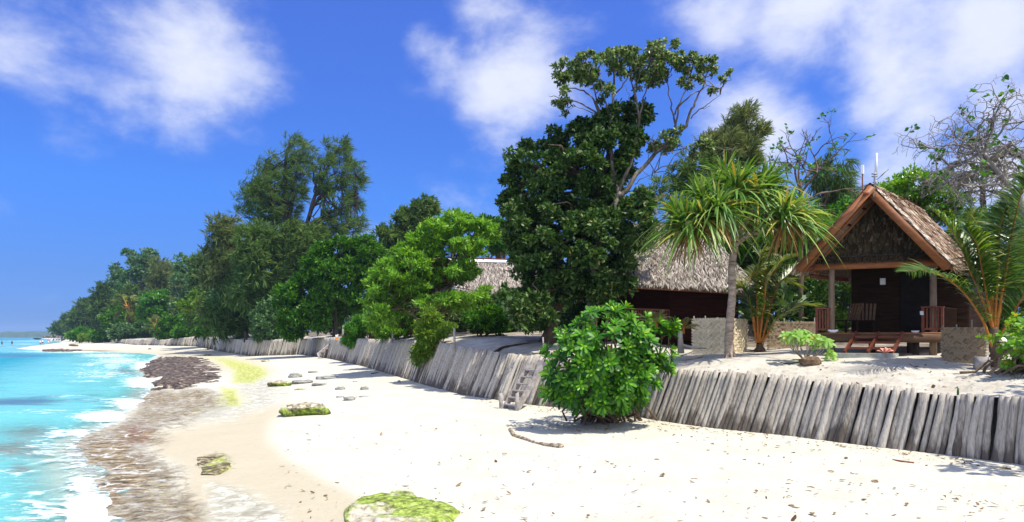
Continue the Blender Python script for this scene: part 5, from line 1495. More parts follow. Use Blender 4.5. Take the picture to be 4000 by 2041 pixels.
# --- rosette shrubs
def rosette_bush(name, label, polys, Y, thick, n, leaf, L=.3, Wd=.11, per=13, stems=26, base=None, face=-1.0, ragged=.12):
    qs, es = [], []
    areas = [abs(sum(p[i][0] * p[(i + 1) % len(p)][1] - p[(i + 1) % len(p)][0] * p[i][1] for i in range(len(p)))) / 2 for p in polys]
    for p, a in zip(polys, areas):
        q, e = poly_samples(p, max(4, int(n * a / sum(areas))), L / Y * F * .55)
        qs.append(q); es.append(e)
    q = np.concatenate(qs); e = np.concatenate(es)
    if ragged > .2:                                   # gaps where the twigs show
        hc = q[RNG.choice(len(q), 16, replace=False)]
        keep = np.min(np.hypot(q[:, None, 0] - hc[None, :, 0], (q[:, None, 1] - hc[None, :, 1]) * 1.2), axis=1) > 20
        q, e = q[keep], e[keep]
    P0 = np.array(polys[0]); mid = (P0.min(0) + P0.max(0)) / 2; half = (P0.max(0) - P0.min(0)) / 2
    em = np.percentile(e, 92)
    k = np.sqrt(np.clip(1 - (1 - np.clip(e / em, 0, 1)) ** 2, 0, 1))
    s = RNG.random(len(q))
    dY = np.where(s < .62, -k * RNG.uniform(.75, 1.0, len(q)), k * RNG.uniform(-.7, 1.0, len(q))) * thick
    c = np.stack([(q[:, 0] - CX) / F * Y, Y + dY, HC + (HY - q[:, 1]) / F * Y], 1)
    rel = (q - mid) / half
    jut = np.where(RNG.random(len(q)) < .22, RNG.uniform(.1, ragged, len(q)), 0)
    out = nrm(np.stack([rel[:, 0] * .9, dY / thick, -rel[:, 1] * .7 + .55], 1) + RNG.normal(size=c.shape) * .22)
    c = c + out * jut[:, None]
    if base is None: base = np.array([c[:, 0].mean(), Y, c[:, 2].min() - .2])
    root = thing(name, label, "shrub", base)
    sb = MB()
    for i in RNG.choice(len(c), min(stems, len(c)), replace=False):
        st = base + np.array([RNG.normal() * .45, RNG.normal() * .25, 0])
        sb.tube(limb_pts(st, c[i] - out[i] * .05, .04, 7, .05), np.linspace(.035, .012, 7), 5, cap=False)
    sb.build("stems", M["bark_brown"], root)
    mb = MB()
    N = len(c)
    ax = np.repeat(out, per, 0); cc = np.repeat(c, per, 0)
    r1 = nrm(np.cross(ax, RNG.normal(size=ax.shape)))
    az = np.tile(np.arange(per) * 2.399, N) + np.repeat(RNG.random(N) * 6.28, per)
    r2 = np.cross(ax, r1)
    b0 = nrm(np.cross(out, np.array([.3, .2, .9])))
    b1 = np.cross(out, b0)
    radial = np.repeat(b0, per, 0) * np.cos(az)[:, None] + np.repeat(b1, per, 0) * np.sin(az)[:, None]
    lev = np.tile(np.linspace(0, 1, per), N)          # inner young leaves stand up, outer ones lie flat
    tilt = np.interp(lev, [0, .35, 1], [1.15, .62, -.05]) + RNG.normal(size=len(lev)) * .12
    d = nrm(radial * np.cos(tilt)[:, None] + ax * np.sin(tilt)[:, None])
    side = nrm(np.cross(d, ax) + RNG.normal(size=d.shape) * .12)
    Ls = L * np.interp(lev, [0, .3, 1], [.55, .9, 1.0]) * RNG.uniform(.85, 1.12, len(lev)) * np.repeat(RNG.uniform(.75, 1.1, N), per)
    mb.ribbons(cc - ax * (lev * .06)[:, None], d, side, Ls, Wd * Ls / L, .12, 4, (.28, .55, .9, 1.0, .55), attr=np.clip(1 - lev * 1.15, 0, 1))
    mb.build("foliage", leaf, root)
    return root


c5 = lambda pts: CR(1900, 1000, 1.877, pts)
bush_poly = c5([(350, 720), (400, 690), (480, 560), (540, 500), (640, 420), (760, 370), (830, 335), (900, 350), (1000, 355), (1050, 450), (1200, 470), (1240, 560), (1200, 700), (1260, 850), (1220, 1000), (1190, 1080), (1080, 1060), (1000, 1140), (900, 1120), (800, 1150), (700, 1110), (560, 1130), (480, 1060), (370, 1010), (420, 900), (440, 780)])
rosette_bush("beach_shrub", "big glossy green rosette-leaved bush spilling over the palisade beside the stairs",
             [bush_poly, c5([(1180, 470), (1300, 480), (1400, 520), (1400, 580), (1290, 610), (1200, 600)]), c5([(1290, 690), (1380, 650), (1440, 680), (1430, 750), (1330, 770)]), c5([(1180, 720), (1270, 740), (1380, 840), (1260, 880), (1180, 850)])],
             18.3, 1.7, 400, M["leaf_bush"], L=.28, Wd=.095, stems=70, base=np.array([2.7, 19.2, -.02]), per=15, ragged=.30)
rosette_bush("beach_shrub", "yellow-green round-leaved bush on the terrace at the right picture edge",
             [CR(3450, 1000, 2.627, [(1110, 880), (1150, 820), (1210, 800), (1290, 770), (1280, 690), (1400, 640), (1500, 590), (1700, 600), (1800, 800), (1780, 1150), (1500, 1180), (1420, 1190), (1340, 1100), (1270, 1090), (1200, 960), (1120, 930)]), CR(3450, 1000, 2.627, [(1130, 1080), (1200, 1070), (1210, 1120), (1160, 1150)])],
             14.8, .8, 190, M["leaf_lime_bush"], L=.17, Wd=.10, stems=40, base=gp(4010, 1462) + np.array([0, 0, 0]), per=11)
make_tree("heliotrope_shrub", "wide lime green shrub under the lime tree hiding most of the timber shed", "shrub", 42,
          [[(1430, 1250), (1470, 1215), (1560, 1225), (1650, 1235), (1670, 1290), (1620, 1325), (1500, 1328), (1440, 1310)]], [[(1550, 1335), (1545, 1300), (1540, 1260)]], M["leaf_lime"], M["bark_brown"], n=70, r=17, per=150, L=.24, Wd=.085, thick=1.0, limbs=24, r0=.06, flat=.5, up=.5)
# leafy sprays over the palisade
FG2 = "feathery shrubs hanging over the pale palisade"
make_tree("feathery_shrub", "fresh green feathery shrub drooping over the palisade next to the plank stairs", "shrub", 52,
          [CR(1300, 1150, 3.68, [(120, 740), (130, 660), (230, 560), (190, 500), (300, 340), (420, 300), (540, 330), (560, 450), (500, 560), (420, 680), (400, 760), (300, 810), (230, 720)])],
          [[(1440, 1325), (1425, 1290), (1410, 1260)]], M["leaf_bright"], M["bark_brown"], n=60, r=14, per=220, L=.26, Wd=.06, thick=1.2, limbs=24, r0=.05, group=FG2, up=.1)
make_tree("feathery_shrub", "tall olive feathery shrub trailing down the middle of the pale palisade", "shrub", 31.5,
          [CR(1300, 1150, 3.68, [(1240, 640), (1225, 420), (1290, 330), (1250, 210), (1400, 200), (1560, 330), (1600, 480), (1560, 640), (1520, 760), (1560, 800), (1400, 900), (1300, 920), (1200, 1060), (1170, 1060), (1210, 920), (1080, 920), (1190, 870), (1200, 760)]), CR(1300, 1150, 3.68, [(1430, 480), (1700, 430), (1750, 480), (1680, 560), (1500, 560)])],
          [[(1700, 1345), (1690, 1300), (1670, 1240)]], M["leaf_olive"], M["bark_brown"], n=100, r=17, per=190, L=.2, Wd=.055, thick=.9, limbs=40, r0=.05, group=FG2, up=.1)
make_tree("broadleaf_tree", "small dark tree with crooked stems on the terrace left of the column tree", "tree", 33,
          [CR(1300, 1150, 3.68, [(1900, 330), (2000, 260), (2250, 200), (2450, 200), (2560, 330), (2500, 520), (2400, 560), (2300, 500), (2150, 480), (2000, 480)])],
          [[(1870, 1330), (1885, 1290), (1920, 1240)], [(1872, 1328), (1860, 1290), (1850, 1250)], [(1878, 1320), (1930, 1290), (1960, 1250)]], M["leaf_green"], M["bark_dark"], n=80, r=22, per=150, L=.2, Wd=.08, thick=1.2, limbs=30, r0=.07)
make_tree("broadleaf_tree", "shaded undergrowth tree in front of the left house wall", "tree", 42,
          [[(1500, 1160), (1600, 1150), (1750, 1150), (1850, 1170), (1850, 1270), (1750, 1300), (1600, 1280), (1500, 1240)]],
          [[(1600, 1325), (1610, 1280), (1620, 1200)], [(1700, 1325), (1720, 1260), (1740, 1190)]], M["leaf_dark"], M["bark_brown"], n=70, r=24, per=70, L=.22, Wd=.1, thick=1.4, limbs=30, r0=.08)
make_tree("broadleaf_tree", "dark leafy tree against the shaded wall of the second house", "tree", 30,
          [[(2230, 1080), (2330, 1060), (2450, 1090), (2460, 1180), (2420, 1290), (2240, 1320), (2180, 1250)]],
          [[(2330, 1340), (2335, 1250), (2340, 1150)]], M["leaf_dark"], M["bark_brown"], n=70, r=28, per=120, L=.2, Wd=.11, thick=1.2, limbs=20, r0=.09)


# --- small heliotrope with its rock
def small_heliotrope():
    c4 = lambda x, y: (3000 + x / 4.38, 1150 + y / 4.38)
    b0 = gp(3130, 1418); Y = b0[1]
    root = thing("heliotrope_seedling", "small pale green plant on thin bent stems beside a brown rock on the terrace", "plant", b0)
    tips = [(330, 690), (300, 660), (420, 660), (480, 640), (560, 625), (650, 630), (620, 720), (740, 700), (830, 710), (900, 730), (970, 760), (1040, 800), (880, 800), (700, 760), (520, 720), (390, 740), (1070, 980), (1110, 1030), (800, 790), (560, 690)]
    stems = [(590, 1120), (600, 1110), (660, 1090), (740, 1060), (940, 1080)]
    sb = MB(); C = []
    for i, (x, y) in enumerate(tips):
        dy = RNG.uniform(-.3, .35)
        tip = W(*c4(x, y + 25), Y + dy); C.append(tip)
        sx, sy = stems[4] if x > 1050 else stems[min(3, int(x / 280))]
        st = W(*c4(sx, sy), Y); st[2] = min(st[2], b0[2] + .1)
        mid = lerp(st, tip, .5) + np.array([-.08 if x < 600 else .05, 0, -.05])
        sb.tube([st, lerp(st, mid, .6), mid, lerp(mid, tip, .6), tip], [.018, .016, .014, .012, .01], 6)
    sb.build("stems", M["bark_grey"], root)
    C = np.array(C); per = 13; N = len(C)
    out = nrm(np.stack([RNG.normal(size=N) * .3, RNG.normal(size=N) * .25 - .75, np.ones(N)], 1))
    lev = np.tile(np.linspace(0, 1, per), N); az = np.tile(np.arange(per) * 2.399, N) + np.repeat(RNG.random(N) * 6.28, per)
    b1 = nrm(np.cross(out, np.array([1, .1, 0]))); b2 = np.cross(out, b1)
    rad = np.repeat(b1, per, 0) * np.cos(az)[:, None] + np.repeat(b2, per, 0) * np.sin(az)[:, None]
    tilt = np.interp(lev, [0, .4, 1], [1.1, .45, -.55]); ax = np.repeat(out, per, 0)
    d = nrm(rad * np.cos(tilt)[:, None] + ax * np.sin(tilt)[:, None])
    mb = MB(); mb.ribbons(np.repeat(C, per, 0), d, np.cross(d, ax), .21 * np.interp(lev, [0, .4, 1], [.5, .9, 1.1]), .10, .35, 4, (.3, .8, 1, .8, .1))
    mb.build("foliage", M["leaf_helio"], root)


small_heliotrope()


# ------------------------------------------------------------------ rocks and driftwood
def rock(name, label, px, py, w_px, h_px, mat, flat=.5, seed=1, cat="rock", group=None, depth=.7, rough=.25, sink=.3, alg=0.0, yaw=0.0):
    c = gp(px, py)
    rx = w_px / F * c[1] / 2; rz = h_px / F * c[1] * flat; ry = rx * depth
    nu, nv = 34, 20
    u = np.linspace(0, 2 * math.pi, nu, endpoint=False); v = np.linspace(0.02, math.pi - .02, nv)
    U, V = np.meshgrid(u, v)
    d = np.stack([np.cos(U) * np.sin(V), np.sin(U) * np.sin(V), np.cos(V)], -1)
    sx = np.sign(d) * np.abs(d) ** .75
    n1 = fbm(d[..., 0] * 1.7 + seed * 3.1 + d[..., 2], d[..., 1] * 1.7 + seed + d[..., 2] * 1.3, 4, seed)
    k = 1 + (n1 - .5) * 2 * rough * 1.6
    P = sx * k[..., None] * np.array([rx, ry, rz])
    P[..., 2] += rz * (fbm(P[..., 0] / rx * 2, P[..., 1] / rx * 2, 3, seed + 5) - .5) * .6
    cy, sy = math.cos(yaw), math.sin(yaw)
    P = np.stack([P[..., 0] * cy - P[..., 1] * sy, P[..., 0] * sy + P[..., 1] * cy, P[..., 2]], -1)
    P = P.reshape(-1, 3) + c + np.array([0, 0, rz * (1 - 2 * sink)])
    q = []
    for i in range(nv - 1):
        for j in range(nu):
            q.append((i * nu + j, (i + 1) * nu + j, (i + 1) * nu + (j + 1) % nu, i * nu + (j + 1) % nu))
    mb = MB(); mb.add(P, q, attr=alg * sstep(.9, -.4, d[..., 2]).ravel() if alg > 0 else abs(alg) * sstep(.2, .8, d[..., 2]).ravel())
    o = mb.build(name, mat, origin=c)
    return tag(o, label, cat, group)


c10 = lambda x, y: (1000 + x / 4.38, 1400 + y / 4.38)
RG = "grey beach rocks below the pale palisade"
rl = [(670, 300, 225, 95, "rounded grey-green boulder at the head of the beach rocks", M["rock"], .5),
      (975, 235, 170, 45, "thin dark rock sliver lying highest on the sand", M["rock"], .45),
      (1210, 330, 370, 70, "long flat grey rock slab with a lifted right end", M["rock"], .4),
      (790, 395, 340, 95, "wide grey rock slab touching the wet sand", M["rock"], .35),
      (1080, 440, 230, 70, "cracked grey-white rock slab in the middle of the cluster", M["rock"], .35),
      (770, 530, 220, 40, "half-buried pale flat rock speckled with green", M["algae_sand"], .35),
      (1445, 520, 150, 70, "small pyramid grey rock right of the slabs", M["rock"], .5),
      (1850, 515, 150, 70, "small pointed grey rock farthest to the right", M["rock"], .5),
      (1600, 690, 200, 75, "blocky tan stone casting a sharp edge", M["rock"], .5),
      (1440, 660, 130, 40, "faint half-buried grey stone beside the blocky one", M["rock"], .35),
      (1840, 655, 170, 26, "thin broken rock flakes lying in the sand", M["rock"], .4),
      (1690, 405, 70, 26, "tiny grey stone between slabs and palisade", M["rock"], .5),
      (1180, 535, 110, 20, "low pale stone flush with the sand", M["rock"], .4)]
for i, (x, y, w, h, lab, mt, fl) in enumerate(rl):
    px, py = c10(x, y + h * .3)
    rock("rock", lab, px, py, w / 4.38, h / 4.38, mt, fl, 11 + i, group=RG, depth=.75 if w < 230 else 1.0, yaw=.2)
rock("rock", "low rock with a bright green algae cap at the water edge", *c10(410, 470), 78, 22, M["algae_rock"], .55, 41, alg=.3, depth=.9)
rock("rock", "flat algae-covered stone at the dark palisade shade", *c10(165, 60), 32, 9, M["algae_rock"], .5, 42, alg=.3)
rock("rock", "big pale layered boulder with a green mossy underside alone on the sand", *c10(840, 960), 165, 62, M["algae_rock"], .42, 45, alg=.42, depth=.75, rough=.3, sink=.25, yaw=.35)
rock("rock", "dark stone lying against the shaded palisade", 812, 1391, 26, 9, M["dark_reef"], .5, 47)
rock("rock", "brown stone on the far white sand below the palisade", 585, 1366, 12, 6, M["rock_brown"], .5, 48)
rock("rock", "brown layered rock beside the small pale plant on the terrace", 3165, 1428, 76, 46, M["rock_brown"], .5, 51, depth=.7, rough=.3)
rock("rock", "small dark stone on open sand near the driftwood", 3305, 1792, 12, 8, M["rock_brown"], .5, 52)
rock("rock", "small round grey stone near the foot of the pale palisade", 1559, 1497, 12, 13, M["rock"], .5, 53)


def slab(name, label, poly, zoff, amp, mat, cat="rock", seed=1, ridge=0.0, alg=0.0, res=70, tilt=0.0, edge=26, ax=(1.1, .8), rag=2.0):
    """low rough rock sheet with its own thickness, outlined on the ground"""
    P = np.array(poly, float)
    px = np.linspace(P[:, 0].min(), P[:, 0].max(), int(res * 1.6)); py = np.linspace(P[:, 1].min(), P[:, 1].max(), res)
    A, B = np.meshgrid(px, py)
    z0 = ground_z(*gp(P[:, 0].mean(), P[:, 1].mean())[:2])
    D = (HC - z0) * F / (B - HY)
    X = (A - CX) / F * D; Y = D
    ins = inpoly(A, B * 2.2, [(a, b * 2.2) for a, b in poly]); e = segdist(A, B * 2.2, [(a, b * 2.2) for a, b in poly]) * np.where(ins, 1, -1)
    e = e + (fbm(X * 1.6, Y * 1.0, 4, seed + 3) - .5) * max(edge, 24) * rag
    h = sstep(-2, edge, e)
    n1 = fbm(X * ax[0], Y * ax[1], 5, seed); n2 = np.abs(fbm(X * ax[0] * .7, Y * ax[1] * .7 + 7, 4, seed + 9) - .5) * 2
    top = zoff * h + amp * (n1 - .4) * h - ridge * sstep(.14, 0, n2) * h + tilt * (B - P[:, 1].min()) / np.ptp(P[:, 1]) * h
    Z = z0 + np.where(h > 0.01, top, -.25)
    Z = np.where(e < -1, z0 - .3, Z)
    r, c = X.shape
    i = np.arange(r * c).reshape(r, c)
    q = np.stack([i[:-1, :-1], i[:-1, 1:], i[1:, 1:], i[1:, :-1]], -1).reshape(-1, 4)
    keep = (e.ravel()[q] > -14).any(1)
    at = alg * (n2 + .35 * (1 - h)) * (1 + (fbm(X * .7, Y * .7, 3, seed + 31) - .5) * 1.2)
    mb = MB(); mb.add(np.stack([X, Y, Z], -1).reshape(-1, 3), q[keep], attr=at.ravel())
    # underside closes the slab
    o = mb.build(name, mat)
    return tag(o, label, cat)


slab("reef_rock", "dark brown reef slab rising from the shallows with foam at its edge", [(545, 1446), (590, 1432), (570, 1424), (620, 1402), (680, 1391), (770, 1392), (840, 1412), (885, 1446), (880, 1490), (820, 1508), (730, 1516), (590, 1526), (640, 1508), (595, 1492), (640, 1474), (575, 1462)], .13, .24, M["dark_reef"], seed=4, ridge=.12, res=120, edge=34, ax=(.4, 1.3))
slab("reef_rock", "thin dark reef strip at the far sand spit", [(165, 1371), (210, 1366), (290, 1365), (320, 1368), (260, 1373), (190, 1375)], .12, .2, M["dark_reef"], seed=6, res=30, edge=5)
slab("reef_rock", "small weedy rock patch alone on the wet sand", [(770, 1790), (830, 1775), (890, 1785), (910, 1815), (850, 1850), (790, 1855), (780, 1820)], .02, .13, M["weedy_rock"], seed=12, alg=.22, res=70, edge=16)
slab("mossy_rock", "large bright green algae-covered rock in the foreground sand", [(1352, 1990), (1400, 1950), (1470, 1935), (1530, 1918), (1610, 1920), (1640, 1945), (1700, 1960), (1780, 1985), (1800, 2000), (1760, 2060), (1700, 2140), (1500, 2150), (1380, 2090), (1345, 2030)], .05, .12, M["algae_sand"], seed=17, alg=.62, ridge=.07, res=150, edge=30, rag=.8, ax=(1.6, 2.4))


def driftwood(label, pts, rad, name="driftwood", mat=None, lift=.5):
    P = []
    for (px, py), r in zip(pts, rad):
        g = gp(px, py); P.append(g + np.array([0, 0, r * lift]))
    P = np.array(P); k = max(14, len(P) * 5); t = np.linspace(0, len(P) - 1, k)
    q = np.stack([np.interp(t, np.arange(len(P)), P[:, i]) for i in range(3)], 1)
    q[1:-1] += RNG.normal(size=(k - 2, 3)) * min(rad) * .15
    rr = np.interp(t, np.arange(len(P)), rad) * RNG.uniform(.88, 1.12, k)
    mb = MB(); mb.tube(q, rr, 10)
    return tag(mb.build(name, mat or M["driftwood"]), label, "driftwood")


driftwood("crooked barnacled driftwood branch on the open sand in front of the bush", [(1993, 1684), (2008, 1712), (2040, 1718), (2090, 1735), (2140, 1747), (2196, 1754)], [.05, .06, .06, .035, .055, .075])
driftwood("reddish driftwood log lying on the distant white sand", [(272, 1351), (285, 1353), (301, 1354)], [.25, .35, .3], mat=M["rock_brown"])
driftwood("dead grey root lying on the terrace beside the column tree", [(1930, 1382), (1960, 1365), (2030, 1352), (2090, 1344)], [.07, .06, .05, .03], mat=M["bark_dark"])
driftwood("dark broken branch lying left of the small pale plant", [(3020, 1412), (3070, 1424), (3120, 1424)], [.015, .025, .03], mat=M["bark_dark"])
driftwood("thin stick lying on the sand below the pale palisade", [(1450, 1462), (1470, 1459), (1478, 1456)], [.03, .03, .02], mat=M["bark_dark"])
driftwood("curved dry palm sheath lying on the sand below the near palisade", [(3485, 1797), (3520, 1806), (3570, 1812)], [.006, .02, .024], mat=M["rust"])
SG3 = "dry palm sticks littering the terrace around the pandanus"
for pts, lab in [([(2655, 1395), (2720, 1372), (2790, 1362)], "long dry palm stick behind the big bush"), ([(2640, 1415), (2700, 1408), (2745, 1396)], "brown palm stick nearest the palisade"), ([(2710, 1362), (2760, 1365), (2840, 1362)], "pale dry frond stem left of the pandanus trunk"),
                 ([(2865, 1376), (2920, 1384), (2965, 1387)], "orange dry stem right of the pandanus trunk"), ([(2880, 1366), (2960, 1372), (3010, 1378)], "bent dry frond stem under the coconut palm"), ([(2700, 1385), (2790, 1380), (2850, 1390)], "thin grey stick crossing the pandanus shade")]:
    tag(driftwood(lab, pts, [.02, .022, .015], "palm_stick", M["rust"] if "orange" in lab or "brown" in lab else M["bark_brown"]), None, "stick", SG3)
# dead roots under the right bush
rt = MB()
for i in range(12):
    a = gp(3990 + random.uniform(-50, 70), 1480); bq = a + np.array([random.uniform(-.35, .3), -random.uniform(.1, .45), random.uniform(-.02, .04)])
    rt.tube(limb_pts(a + np.array([0, 0, .12]), bq, .1, 6, .08), np.linspace(.014, .005, 6), 5)
tag(rt.build("dead_roots", M["bark_dark"]), "tangle of dead dark roots hanging below the right-hand bush", "roots")
rt = MB()
for i in range(26):
    a = np.array([2.6, 19.0, .1]) + np.array([RNG.uniform(-1.2, 1.2), RNG.uniform(-1.2, .5), RNG.uniform(.2, .6)])
    bq = a + np.array([random.uniform(-.7, .7), -random.uniform(.1, .8), -random.uniform(0, .35)]); bq[2] = max(bq[2], .02)
    rt.tube(limb_pts(a, bq, .12, 6, .1), np.linspace(.010, .004, 6), 5)
tag(rt.build("dead_roots", M["bark_brown"]), "brown dead twigs under the big glossy bush at the palisade foot", "roots")

# ------------------------------------------------------------------ fallen leaves
def leaf_proto(i):
    mb = MB()
    L = .13; w = .05 + .015 * (i % 3)
    t = np.linspace(0, 1, 6); pr = np.array([.15, .75, 1, .9, .5, .05]); curl = .006 + .006 * (i % 4)
    rows = []
    for k in range(6):
        z = .012 + curl * math.sin(t[k] * math.pi * (1 if i % 2 else .7))
        for s in (-1, 0, 1):
            rows.append((t[k] * L - L / 2, s * w * .5 * pr[k], z + abs(s) * .006 * (1 + i % 2)))
    q = []
    for k in range(5):
        for s in range(2):
            q.append((k * 3 + s, k * 3 + s + 1, k * 3 + s + 4, k * 3 + s + 3))
    mb.add(rows, q)
    return mb.build("fallen_leaf", M["dry_leaf"], origin=(0, 0, 0))


protos = [leaf_proto(i) for i in range(6)]
spots = CR(2500, 1400, 1.717, [(85, 425), (170, 490), (380, 560), (430, 560), (485, 578), (345, 535), (570, 635), (710, 655), (700, 690), (720, 620), (675, 600), (925, 600), (840, 588), (545, 742), (595, 822), (365, 820), (800, 715), (830, 720), (1365, 708), (1280, 768), (1065, 540), (1300, 575),
      (1880, 682), (2090, 715), (2150, 740), (2200, 738), (1825, 790), (1455, 785), (1410, 845), (1575, 835), (1360, 825), (1485, 852), (1600, 875), (1710, 882), (1830, 865), (1920, 885), (1725, 915), (1790, 990), (2040, 938), (2130, 938), (2210, 970), (2260, 985), (2280, 975), (2460, 810), (2325, 825), (2135, 805), (780, 900), (850, 895), (960, 875), (995, 885), (1145, 880), (1330, 882), (1000, 940), (1535, 925), (1015, 1000), (1045, 1012), (1175, 1070), (1155, 1060), (1040, 1075), (1305, 1055), (1870, 1082), (2225, 1050), (2025, 1015), (1205, 890), (1005, 830), (1065, 822), (1230, 720), (460, 622), (230, 520), (140, 485), (300, 535), (110, 690), (150, 790), (2450, 870), (2510, 790), (590, 650), (690, 555)])
spots += CR(1900, 1600, 2.98, [(730, 185), (790, 130), (780, 160), (825, 205), (1070, 200), (1230, 185), (1440, 130), (1640, 125), (1590, 178), (1540, 250), (1425, 240), (1600, 290), (2010, 245), (2090, 265), (2180, 310), (1950, 145), (320, 160), (650, 40), (720, 55), (830, 20), (1410, 190), (1505, 190), (210, 530), (1075, 548), (1190, 575), (1095, 685), (1500, 680), (1670, 678), (1700, 1090), (2050, 770), (140, 145), (1475, 335), (500, 740)])
spots += CR(800, 1200, 1.562, [(635, 820), (635, 840), (885, 853), (1080, 785), (1240, 778), (1190, 880), (1535, 702), (930, 870), (1160, 912), (925, 948), (1410, 750), (1225, 1100), (1330, 1215)])
LAB = [("curled brown dry leaf on the white sand below the near palisade", "dry leaves below the near palisade"), ("dry brown leaf on the sand around the big bush's shadow", "dry leaves around the bush shadow"), ("lone dark leaf fragment on the open middle of the beach", "leaf fragments on the open beach")]
for i, (px, py) in enumerate(spots):
    p = protos[(i * 5 + i // 7) % 6] if i >= 6 else protos[i]
    o = p if i < 6 else p.copy()
    if i >= 6: COL.objects.link(o)
    if py > 2036: py = 2030
    g = gp(px, py)
    o.location = g + np.array([0, 0, .005]); o.rotation_euler = (random.uniform(-.15, .15), random.uniform(-.15, .15), random.uniform(0, 6.28))
    s = random.uniform(.4, 1.0); o.scale = (s, s, s)
    k = 0 if i < 77 else (1 if i < 110 else 2)
    tag(o, LAB[k][0], "leaf", LAB[k][1])


def debris():
    mb = MB()
    N = 1000
    px = RNG.uniform(1100, 4050, N); py = 1500 + (2045 - 1500) * RNG.random(N)
    pts = []
    k = np.exp(np.linspace(math.log(6), math.log(60), 260))
    for a, b2 in zip(px, py):
        Y = HC * F / (b2 - HY)
        x = (a - CX) / F * Y
        d, t = fence_coords(np.array([x]), np.array([Y]))
        if d[0] > -.15: continue
        z = beach_z(np.array([x]), np.array([Y]), d, t)[0][0]
        pts.append((x, Y, z + .008))
    P = np.array(pts)
    for _ in range(900):                              # drift of litter along the palisade foot and under the bush
        t = RNG.uniform(FA[1], FA[11]); off = -abs(RNG.normal()) * .55 - .18
        x = np.interp(t, FA, FP[:, 0]) + DL[0] * off; y = np.interp(t, FA, FP[:, 1]) + DL[1] * off
        pts.append((x, y, ground_z(x, y) + .008))
    for _ in range(260):
        x, y = 2.3 + RNG.normal() * .9, 17.8 + RNG.normal() * .8
        if fence_coords(np.array([x]), np.array([y]))[0][0] < -.2: pts.append((x, y, ground_z(x, y) + .008))
    P = np.array(pts)
    # terrace litter
    q = []
    for _ in range(700):
        a, b2 = RNG.uniform(2500, 4000), RNG.uniform(1375, 1530)
        g = gp(a, b2, 10, 30); q.append(g + np.array([0, 0, .01]))
    P = np.concatenate([P, np.array(q)])
    n = len(P)
    a = RNG.random(n) * 6.28
    d = np.stack([np.cos(a), np.sin(a), RNG.normal(size=n) * .15], 1)
    L = RNG.gamma(2.0, .02, n) + .012
    mb.ribbons(P, d, np.cross(d, [0, 0, 1.0]) + RNG.normal(size=(n, 3)) * .4, L, L * RNG.uniform(.15, .6, n), -.2, 2, (.5, 1, .3))
    tag(mb.build("leaf_litter", M["dry_leaf"], origin=(0, 0, 0)), "tiny bits of leaf and twig strewn over the sand", "litter", kind="stuff")


debris()

# ------------------------------------------------------------------ huts
def thatch_strands(mb, A, B, C, D, n, L=.4, Wd=.05, lift=.03, mat=0, rag=.0, thick=.12):
    """strands on the roof plane A(eave left) B(eave right) C(ridge right) D(ridge left)"""
    A, B, C, D = (np.asarray(k, float) for k in (A, B, C, D))
    nrmv = nrm(np.cross(B - A, D - A))
    if nrmv[2] < 0: nrmv = -nrmv
    u = RNG.random(n); v = RNG.random(n)
    p = (A + (B - A) * u[:, None]) * (1 - v[:, None]) + (D + (C - D) * u[:, None]) * v[:, None]
    dn = nrm((A - D) + (B - C))
    ac = nrm(B - A)
    dirs = nrm(dn + ac * RNG.normal(size=(n, 1)) * .35 + nrmv * (RNG.random((n, 1)) * .16 + .02))
    side = nrm(np.cross(dirs, nrmv) + nrmv * RNG.normal(size=(n, 1)) * .4)
    mb.ribbons(p + nrmv * (RNG.random((n, 1)) * lift + .004), dirs, side, L * RNG.uniform(.5, 1.2, n), Wd * RNG.uniform(.6, 1.3, n), .08, 2, (.7, 1, .3), mat)
    return nrmv


def slab_plane(mb, A, B, C, D, th, mat=0):
    A, B, C, D = (np.asarray(k, float) for k in (A, B, C, D))
    n = nrm(np.cross(B - A, D - A))
    if n[2] < 0: n = -n
    mb.hexa([A - n * th, B - n * th, C - n * th, D - n * th, A, B, C, D], mat)


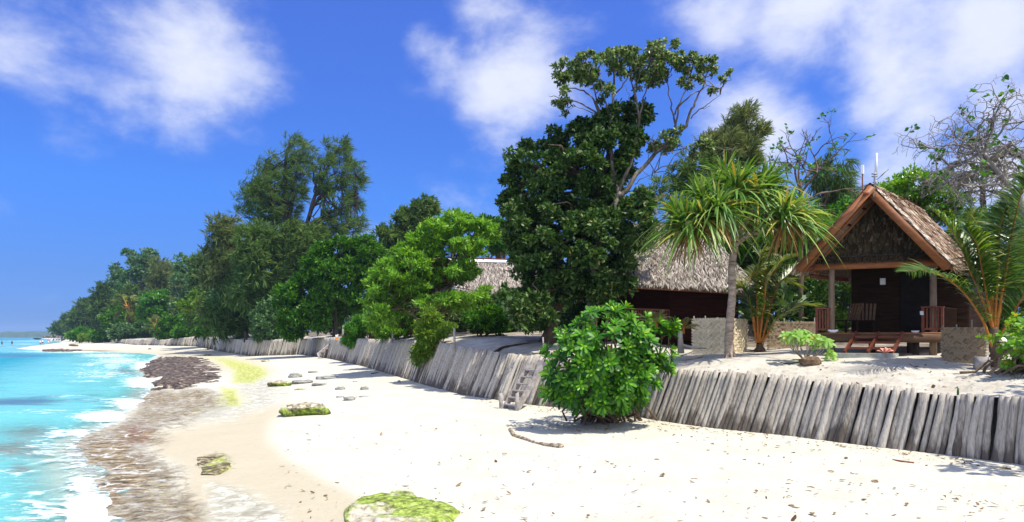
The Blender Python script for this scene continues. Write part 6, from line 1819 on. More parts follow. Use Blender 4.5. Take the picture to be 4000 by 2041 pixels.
def build_hut():
    O = np.array([10.46, 19.5]); ua = math.radians(22); va = math.radians(45)
    U = np.array([math.cos(ua), -math.sin(ua)]); V = np.array([math.sin(va), math.cos(va)])
    U3 = np.array([*U, 0]); V3 = np.array([*V, 0]); Z3 = np.array([0, 0, 1.0])
    def H(a, b, z): return np.array([*(O + U * a + V * b), z])
    g0 = ground_z(*H(0, 1, 0)[:2])
    root = thing("hut", "brown timber hut with a steep thatched gable roof and open front porch", "hut", H(0, 1.5, g0))
    apex, el, er = 6.84, H(-1.98, 0, 4.50), H(2.0, 0, 4.42)
    depth = 5.2
    A0 = H(0, 0, apex); A1 = H(0, depth, apex)
    # thatch: right and left slopes
    for sgn, e in ((1, er), (-1, el)):
        mb = MB()
        e1 = e + V3 * depth
        slab_plane(mb, e, e1, A1, A0, .09, 1)
        thatch_strands(mb, e, e1, A1, A0, 9000 if sgn > 0 else 1500, .3, .035, .05)
        # shaggy eave
        n = 260; u = RNG.random(n)[:, None]
        dn = nrm(e - A0)
        mb.ribbons(e + (e1 - e) * u + np.array([0, 0, .03]), dn + RNG.normal(size=(n, 3)) * .22, RNG.normal(size=(n, 3)), .22, .04, .3, 2, (.7, 1, .3))
        mb.build("roof_thatch", [M["thatch_red"], M["thatch_base"]], root)
        # pale verge strip of folded leaves beside the barge board
        vb = MB(); n = 420; v = RNG.random(n)[:, None]
        up = nrm(np.cross(V3, dn)); up = up if up[2] > 0 else -up
        vb.ribbons(e + (A0 - e) * v + V3 * RNG.uniform(.0, .2, (n, 1)) + up * .05, V3 * .8 + dn * RNG.uniform(0, .9, (n, 1)) + up * .1, dn + RNG.normal(size=(n, 3)) * .2, RNG.uniform(.12, .3, n), .09, .05, 2, (1, 1, .5))
        vb.build("verge_thatch", mat_leaf("pale_verge_leaf_%s" % ("a" if sgn > 0 else "b"), [(0, (.35, .28, .2)), (.5, (.6, .52, .42)), (1, (.78, .72, .6))], .05, .8, .1), root)
        # barge board
        bb = MB()
        d = nrm(A0 - e); w = nrm(np.cross(d, V3)); w = w if w[2] < 0 else -w
        p, q = e - d * .03, A0 + d * (.02 if sgn > 0 else .0)
        bb.box((p + q) / 2 + w * .11 - V3 * .03, (q - p) / 2, V3 * .022, w * .105)
        bb.build("barge_board", M["timber"], root)
        rb = MB()                                     # rafters under the overhang
        for k in range(3):
            bq = .35 + k * .5
            p, q = e + V3 * bq + w * .13, A0 + V3 * bq + w * .13
            rb.beam(p, q, .05, .08)
        rb.build("rafter", M["timber"], root)
        pb = MB()
        for v in (.18, .38, .58, .78, .93):
            p = e + (A0 - e) * v + w * .1
            pb.beam(p, p + V3 * 1.15, .05, .05)
        pb.build("purlin", M["timber_dark"], root)
    rc = MB(); n = 700
    u = RNG.random(n)[:, None]; sg = np.sign(RNG.normal(size=(n, 1)))
    rc.ribbons(A0 + (A1 - A0) * u + Z3 * .06, U3 * sg + np.array([0, 0, -.75]) + RNG.normal(size=(n, 3)) * .2, V3 + RNG.normal(size=(n, 3)) * .3, .25, .06, .2, 2, (1, 1, .5))
    rc.build("ridge_cap", M["thatch_red"], root)
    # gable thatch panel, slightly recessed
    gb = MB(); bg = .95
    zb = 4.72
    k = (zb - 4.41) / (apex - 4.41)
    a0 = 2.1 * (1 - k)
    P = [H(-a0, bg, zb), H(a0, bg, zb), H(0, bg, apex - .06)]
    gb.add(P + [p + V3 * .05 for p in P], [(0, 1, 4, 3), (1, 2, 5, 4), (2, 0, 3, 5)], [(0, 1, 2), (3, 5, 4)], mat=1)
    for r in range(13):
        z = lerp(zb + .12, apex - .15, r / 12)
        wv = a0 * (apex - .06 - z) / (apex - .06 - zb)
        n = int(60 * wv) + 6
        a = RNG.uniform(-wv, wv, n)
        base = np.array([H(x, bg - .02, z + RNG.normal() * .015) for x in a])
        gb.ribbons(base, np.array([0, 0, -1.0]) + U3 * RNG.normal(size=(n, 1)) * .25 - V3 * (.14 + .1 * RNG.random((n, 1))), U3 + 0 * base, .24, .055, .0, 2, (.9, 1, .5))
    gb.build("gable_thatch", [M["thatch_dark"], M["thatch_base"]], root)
    # curved pole skirt and tie beam
    sk = MB()
    for j, (dz, db) in enumerate(((.0, .0), (.07, .04), (.15, .1))):
        pts = [H(a, .62 + db + .12 * (a / 1.8) ** 2, 4.70 + dz - .03 * (a / 1.8) ** 2) for a in np.linspace(-1.82, 1.82, 14)]
        sk.tube(pts, .026, 6, mat=j % 2)
    n = 300; a = RNG.uniform(-1.8, 1.8, n)
    sk.ribbons(np.array([H(x, .6, 4.80) for x in a]), np.array([0, 0, -.5]) - V3 * .6 + RNG.normal(size=(n, 3)) * .3, U3 + RNG.normal(size=(n, 3)) * .3, .17, .03, .2, 2, (.8, 1, .4), mat=2)
    sk.build("eave_skirt", [M["bark_dark"], M["timber"], M["thatch_dark"]], root)
    bm = MB(); bm.beam(H(-1.85, .7, 4.56), H(1.78, .7, 4.56), .1, .2); bm.build("tie_beam", M["timber"], root)
    fl = 2.53
    for a in (-1.25, 1.43):
        pm = MB(); pm.tube([H(a, .72, g0 - .3), H(a, .72, fl), H(a, .72, 4.46)], [.1, .095, .085], 12); pm.build("post", M["post"], root)
    for a, bq in ((-1.45, 1.3), (-.5, 1.9), (.5, 2.1), (1.3, 1.8), (1.9, 2.6), (0.95, .9)):
        pm = MB(); pm.tube([H(a, bq, g0 - .5), H(a, bq, fl - .2)], .09, 10); pm.build("stilt", M["bark_dark"], root)
    # deck
    dk = MB()
    nb = 16
    for k in range(nb):
        b0 = lerp(.5, 5.0, k / nb); b1 = lerp(.5, 5.0, (k + 1) / nb) - .012
        dk.hexa([H(-1.63, b0, fl - .04), H(1.72, b0, fl - .04), H(1.72, b1, fl - .04), H(-1.63, b1, fl - .04), H(-1.63, b0, fl), H(1.72, b0, fl), H(1.72, b1, fl), H(-1.63, b1, fl)])
    dk.build("deck", M["timber"], root)
    fb = MB(); fb.beam(H(-1.63, .53, fl - .17), H(1.72, .53, fl - .17), .05, .25); fb.build("deck_beam", M["timber_brown"], root)
    # walls
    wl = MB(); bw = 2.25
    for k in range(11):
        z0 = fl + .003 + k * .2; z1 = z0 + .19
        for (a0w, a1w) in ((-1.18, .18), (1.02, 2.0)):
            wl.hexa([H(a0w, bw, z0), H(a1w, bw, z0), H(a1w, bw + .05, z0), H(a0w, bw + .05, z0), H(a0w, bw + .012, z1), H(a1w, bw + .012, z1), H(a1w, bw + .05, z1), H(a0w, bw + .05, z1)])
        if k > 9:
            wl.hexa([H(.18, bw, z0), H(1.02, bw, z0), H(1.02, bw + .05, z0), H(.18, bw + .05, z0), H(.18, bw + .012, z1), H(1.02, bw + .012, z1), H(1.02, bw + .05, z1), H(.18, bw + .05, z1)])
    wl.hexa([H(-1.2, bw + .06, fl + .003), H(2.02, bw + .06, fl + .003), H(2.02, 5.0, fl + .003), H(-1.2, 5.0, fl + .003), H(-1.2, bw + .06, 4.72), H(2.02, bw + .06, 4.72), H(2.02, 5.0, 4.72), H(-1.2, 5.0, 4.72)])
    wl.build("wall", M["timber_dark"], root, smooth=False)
    dr = MB(); dr.box(H(.6, bw + .03, fl + 1.0), U3 * .4, V3 * .02, Z3 * .98)
    for z in (.5, 1.5): dr.box(H(.6, bw + .005, fl + z), U3 * .28, V3 * .008, Z3 * .36)
    dro = dr.build("door", M["black"], root, smooth=False)
    hd = MB(); hd.beam(H(.93, bw - .03, fl + .92), H(.93, bw - .03, fl + 1.06), .02, .02); ho = hd.build("handle", M["steel"], dro); 
    lp = MB(); lp.box(H(-.28, bw - .03, 4.16), U3 * .07, V3 * .035, Z3 * .10); lp.box(H(-.28, bw - .07, 4.16), U3 * .055, V3 * .006, Z3 * .085); lp.build("wall_lamp", M["white_paint"], root, smooth=False)
    # brackets at left eave
    bk = MB(); bk.beam(H(-1.9, .9, 4.3), H(-1.3, 2.3, 4.25), .07, .12); bk.beam(H(-1.65, .8, 4.62), H(-1.9, .5, 4.45), .09, .12); bk.build("eave_plate", M["timber_red"], root)
    # railings
    for (a0r, a1r) in ((-1.62, -1.30), (1.20, 1.68)):
        rl_ = MB(); b0 = .62
        ph = .72
        for a in (a0r, a1r): rl_.box(H(a, b0, fl + ph / 2), U3 * .035, V3 * .035, Z3 * ph / 2)
        rl_.box(H((a0r + a1r) / 2, b0, fl + ph + .02), U3 * ((a1r - a0r) / 2 + .05), V3 * .05, Z3 * .018)
        rl_.box(H((a0r + a1r) / 2, b0, fl + .1), U3 * (a1r - a0r) / 2, V3 * .02, Z3 * .03)
        m = 3 if a1r < 0 else 4
        for k in range(1, m + 1):
            a = lerp(a0r, a1r, k / (m + 1)); rl_.box(H(a, b0, fl + .4), U3 * .022, V3 * .015, Z3 * .3)
        rl_.build("railing", M["timber_red"], root, smooth=False)
    rl_ = MB()
    for k in range(12): rl_.box(H(1.70, .75 + k * .13, fl + .4), U3 * .015, V3 * .02, Z3 * .3)
    rl_.beam(H(1.70, .7, fl + .72), H(1.70, 2.2, fl + .72), .05, .04); rl_.beam(H(1.70, .7, fl + .1), H(1.70, 2.2, fl + .1), .03, .04)
    rl_.build("railing", M["timber_dark"], root, smooth=False)
    # front steps: three stringers, three treads per bay
    st = thing("porch_steps", "red-brown open timber steps with three stringers leading up to the hut deck", "steps", H(.1, .1, g0))
    tops = (-.47, .13, .74); zt, zbm = fl - .02, 1.94
    for a in tops:
        sb = MB(); sb.beam(H(a - .02, .47, zt), H(a - .10, -.28, zbm), .05, .13); sb.build("stringer", M["timber_red"], st, smooth=False)
    for k in range(3):
        f = (k + .75) / 3.6
        bq = lerp(.47, -.28, f); z = lerp(zt, zbm, f)
        for a0t, a1t in ((tops[0], tops[1]), (tops[1], tops[2])):
            tb = MB(); tb.box(H((a0t + a1t) / 2 - .06 * f, bq, z), U3 * ((a1t - a0t) / 2 - .026), V3 * .11, Z3 * .03); tb.build("tread", M["timber_red"], st, smooth=False)
    cs = MB(); cs.hexa([H(-.95, -.62, g0 - .4), H(.78, -.62, g0 - .4), H(.78, -.1, g0 - .4), H(-.95, -.1, g0 - .4), H(-.93, -.6, 1.93), H(.76, -.6, 1.93), H(.76, -.1, 1.93), H(-.93, -.1, 1.93)])
    tag(cs.build("concrete_step", M["concrete"], smooth=False), "mossy grey concrete block at the foot of the timber steps", "step")
    # giant clam shell
    sh = MB(); c = H(.52, -.42, 1.94)
    nu, nv = 60, 7
    V_ = []
    for i in range(nu + 1):
        t = lerp(-1, 1, i / nu)
        wav = math.cos(t * math.pi * 4.5)
        for j in range(nv):
            s = j / (nv - 1)
            ang = t * 1.25 * (0.5 + .5 * s)
            rr = .02 + .17 * s * (1 + .12 * wav * s)
            V_.append(c + U3 * rr * math.sin(ang) * 1.15 + Z3 * (.0 + rr * math.cos(ang) * .8 * (s ** .6)) - V3 * (.09 * s * (1 - s) * 4 * .5 + .045 * wav * s - .0))
    q = [(i * nv + j, (i + 1) * nv + j, (i + 1) * nv + j + 1, i * nv + j + 1) for i in range(nu) for j in range(nv - 1)]
    sh.add(V_, q)
    so = sh.build("clam_shell", M["shell"]); md = so.modifiers.new("solid", "SOLIDIFY"); md.thickness = .014
    tag(so, "pink fluted giant clam shell standing on the concrete block", "shell")
    # porch items
    def chair(a, b, lab, rot):
        r_ = thing("porch_chair", lab, "chair", H(a, b, fl), "chairs on the hut porch")
        cr, sr = math.cos(rot), math.sin(rot)
        ux = U3 * cr + V3 * sr; vy = V3 * cr - U3 * sr
        p0 = H(a, b, fl)
        mb = MB()
        for k in range(5): mb.box(p0 + vy * (.04 + k * .085 - .2) + Z3 * .38, ux * .24, vy * .035, Z3 * .012)
        mb.build("seat", M["timber_dark"], r_, smooth=False)
        mb = MB()
        for k in range(5):
            q0 = p0 + ux * (k - 2) * .095 + vy * .24 + Z3 * .40; mb.beam(q0, q0 + Z3 * .52 + vy * .16 + ux * (k - 2) * .015, .065, .016, up=vy)
        mb.build("backrest", M["timber_brown"], r_, smooth=False)
        for sx in (-1, 1):
            for sy in (-1, 1):
                mb = MB(); mb.beam(p0 + ux * .22 * sx + vy * .2 * sy, p0 + ux * .22 * sx + vy * .2 * sy + Z3 * .37, .04, .04, up=ux); mb.build("leg", M["timber_dark"], r_, smooth=False)
    chair(-.55, 1.5, "slatted wooden chair in the middle of the shaded porch", 0.2)
    chair(-1.02, 1.25, "dark chair beside the left porch post", -.5)
    tw = MB(); n = 14
    A, B = np.meshgrid(np.linspace(-1.05, -.6, n), np.linspace(.66, .95, 8)); zz = fl + .012 + .05 * fbm(A * 6, B * 6, 3, 5)
    pts = np.array([H(a, b_, z) for a, b_, z in zip(A.ravel(), B.ravel(), zz.ravel())])
    q = [(i * n + j, i * n + j + 1, (i + 1) * n + j + 1, (i + 1) * n + j) for i in range(7) for j in range(n - 1)]
    tw.add(pts, q); tag(tw.build("towel", M["towel_pink"]), "crumpled magenta towel on the deck edge by the left post", "towel")

    def lump(nm, a, b, w, h, mat, lab, cat):
        mb = MB(); th = np.linspace(0, math.pi, 9); c = H(a, b, fl + h * .5)
        mb.tube([c + U3 * (-w * math.cos(t) ) + Z3 * h * .2 * math.sin(t * 3) for t in th], [.008 + h * .55 * math.sin(t) ** .7 * (1 + .25 * math.sin(t * 5)) for t in th], 10)
        tag(mb.build(nm, mat), lab, cat)
    lump("cloth_bundle", -1.17, .6, .14, .09, M["cloth_white"], "crumpled white cloth at the foot of the left porch post", "cloth")
    lump("coral_piece", 1.0, .62, .1, .05, M["white_paint"], "white coral pieces lying on the deck edge by the right railing", "coral")
    hg = MB(); n = 40
    hg.ribbons(np.array([H(1.17 + RNG.normal() * .015, .58, fl + .62) for _ in range(n)]), np.array([0, -.1, -1.0]) + RNG.normal(size=(n, 3)) * .12, U3 + RNG.normal(size=(n, 3)) * .2, .11, .03, 0, 3, (1, 1, .9, .6))
    tag(hg.build("hanging_cloth", M["cloth_white"]), "small white cloth hanging from the right porch railing", "cloth")
    # antennas
    an = thing("panel_antenna", "small white panel antenna on a rusty bent pipe at the gable tip", "antenna", A0)
    p = [W(3385, 762, 19.5), W(3371, 752, 19.45), W(3369, 740, 19.45), W(3369, 700, 19.45), W(3370, 672, 19.45)]
    mb = MB(); mb.tube(p, .018, 8); mb.box(W(3386, 757, 19.46), U3 * .07, V3 * .03, Z3 * .045); mb.build("pipe", M["rust"], an)
    mb = MB(); mb.box(W(3369, 663, 19.42), U3 * .035, V3 * .03, Z3 * .13); mb.box(W(3369, 663, 19.38), U3 * .028, V3 * .012, Z3 * .12); mb.build("panel", M["white_paint"], an, smooth=False)
    an = thing("whip_antenna", "tall white tube antenna clamped to a steel pole on the hut ridge", "antenna", A0)
    mb = MB(); mb.tube([W(3413, 770, 19.42), W(3416, 700, 19.42), W(3417, 676, 19.42)], .022, 8); mb.build("pole", M["steel"], an)
    mb = MB(); mb.tube([W(3421, 692, 19.44), W(3424, 600, 19.44), W(3424.5, 599, 19.44)], [.036, .032, .01], 12); mb.build("tube", M["white_paint"], an)
    mb = MB()
    for y in (680, 690): mb.box(W(3416, y, 19.42), U3 * .07, V3 * .03, Z3 * .014)
    mb.tube([W(3421, 722, 19.44), W(3421, 706, 19.44)], .028, 10); mb.build("clamp", M["steel"], an)


build_hut()


def build_second_house():
    FL, FR = W(2330, 1098, 27.4), W(2945, 1128, 26.0)
    RR, RL = W(2735, 880, 29.6), W(2440, 872, 30.4)
    back = np.array([.9, 5.6, 0])
    BR, BL = FR + back + np.array([1.6, 0, 0]), FL + back
    g = ground_z(*((FL + FR) / 2)[:2])
    root = thing("thatched_house", "second house with a broad grey thatched hip roof and dark maroon walls behind the bush", "house", [*((FL + FR) / 2)[:2], g])
    mb = MB()
    slab_plane(mb, FL, FR, RR, RL, .1, 1); 
    thatch_strands(mb, FL, FR, RR, RL, 12000, .36, .05, .07)
    mb.hexa([FR - [0, 0, .1], BR - [0, 0, .1], BR - [0, 0, .09], RR - [0, 0, .1], FR, BR, BR + [0, 0, .01], RR], 1)
    thatch_strands(mb, FR, BR, RR + .01, RR, 2500, .36, .05, .07)
    slab_plane(mb, BR, BL, RL, RR, .1, 1)
    n = 900; u = RNG.random(n)[:, None]
    mb.ribbons(FL + (FR - FL) * u + np.array([0, 0, .0]), np.array([0, -.55, -.75]) + RNG.normal(size=(n, 3)) * .25, RNG.normal(size=(n, 3)), .22, .045, .1, 2, (.8, 1, .3))
    n = 260; v = RNG.random(n)[:, None]
    mb.ribbons(FR + (RR - FR) * v, np.array([.75, -.1, -.35]) + RNG.normal(size=(n, 3)) * .25, RNG.normal(size=(n, 3)), .22, .05, .2, 2, (.8, 1, .3))
    n = 400; u = RNG.random(n)[:, None]
    mb.ribbons(RL + (RR - RL) * u, np.array([0, -1, -.4]) + RNG.normal(size=(n, 3)) * .3, RNG.normal(size=(n, 3)), .3, .06, .2, 2, (.8, 1, .3))
    mb.build("roof", [M["thatch"], M["thatch_base"]], root)
    a, bq = W(2455, 1110, 27.7), W(2885, 1134, 26.8)
    dirv = nrm(bq - a); dirv[2] = 0; dirv = nrm(dirv); inn = np.array([-dirv[1], dirv[0], 0])
    wl = MB()
    z0, z1 = g - .2, a[2] + .25
    for k in range(16):
        zz = lerp(z0 + .5, z1, k / 16); ze = lerp(z0 + .5, z1, (k + 1) / 16) - .01
        p, q = np.array([*W(2614, 1200, 27.5)[:2], zz]), np.array([bq[0], bq[1], zz])
        wl.hexa([p, q, q + inn * .08, p + inn * .08, p + [0, 0, ze - zz] + inn * .02, q + [0, 0, ze - zz] + inn * .02, q + [0, 0, ze - zz] + inn * .08, p + [0, 0, ze - zz] + inn * .08])
    p, q = np.array([a[0] - 1.5, a[1], z0]) + inn * 1.6, np.array([bq[0], bq[1], z0]) + inn * .1
    wl.hexa([p, q, q + inn * 3.5, p + inn * 3.5, p + [0, 0, z1 - z0], q + [0, 0, z1 - z0], q + inn * 3.5 + [0, 0, z1 - z0], p + inn * 3.5 + [0, 0, z1 - z0]])
    wl.build("wall", M["timber_maroon"], root, smooth=False)
    fb = MB(); fb.beam(FL + np.array([.1, .25, -.15]), FR + np.array([-.2, .25, -.15]), .06, .14); fb.build("eave_board", M["timber"], root)
    rb = MB()
    p, q = W(2440, 1206, 27.4), W(2614, 1212, 27.0)
    rb.beam(p, q, .05, .05); rb.beam(p - [0, 0, .42], q - [0, 0, .42], .05, .05)
    for k in range(20):
        m = lerp(p, q, k / 19); rb.beam(m - [0, 0, .42], m, .03, .03, up=dirv)
    rb.build("railing", M["timber_red"], root, smooth=False)
    fl = MB(); fl.box(np.array([*((a + bq) / 2)[:2], p[2] - .55]) + inn * 1.2, dirv * 2.4, inn * 1.3, np.array([0, 0, .06])); fl.build("floor", M["timber_maroon"], root, smooth=False)


build_second_house()


def build_left_house():
    Y = 46
    EL, ER = W(1795, 1168, 43.5), W(2120, 1160, 43.5)
    RL, RR = W(1755, 1016, 46.5), W(2120, 1026, 46.5)
    back = np.array([0, 6, 0])
    g = ground_z(*EL[:2])
    root = thing("thatched_house", "left house whose grey thatched roof shows between the lime tree and the column tree", "house", [*((EL + ER) / 2)[:2], g])
    mb = MB(); slab_plane(mb, EL, ER, RR, RL, .12, 1); thatch_strands(mb, EL, ER, RR, RL, 9000, .5, .075, .09)
    EB, FB = EL + back, ER + back
    slab_plane(mb, FB, EB, RL, RR, .12, 1)
    n = 500; u = RNG.random(n)[:, None]
    mb.ribbons(EL + (ER - EL) * u, np.array([0, -.55, -.75]) + RNG.normal(size=(n, 3)) * .25, RNG.normal(size=(n, 3)), .3, .07, .1, 2, (.8, 1, .3))
    mb.build("roof", [M["thatch"], M["thatch_base"]], root)
    cb = MB(); cb.beam(RL + np.array([-.1, -.12, .03]), RR + np.array([0, -.12, .03]), .5, .06, up=nrm(np.array([0, -.6, .8]))); cb.build("ridge_cap", M["white_paint"], root, smooth=False)
    cb = MB(); cb.beam(RL + np.array([-.1, .05, .14]), RR + np.array([0, .05, .14]), .3, .1); cb.build("ridge_beam", M["timber_red"], root, smooth=False)
    vb = MB(); vb.beam(EL + [-.05, 0, .02], RL + [-.05, 0, .02], .12, .16); vb.build("verge_board", M["white_paint"], root, smooth=False)
    wl = MB(); wl.hexa([np.array([EL[0] + .6, 44.6, g - .3]), np.array([ER[0], 44.6, g - .3]), np.array([ER[0], 49, g - .3]), np.array([EL[0] + .6, 49, g - .3]), np.array([EL[0] + .6, 44.6, EL[2] + .4]), np.array([ER[0], 44.6, EL[2] + .4]), np.array([ER[0], 49, EL[2] + .4]), np.array([EL[0] + .6, 49, EL[2] + .4])])
    wl.build("wall", M["timber_maroon"], root, smooth=False)
    # brown annexe wall and railing seen under the lime tree
    p, q = W(1560, 1225, 44), W(1640, 1228, 44)
    rb = MB(); rb.beam(p, q, .06, .06); rb.beam(p - [0, 0, .55], q - [0, 0, .55], .06, .06)
    for k in range(12):
        m = lerp(p, q, k / 11); rb.beam(m - [0, 0, .55], m, .035, .035, up=(1, 0, 0))
    rb.build("railing", M["timber_red"], root, smooth=False)


build_left_house()
# dark annexe behind the trees on the left
an = thing("timber_shed", "brown timber shed half hidden behind the lime tree trunk", "shed", W(1560, 1325, 47))
mb = MB(); p, q = W(1440, 1330, 47), W(1720, 1330, 47)
mb.hexa([p, q, q + [0, 3, 0], p + [0, 3, 0], p + [0, 0, 2.6], q + [0, 0, 2.6], q + [0, 3, 2.6], p + [0, 3, 2.6]]); mb.build("wall", M["timber_dark"], an, smooth=False)
mb = MB(); mb.hexa([p + [-.4, -.5, 2.61], q + [.4, -.5, 2.61], q + [.4, 3.5, 3.0], p + [-.4, 3.5, 3.0], p + [-.4, -.5, 2.7], q + [.4, -.5, 2.7], q + [.4, 3.5, 3.1], p + [-.4, 3.5, 3.1]]); mb.build("roof", M["thatch_base"], an, smooth=False)


# ------------------------------------------------------------------ woven screens
def mat_weave(name, c0, c1):
    m, n, l = mat_new(name)
    out = n.new("ShaderNodeOutputMaterial"); p = n.new("ShaderNodeBsdfPrincipled"); p.inputs["Roughness"].default_value = .8
    geo = n.new("ShaderNodeNewGeometry"); r = ramp(n, [(0, c0), (.5, c1), (1, c1)]); l.new(geo.outputs["Random Per Island"], r.inputs[0]); l.new(r.outputs[0], p.inputs["Base Color"]); l.new(p.outputs[0], out.inputs[0])
    return m


M["weave"] = mat_weave("woven_palm_strip", (.52, .40, .23), (.80, .69, .47))
M["weave_dark"] = mat_weave("brown_woven_palm_strip", (.16, .115, .065), (.33, .245, .15))


def screen(label, p0, p1, h, mat, bands=3, droop=True, step=.09):
    """mat of diagonal plaited strips in horizontal bands between two ground points"""
    p0, p1 = np.asarray(p0, float), np.asarray(p1, float)
    root = thing("woven_screen", label, "screen", (p0 + p1) / 2, "plaited palm screens on the terrace")
    L = np.linalg.norm(p1 - p0); u = (p1 - p0) / L; nrmv = -nrm(np.cross(u, [0, 0, 1.0])); Z = np.array([0, 0, 1.0])
    for k in range(bands):
        z0 = h * k / bands; z1 = h * (k + 1) / bands; bh = z1 - z0 + .03
        mb = MB(); n = int(L / step)
        off = -nrmv * (.012 * k)
        x = np.arange(n) * step + step / 2
        for sg, o in ((1, .0), (-1, .006)):
            rows = int(bh / step)
            X, R = np.meshgrid(x, np.arange(rows + 1))
            X = X.ravel(); R = R.ravel()
            base = p0 + u * X[:, None] + Z * (z0 + R * step)[:, None] + off + nrmv * o
            bulge = nrmv * (.012 * (((R + np.round(X / step)) % 2) * 2 - 1) * sg)[:, None]
            mb.ribbons(base + bulge, (u * sg + Z) + 0 * base, (u * -sg + Z) + 0 * base, step * 1.3, step * .55, 0, 1, (1, 1))
        # backing and ragged leaf ends
        mb.box(p0 + u * L / 2 + Z * ((z0 + z1) / 2) + nrmv * .03, u * L / 2, nrmv * .006, Z * (bh / 2))
        m = int(L / .05); xx = RNG.random(m) * L
        base = p0 + u * xx[:, None] + Z * (z0 + .02) + off
        mb.ribbons(base, -Z - nrmv * .3 + u * RNG.normal(size=(m, 1)) * .3 + 0 * base, u + 0 * base, .10 if k else .2, .025, .1, 2, (1, .9, .2))
        mb.ribbons(p0 + u * xx[:, None] + Z * z1 + off, Z * .5 + nrmv * -.5 + u * RNG.normal(size=(m, 1)) * .5 + 0 * base, u + 0 * base, .06, .03, .5, 2, (1, .9, .3))
        mb.build("woven_panel", mat, root, smooth=False)
    for t in (0.02, .35, .7, .98):
        pm = MB(); c = p0 + u * L * t + nrmv * .07; pm.tube([c - Z * .2, c + Z * (h + random.uniform(.06, .3))], .018, 6); pm.build("stake", M["bark_grey"], root)
    return root


YS = 23.5
def gz(px, Y): x = (px - CX) / F * Y; return np.array([x, Y, ground_z(x, Y)])
def scr(px0, Y0, px1, Y1, bot, top):
    a, b_ = W(px0, bot, Y0), W(px1, bot, Y1)
    a[2] = b_[2] = min(a[2], ground_z(a[0], a[1]) + .05)
    h = (HC + (HY - top) / F * (Y0 + Y1) / 2) - a[2]
    return a, b_, h
a, b_, h = scr(2706, 23.6, 2842, 23.0, 1352, 1250); screen("pale plaited palm screen left of the pandanus trunk", a, b_, h, M["weave"])
a, b_, h = scr(2842, 23.0, 2918, 24.2, 1352, 1254); screen("pale ragged plaited screen just right of the pandanus trunk", a, b_, h, M["weave"])
a, b_, h = scr(3000, 25.5, 3190, 26.0, 1330, 1265); screen("brown frayed plaited screen behind the small pale plant", a, b_, h, M["weave_dark"], 2)
a, b_, h = scr(3680, 18.1, 3850, 17.7, 1418, 1292); screen("brown plaited palm screen under the hut porch beside the right palm", a, b_, h, M["weave_dark"], 2, step=.075)

# ------------------------------------------------------------------ stairs, posts, stumps
def plank(root, name, p, q, w, h, up=(0, 0, 1), mat=None):
    mb = MB(); mb.beam(p, q, w, h, up); return mb.build(name, mat or M["grey_wood"], root, smooth=False)


def beach_stairs():
    b0 = gp(1990, 1600); top = W(2118, 1448, b0[1] + 1.3)
    top = np.array([b0[0] + DL[0] * 1.25 - .1, b0[1] + DL[1] * 1.25, 1.42])
    root = thing("beach_stairs", "grey weathered wooden stairs down to the sand beside the big bush", "stairs", b0)
    run = nrm(np.array([top[0] - b0[0], top[1] - b0[1], 0])); ac = np.array([-run[1], run[0], 0])
    # treads run along the palisade
    for s in (-1, 1):
        plank(root, "stringer", b0 + ac * .33 * s + np.array([0, 0, -.05]), top + ac * .33 * s, .05, .2)
    for k in range(6):
        f = (k + .6) / 6.3
        c = lerp(b0, top, f); plank(root, "tread", c - ac * .305, c + ac * .305, .21, .04)
    for s, hgt in ((-1, .55), (1, .5)):
        c = b0 + ac * .42 * s - run * .02; mb = MB(); mb.tube([c - [0, 0, .2], c + [0, 0, hgt]], [.07, .06], 9); mb.build("post", M["grey_wood"], root)
    plank(root, "stringer", top + ac * .0 + run * .0 + np.array([.05, 0, .12]), top + run * .1 + ac * -.4 + np.array([.35, .1, -.05]), .05, .2)


beach_stairs()
pl = thing("plank_stairs", "leaning plank stairway with a support leg at the corner of the dark palisade", "stairs", gp(1248, 1410))
Yp = 62
plank(pl, "stringer", W(1242, 1388, Yp), W(1326, 1318, Yp + 3), .12, .34)
plank(pl, "stringer", W(1252, 1382, Yp + 1), W(1332, 1316, Yp + 4), .12, .3)
plank(pl, "leg", W(1240, 1380, Yp), W(1252, 1414, Yp - .5), .14, .14, (1, 0, 0))
for k in range(5):
    plank(pl, "tread", lerp(W(1246, 1384, Yp), W(1326, 1320, Yp + 3), (k + .5) / 5), lerp(W(1256, 1380, Yp + 1), W(1332, 1317, Yp + 4), (k + .5) / 5), .3, .05)
mk = MB(); c = W(1315, 1324, 60); mk.box(c, [.12, 0, 0], [0, .08, 0], [0, 0, .12]); mk.box(c + [0, 0, .26], [.1, 0, 0], [0, .06, 0], [0, 0, .09], 1); mk.box(c + [.3, 0, .3], [.13, 0, 0], [0, .06, 0], [0, 0, .09], 2); mk.box(c + [0.1, 0.05, .16], [.03, 0, 0], [0, .03, 0], [0, 0, .25], 1)
tag(mk.build("marker_sign", [M["orange_paint"], M["white_paint"], M["timber_red"]], smooth=False), "small orange and white marker at the top of the plank stairs", "marker")

PG = "grey posts standing behind the palisade"
for (px, p0, p1, Y, r, lab) in [(1774, 1358, 1282, 27.5, .05, "tall grey post beside the trailing olive shrub"), (1531, 1332, 1296, 39, .07, "short thick grey post on the pale palisade"), (1336, 1320, 1272, 60, .09, "leaning grey post above the plank stairs"),
                                (877, 1322, 1285, 104, .2, "white post on the sand bank before the dark forest"), (958, 1330, 1296, 88, .25, "dark stub post near the grey-green shrub"), (775, 1322, 1308, 143, .22, "pale post end on the far palisade"), (2122, 1365, 1318, 23.5, .03, "thin grey stake at the top of the grey stairs")]:
    mb = MB(); a, b_ = W(px, p0 + 8, Y), W(px + random.uniform(-3, 6), p1, Y)
    mb.tube([a, lerp(a, b_, .5) + np.array([r * .2, 0, 0]), b_], [r, r * .95, r * .85], 9)
    tag(mb.build("fence_post", M["grey_wood"] if "dark" not in lab else M["bark_dark"]), lab, "post", PG)
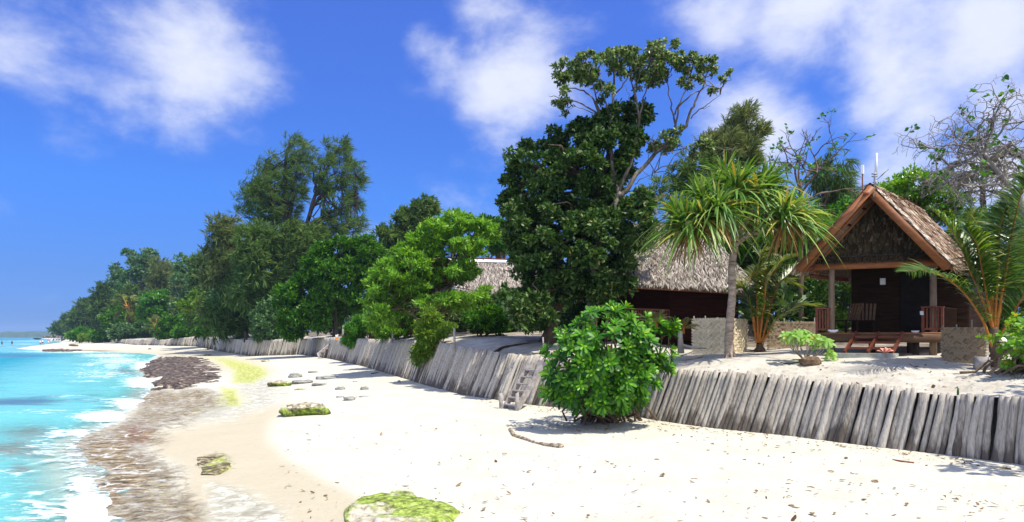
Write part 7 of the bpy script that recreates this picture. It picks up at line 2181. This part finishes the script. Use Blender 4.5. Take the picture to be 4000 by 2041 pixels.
st = gp(3835, 1442)
mb = MB(); mb.tube([st - [0, 0, .1], st + [0, 0, .12], st + [.01, 0, .30]], [.19, .17, .165], 14)
tag(mb.build("tree_stump", M["grey_wood"]), "short sawn grey stump beside the right coconut palm", "stump")
st = W(2660, 1345, 21.5); mb = MB(); mb.tube([st - [0, 0, .3], st + [-.02, 0, .2], st + [-.03, 0, .42]], [.11, .08, .075], 10)
mb.tube([st - [0, 0, .02], st + [.2, -.05, -.08], st + [.5, -.1, -.12], st + [.8, -.1, -.13]], [.06, .05, .04, .02], 7)
tag(mb.build("tree_stump", M["bark_grey"]), "cut grey trunk with a long surface root beside the woven screen", "stump")
mb = MB(); st = gp(3742, 1545); mb.tube([st - [0, 0, .05], st + [0, 0, .07], st + [.005, 0, .15]], [.022, .022, .014], 8)
tag(mb.build("garden_stake", mat_noise("green_glass", [(.3, (.03, .07, .02)), (.7, (.06, .12, .03))], (5, 5, 5), .2, 0)), "small dark green stake end sticking up behind the near palisade", "stake")
# thin far beams over the shrubs
mb = MB(); mb.beam(W(322, 1309, 205), W(375, 1307, 205), .25, .25); mb.beam(W(326, 1309, 205), W(326, 1330, 205), .2, .2, up=(1, 0, 0)); mb.beam(W(372, 1307, 205), W(372, 1330, 205), .2, .2, up=(1, 0, 0))
tag(mb.build("driftwood_rack", M["grey_wood"], smooth=False), "thin pale horizontal beam on posts among the far shrubs", "frame")

# far beach shelter
sh = thing("beach_shelter", "long low thatched beach shelter at the far sand point", "shelter", W(200, 1319, 420))
mb = MB()
for x0, x1, yt in ((168, 185, 1311), (186, 214, 1305), (214, 232, 1309)):
    a, b_ = W(x0, 1314, 420), W(x1, 1314, 420); t0 = W((x0 + x1) / 2, yt, 422)
    mb.add([a, b_, t0, a + [0, 4, 0], b_ + [0, 4, 0]], None, [(0, 1, 2), (1, 4, 2), (4, 3, 2), (3, 0, 2)])
    n = 150; u = RNG.random(n)[:, None]; v = RNG.random(n)[:, None]
    mb.ribbons(a * (1 - u) * (1 - v) + b_ * u * (1 - v) + t0 * v, np.array([0, -.6, -.7]) + RNG.normal(size=(n, 3)) * .3, RNG.normal(size=(n, 3)), .9, .3, .1, 2, (.8, 1, .3), mat=1)
mb.build("roof", [M["thatch_base"], M["thatch"]], sh)
mb = MB()
for px in range(170, 232, 5):
    mb.tube([W(px, 1321, 420), W(px, 1313, 420)], .2, 6)
mb.build("posts_row", M["bark_dark"], sh)
mb = MB(); a, b_ = W(232, 1311, 420), W(275, 1312, 420)
mb.beam(a, b_, .6, .25); mb.build("ridge_pole", M["bark_grey"], sh)
mb = MB(); c = W(145, 1326, 290)
xs = np.linspace(-1.9, 1.9, 13)
mb.tube([c + np.array([x, 0, .10 * (x / 1.9) ** 2 + .15]) for x in xs], [.05 + .28 * (1 - (abs(x) / 1.95) ** 2.5) for x in xs], 8)
tag(mb.build("canoe", M["black"]), "dark canoe drawn up at the water edge near the far point", "boat")


# ------------------------------------------------------------------ people on the far sand
def person(label, px, py, Y, h, shirt, shorts, stride=.16, face=0.0, waist_deep=False):
    b0 = W(px, py, Y)
    root = thing("person", label, "person", b0, "bathers at the far sand spit")
    k = h / 1.7
    J = {"hip": (0, 0, .92), "chest": (0, 0, 1.25), "neck": (0, .0, 1.45), "head": (0, -.02, 1.58), "top": (0, -.01, 1.68),
         "lh": (-.1, 0, .88), "lk": (-.11, -stride * .6, .48), "la": (-.11, -stride * .4, .08), "lt": (-.11, -stride * .4 - .17, .03),
         "rh": (.1, 0, .88), "rk": (.11, stride * .3, .48), "ra": (.11, stride, .08), "rt": (.11, stride - .17, .03),
         "ls": (-.19, 0, 1.38), "le": (-.25, .05, 1.1), "lw": (-.24, -.05, .86), "lf": (-.24, -.08, .76), "rs": (.19, 0, 1.38), "re": (.25, -.03, 1.1), "rw": (.24, -.12, .87), "rf": (.24, -.15, .77)}
    R = {"hip": .13, "chest": .14, "neck": .06, "head": .10, "top": .07, "lh": .09, "lk": .06, "la": .045, "lt": .035, "rh": .09, "rk": .06, "ra": .045, "rt": .035, "ls": .065, "le": .045, "lw": .032, "lf": .03, "rs": .065, "re": .045, "rw": .032, "rf": .03}
    E = [("hip", "chest"), ("chest", "neck"), ("neck", "head"), ("head", "top"), ("hip", "lh"), ("lh", "lk"), ("lk", "la"), ("la", "lt"), ("hip", "rh"), ("rh", "rk"), ("rk", "ra"), ("ra", "rt"), ("chest", "ls"), ("ls", "le"), ("le", "lw"), ("lw", "lf"), ("chest", "rs"), ("rs", "re"), ("re", "rw"), ("rw", "rf")]
    names = list(J)
    cf, sf = math.cos(face), math.sin(face)
    dz = -.75 * k if waist_deep else 0
    pos = [((J[n_][0] * cf - J[n_][1] * sf) * k, (J[n_][0] * sf + J[n_][1] * cf) * k, J[n_][2] * k + dz) for n_ in names]
    me = bpy.data.meshes.new("body"); me.from_pydata(pos, [(names.index(a), names.index(b)) for a, b in E], []); me.materials.append(M["skin"])
    o = bpy.data.objects.new("body", me); COL.objects.link(o); o.parent = root
    md = o.modifiers.new("skin", "SKIN"); md.use_smooth_shade = True
    for i, n_ in enumerate(names):
        me.skin_vertices[0].data[i].radius = (R[n_] * k, R[n_] * k)
    me.skin_vertices[0].data[0].use_root = True
    o.modifiers.new("sub", "SUBSURF").levels = 1
    def ring(nm, z0, z1, r0, r1, mat):
        mb = MB(); zz = np.linspace(z0, z1, 6)
        mb.tube([b0 + np.array([0, 0, z * k + dz]) for z in zz], np.linspace(r0, r1, 6) * k, 12)
        c_ = mb.build(nm, mat, root)
    if shirt: ring("shirt", .9, 1.42, .19, .2, shirt)
    if shorts: ring("shorts", .6, .95, .2, .185, shorts)
    mb = MB(); th = np.linspace(0.1, math.pi - .1, 7); c = b0 + np.array([0, .03, 1.63 * k + dz])
    mb.tube([c + np.array([0, 0, -.1 * k * math.cos(t)]) for t in th], [.115 * k * math.sin(t) for t in th], 10); mb.build("hair", M["hair"], root)


person("walker in a white shirt and navy shorts, nearest the water on the spit", 157, 1351, 190, 1.65, M["cloth_white"], M["cloth_navy"], .3, .5)
person("walker in a pale shirt carrying a dark bag low, second on the spit", 167, 1349, 192, 1.6, M["cloth_white"], M["black"], .25, -.4)
person("tall bather in pale shorts in the middle of the spit group", 189, 1345, 205, 1.6, None, M["cloth_white"], .1, .2)
person("bather in white standing with arms down beside the tall one", 200, 1342, 210, 1.55, M["cloth_white"], M["cloth_white"], .1, .1)
person("person in a bright blue top, last of the spit group", 210, 1340, 215, 1.6, M["towel_blue"], None, .1, 0)
person("lone swimmer standing waist deep at the left picture edge", 8, 1343, 230, 1.7, M["cloth_navy"], M["cloth_navy"], .05, 0, True)
person("swimmer standing waist deep offshore of the sand spit", 47, 1342, 232, 1.7, M["cloth_navy"], M["cloth_navy"], .05, .4, True)

for o in bpy.data.objects:
    if "_o" in o.keys():
        del o["_o"]

# ------------------------------------------------------------------ sea air: far things fade to blue
hz = MB(); hz.box([0, 1780, 24], [3600, 0, 0], [0, 1900, 0], [0, 0, 32])
hm, hn, hl = mat_new("sea_haze")
ho_ = hn.new("ShaderNodeOutputMaterial"); hv = hn.new("ShaderNodeVolumePrincipled")
hv.inputs["Color"].default_value = (.48, .70, 1.0, 1); hv.inputs["Density"].default_value = .00016
hl.new(hv.outputs[0], ho_.inputs["Volume"])
hz_o = hz.build("haze", hm, origin=(0, 0, 0), smooth=False)
tag(hz_o, "thin bluish sea haze over the whole bay", "haze", kind="stuff")
if "_o" in hz_o.keys(): del hz_o["_o"]
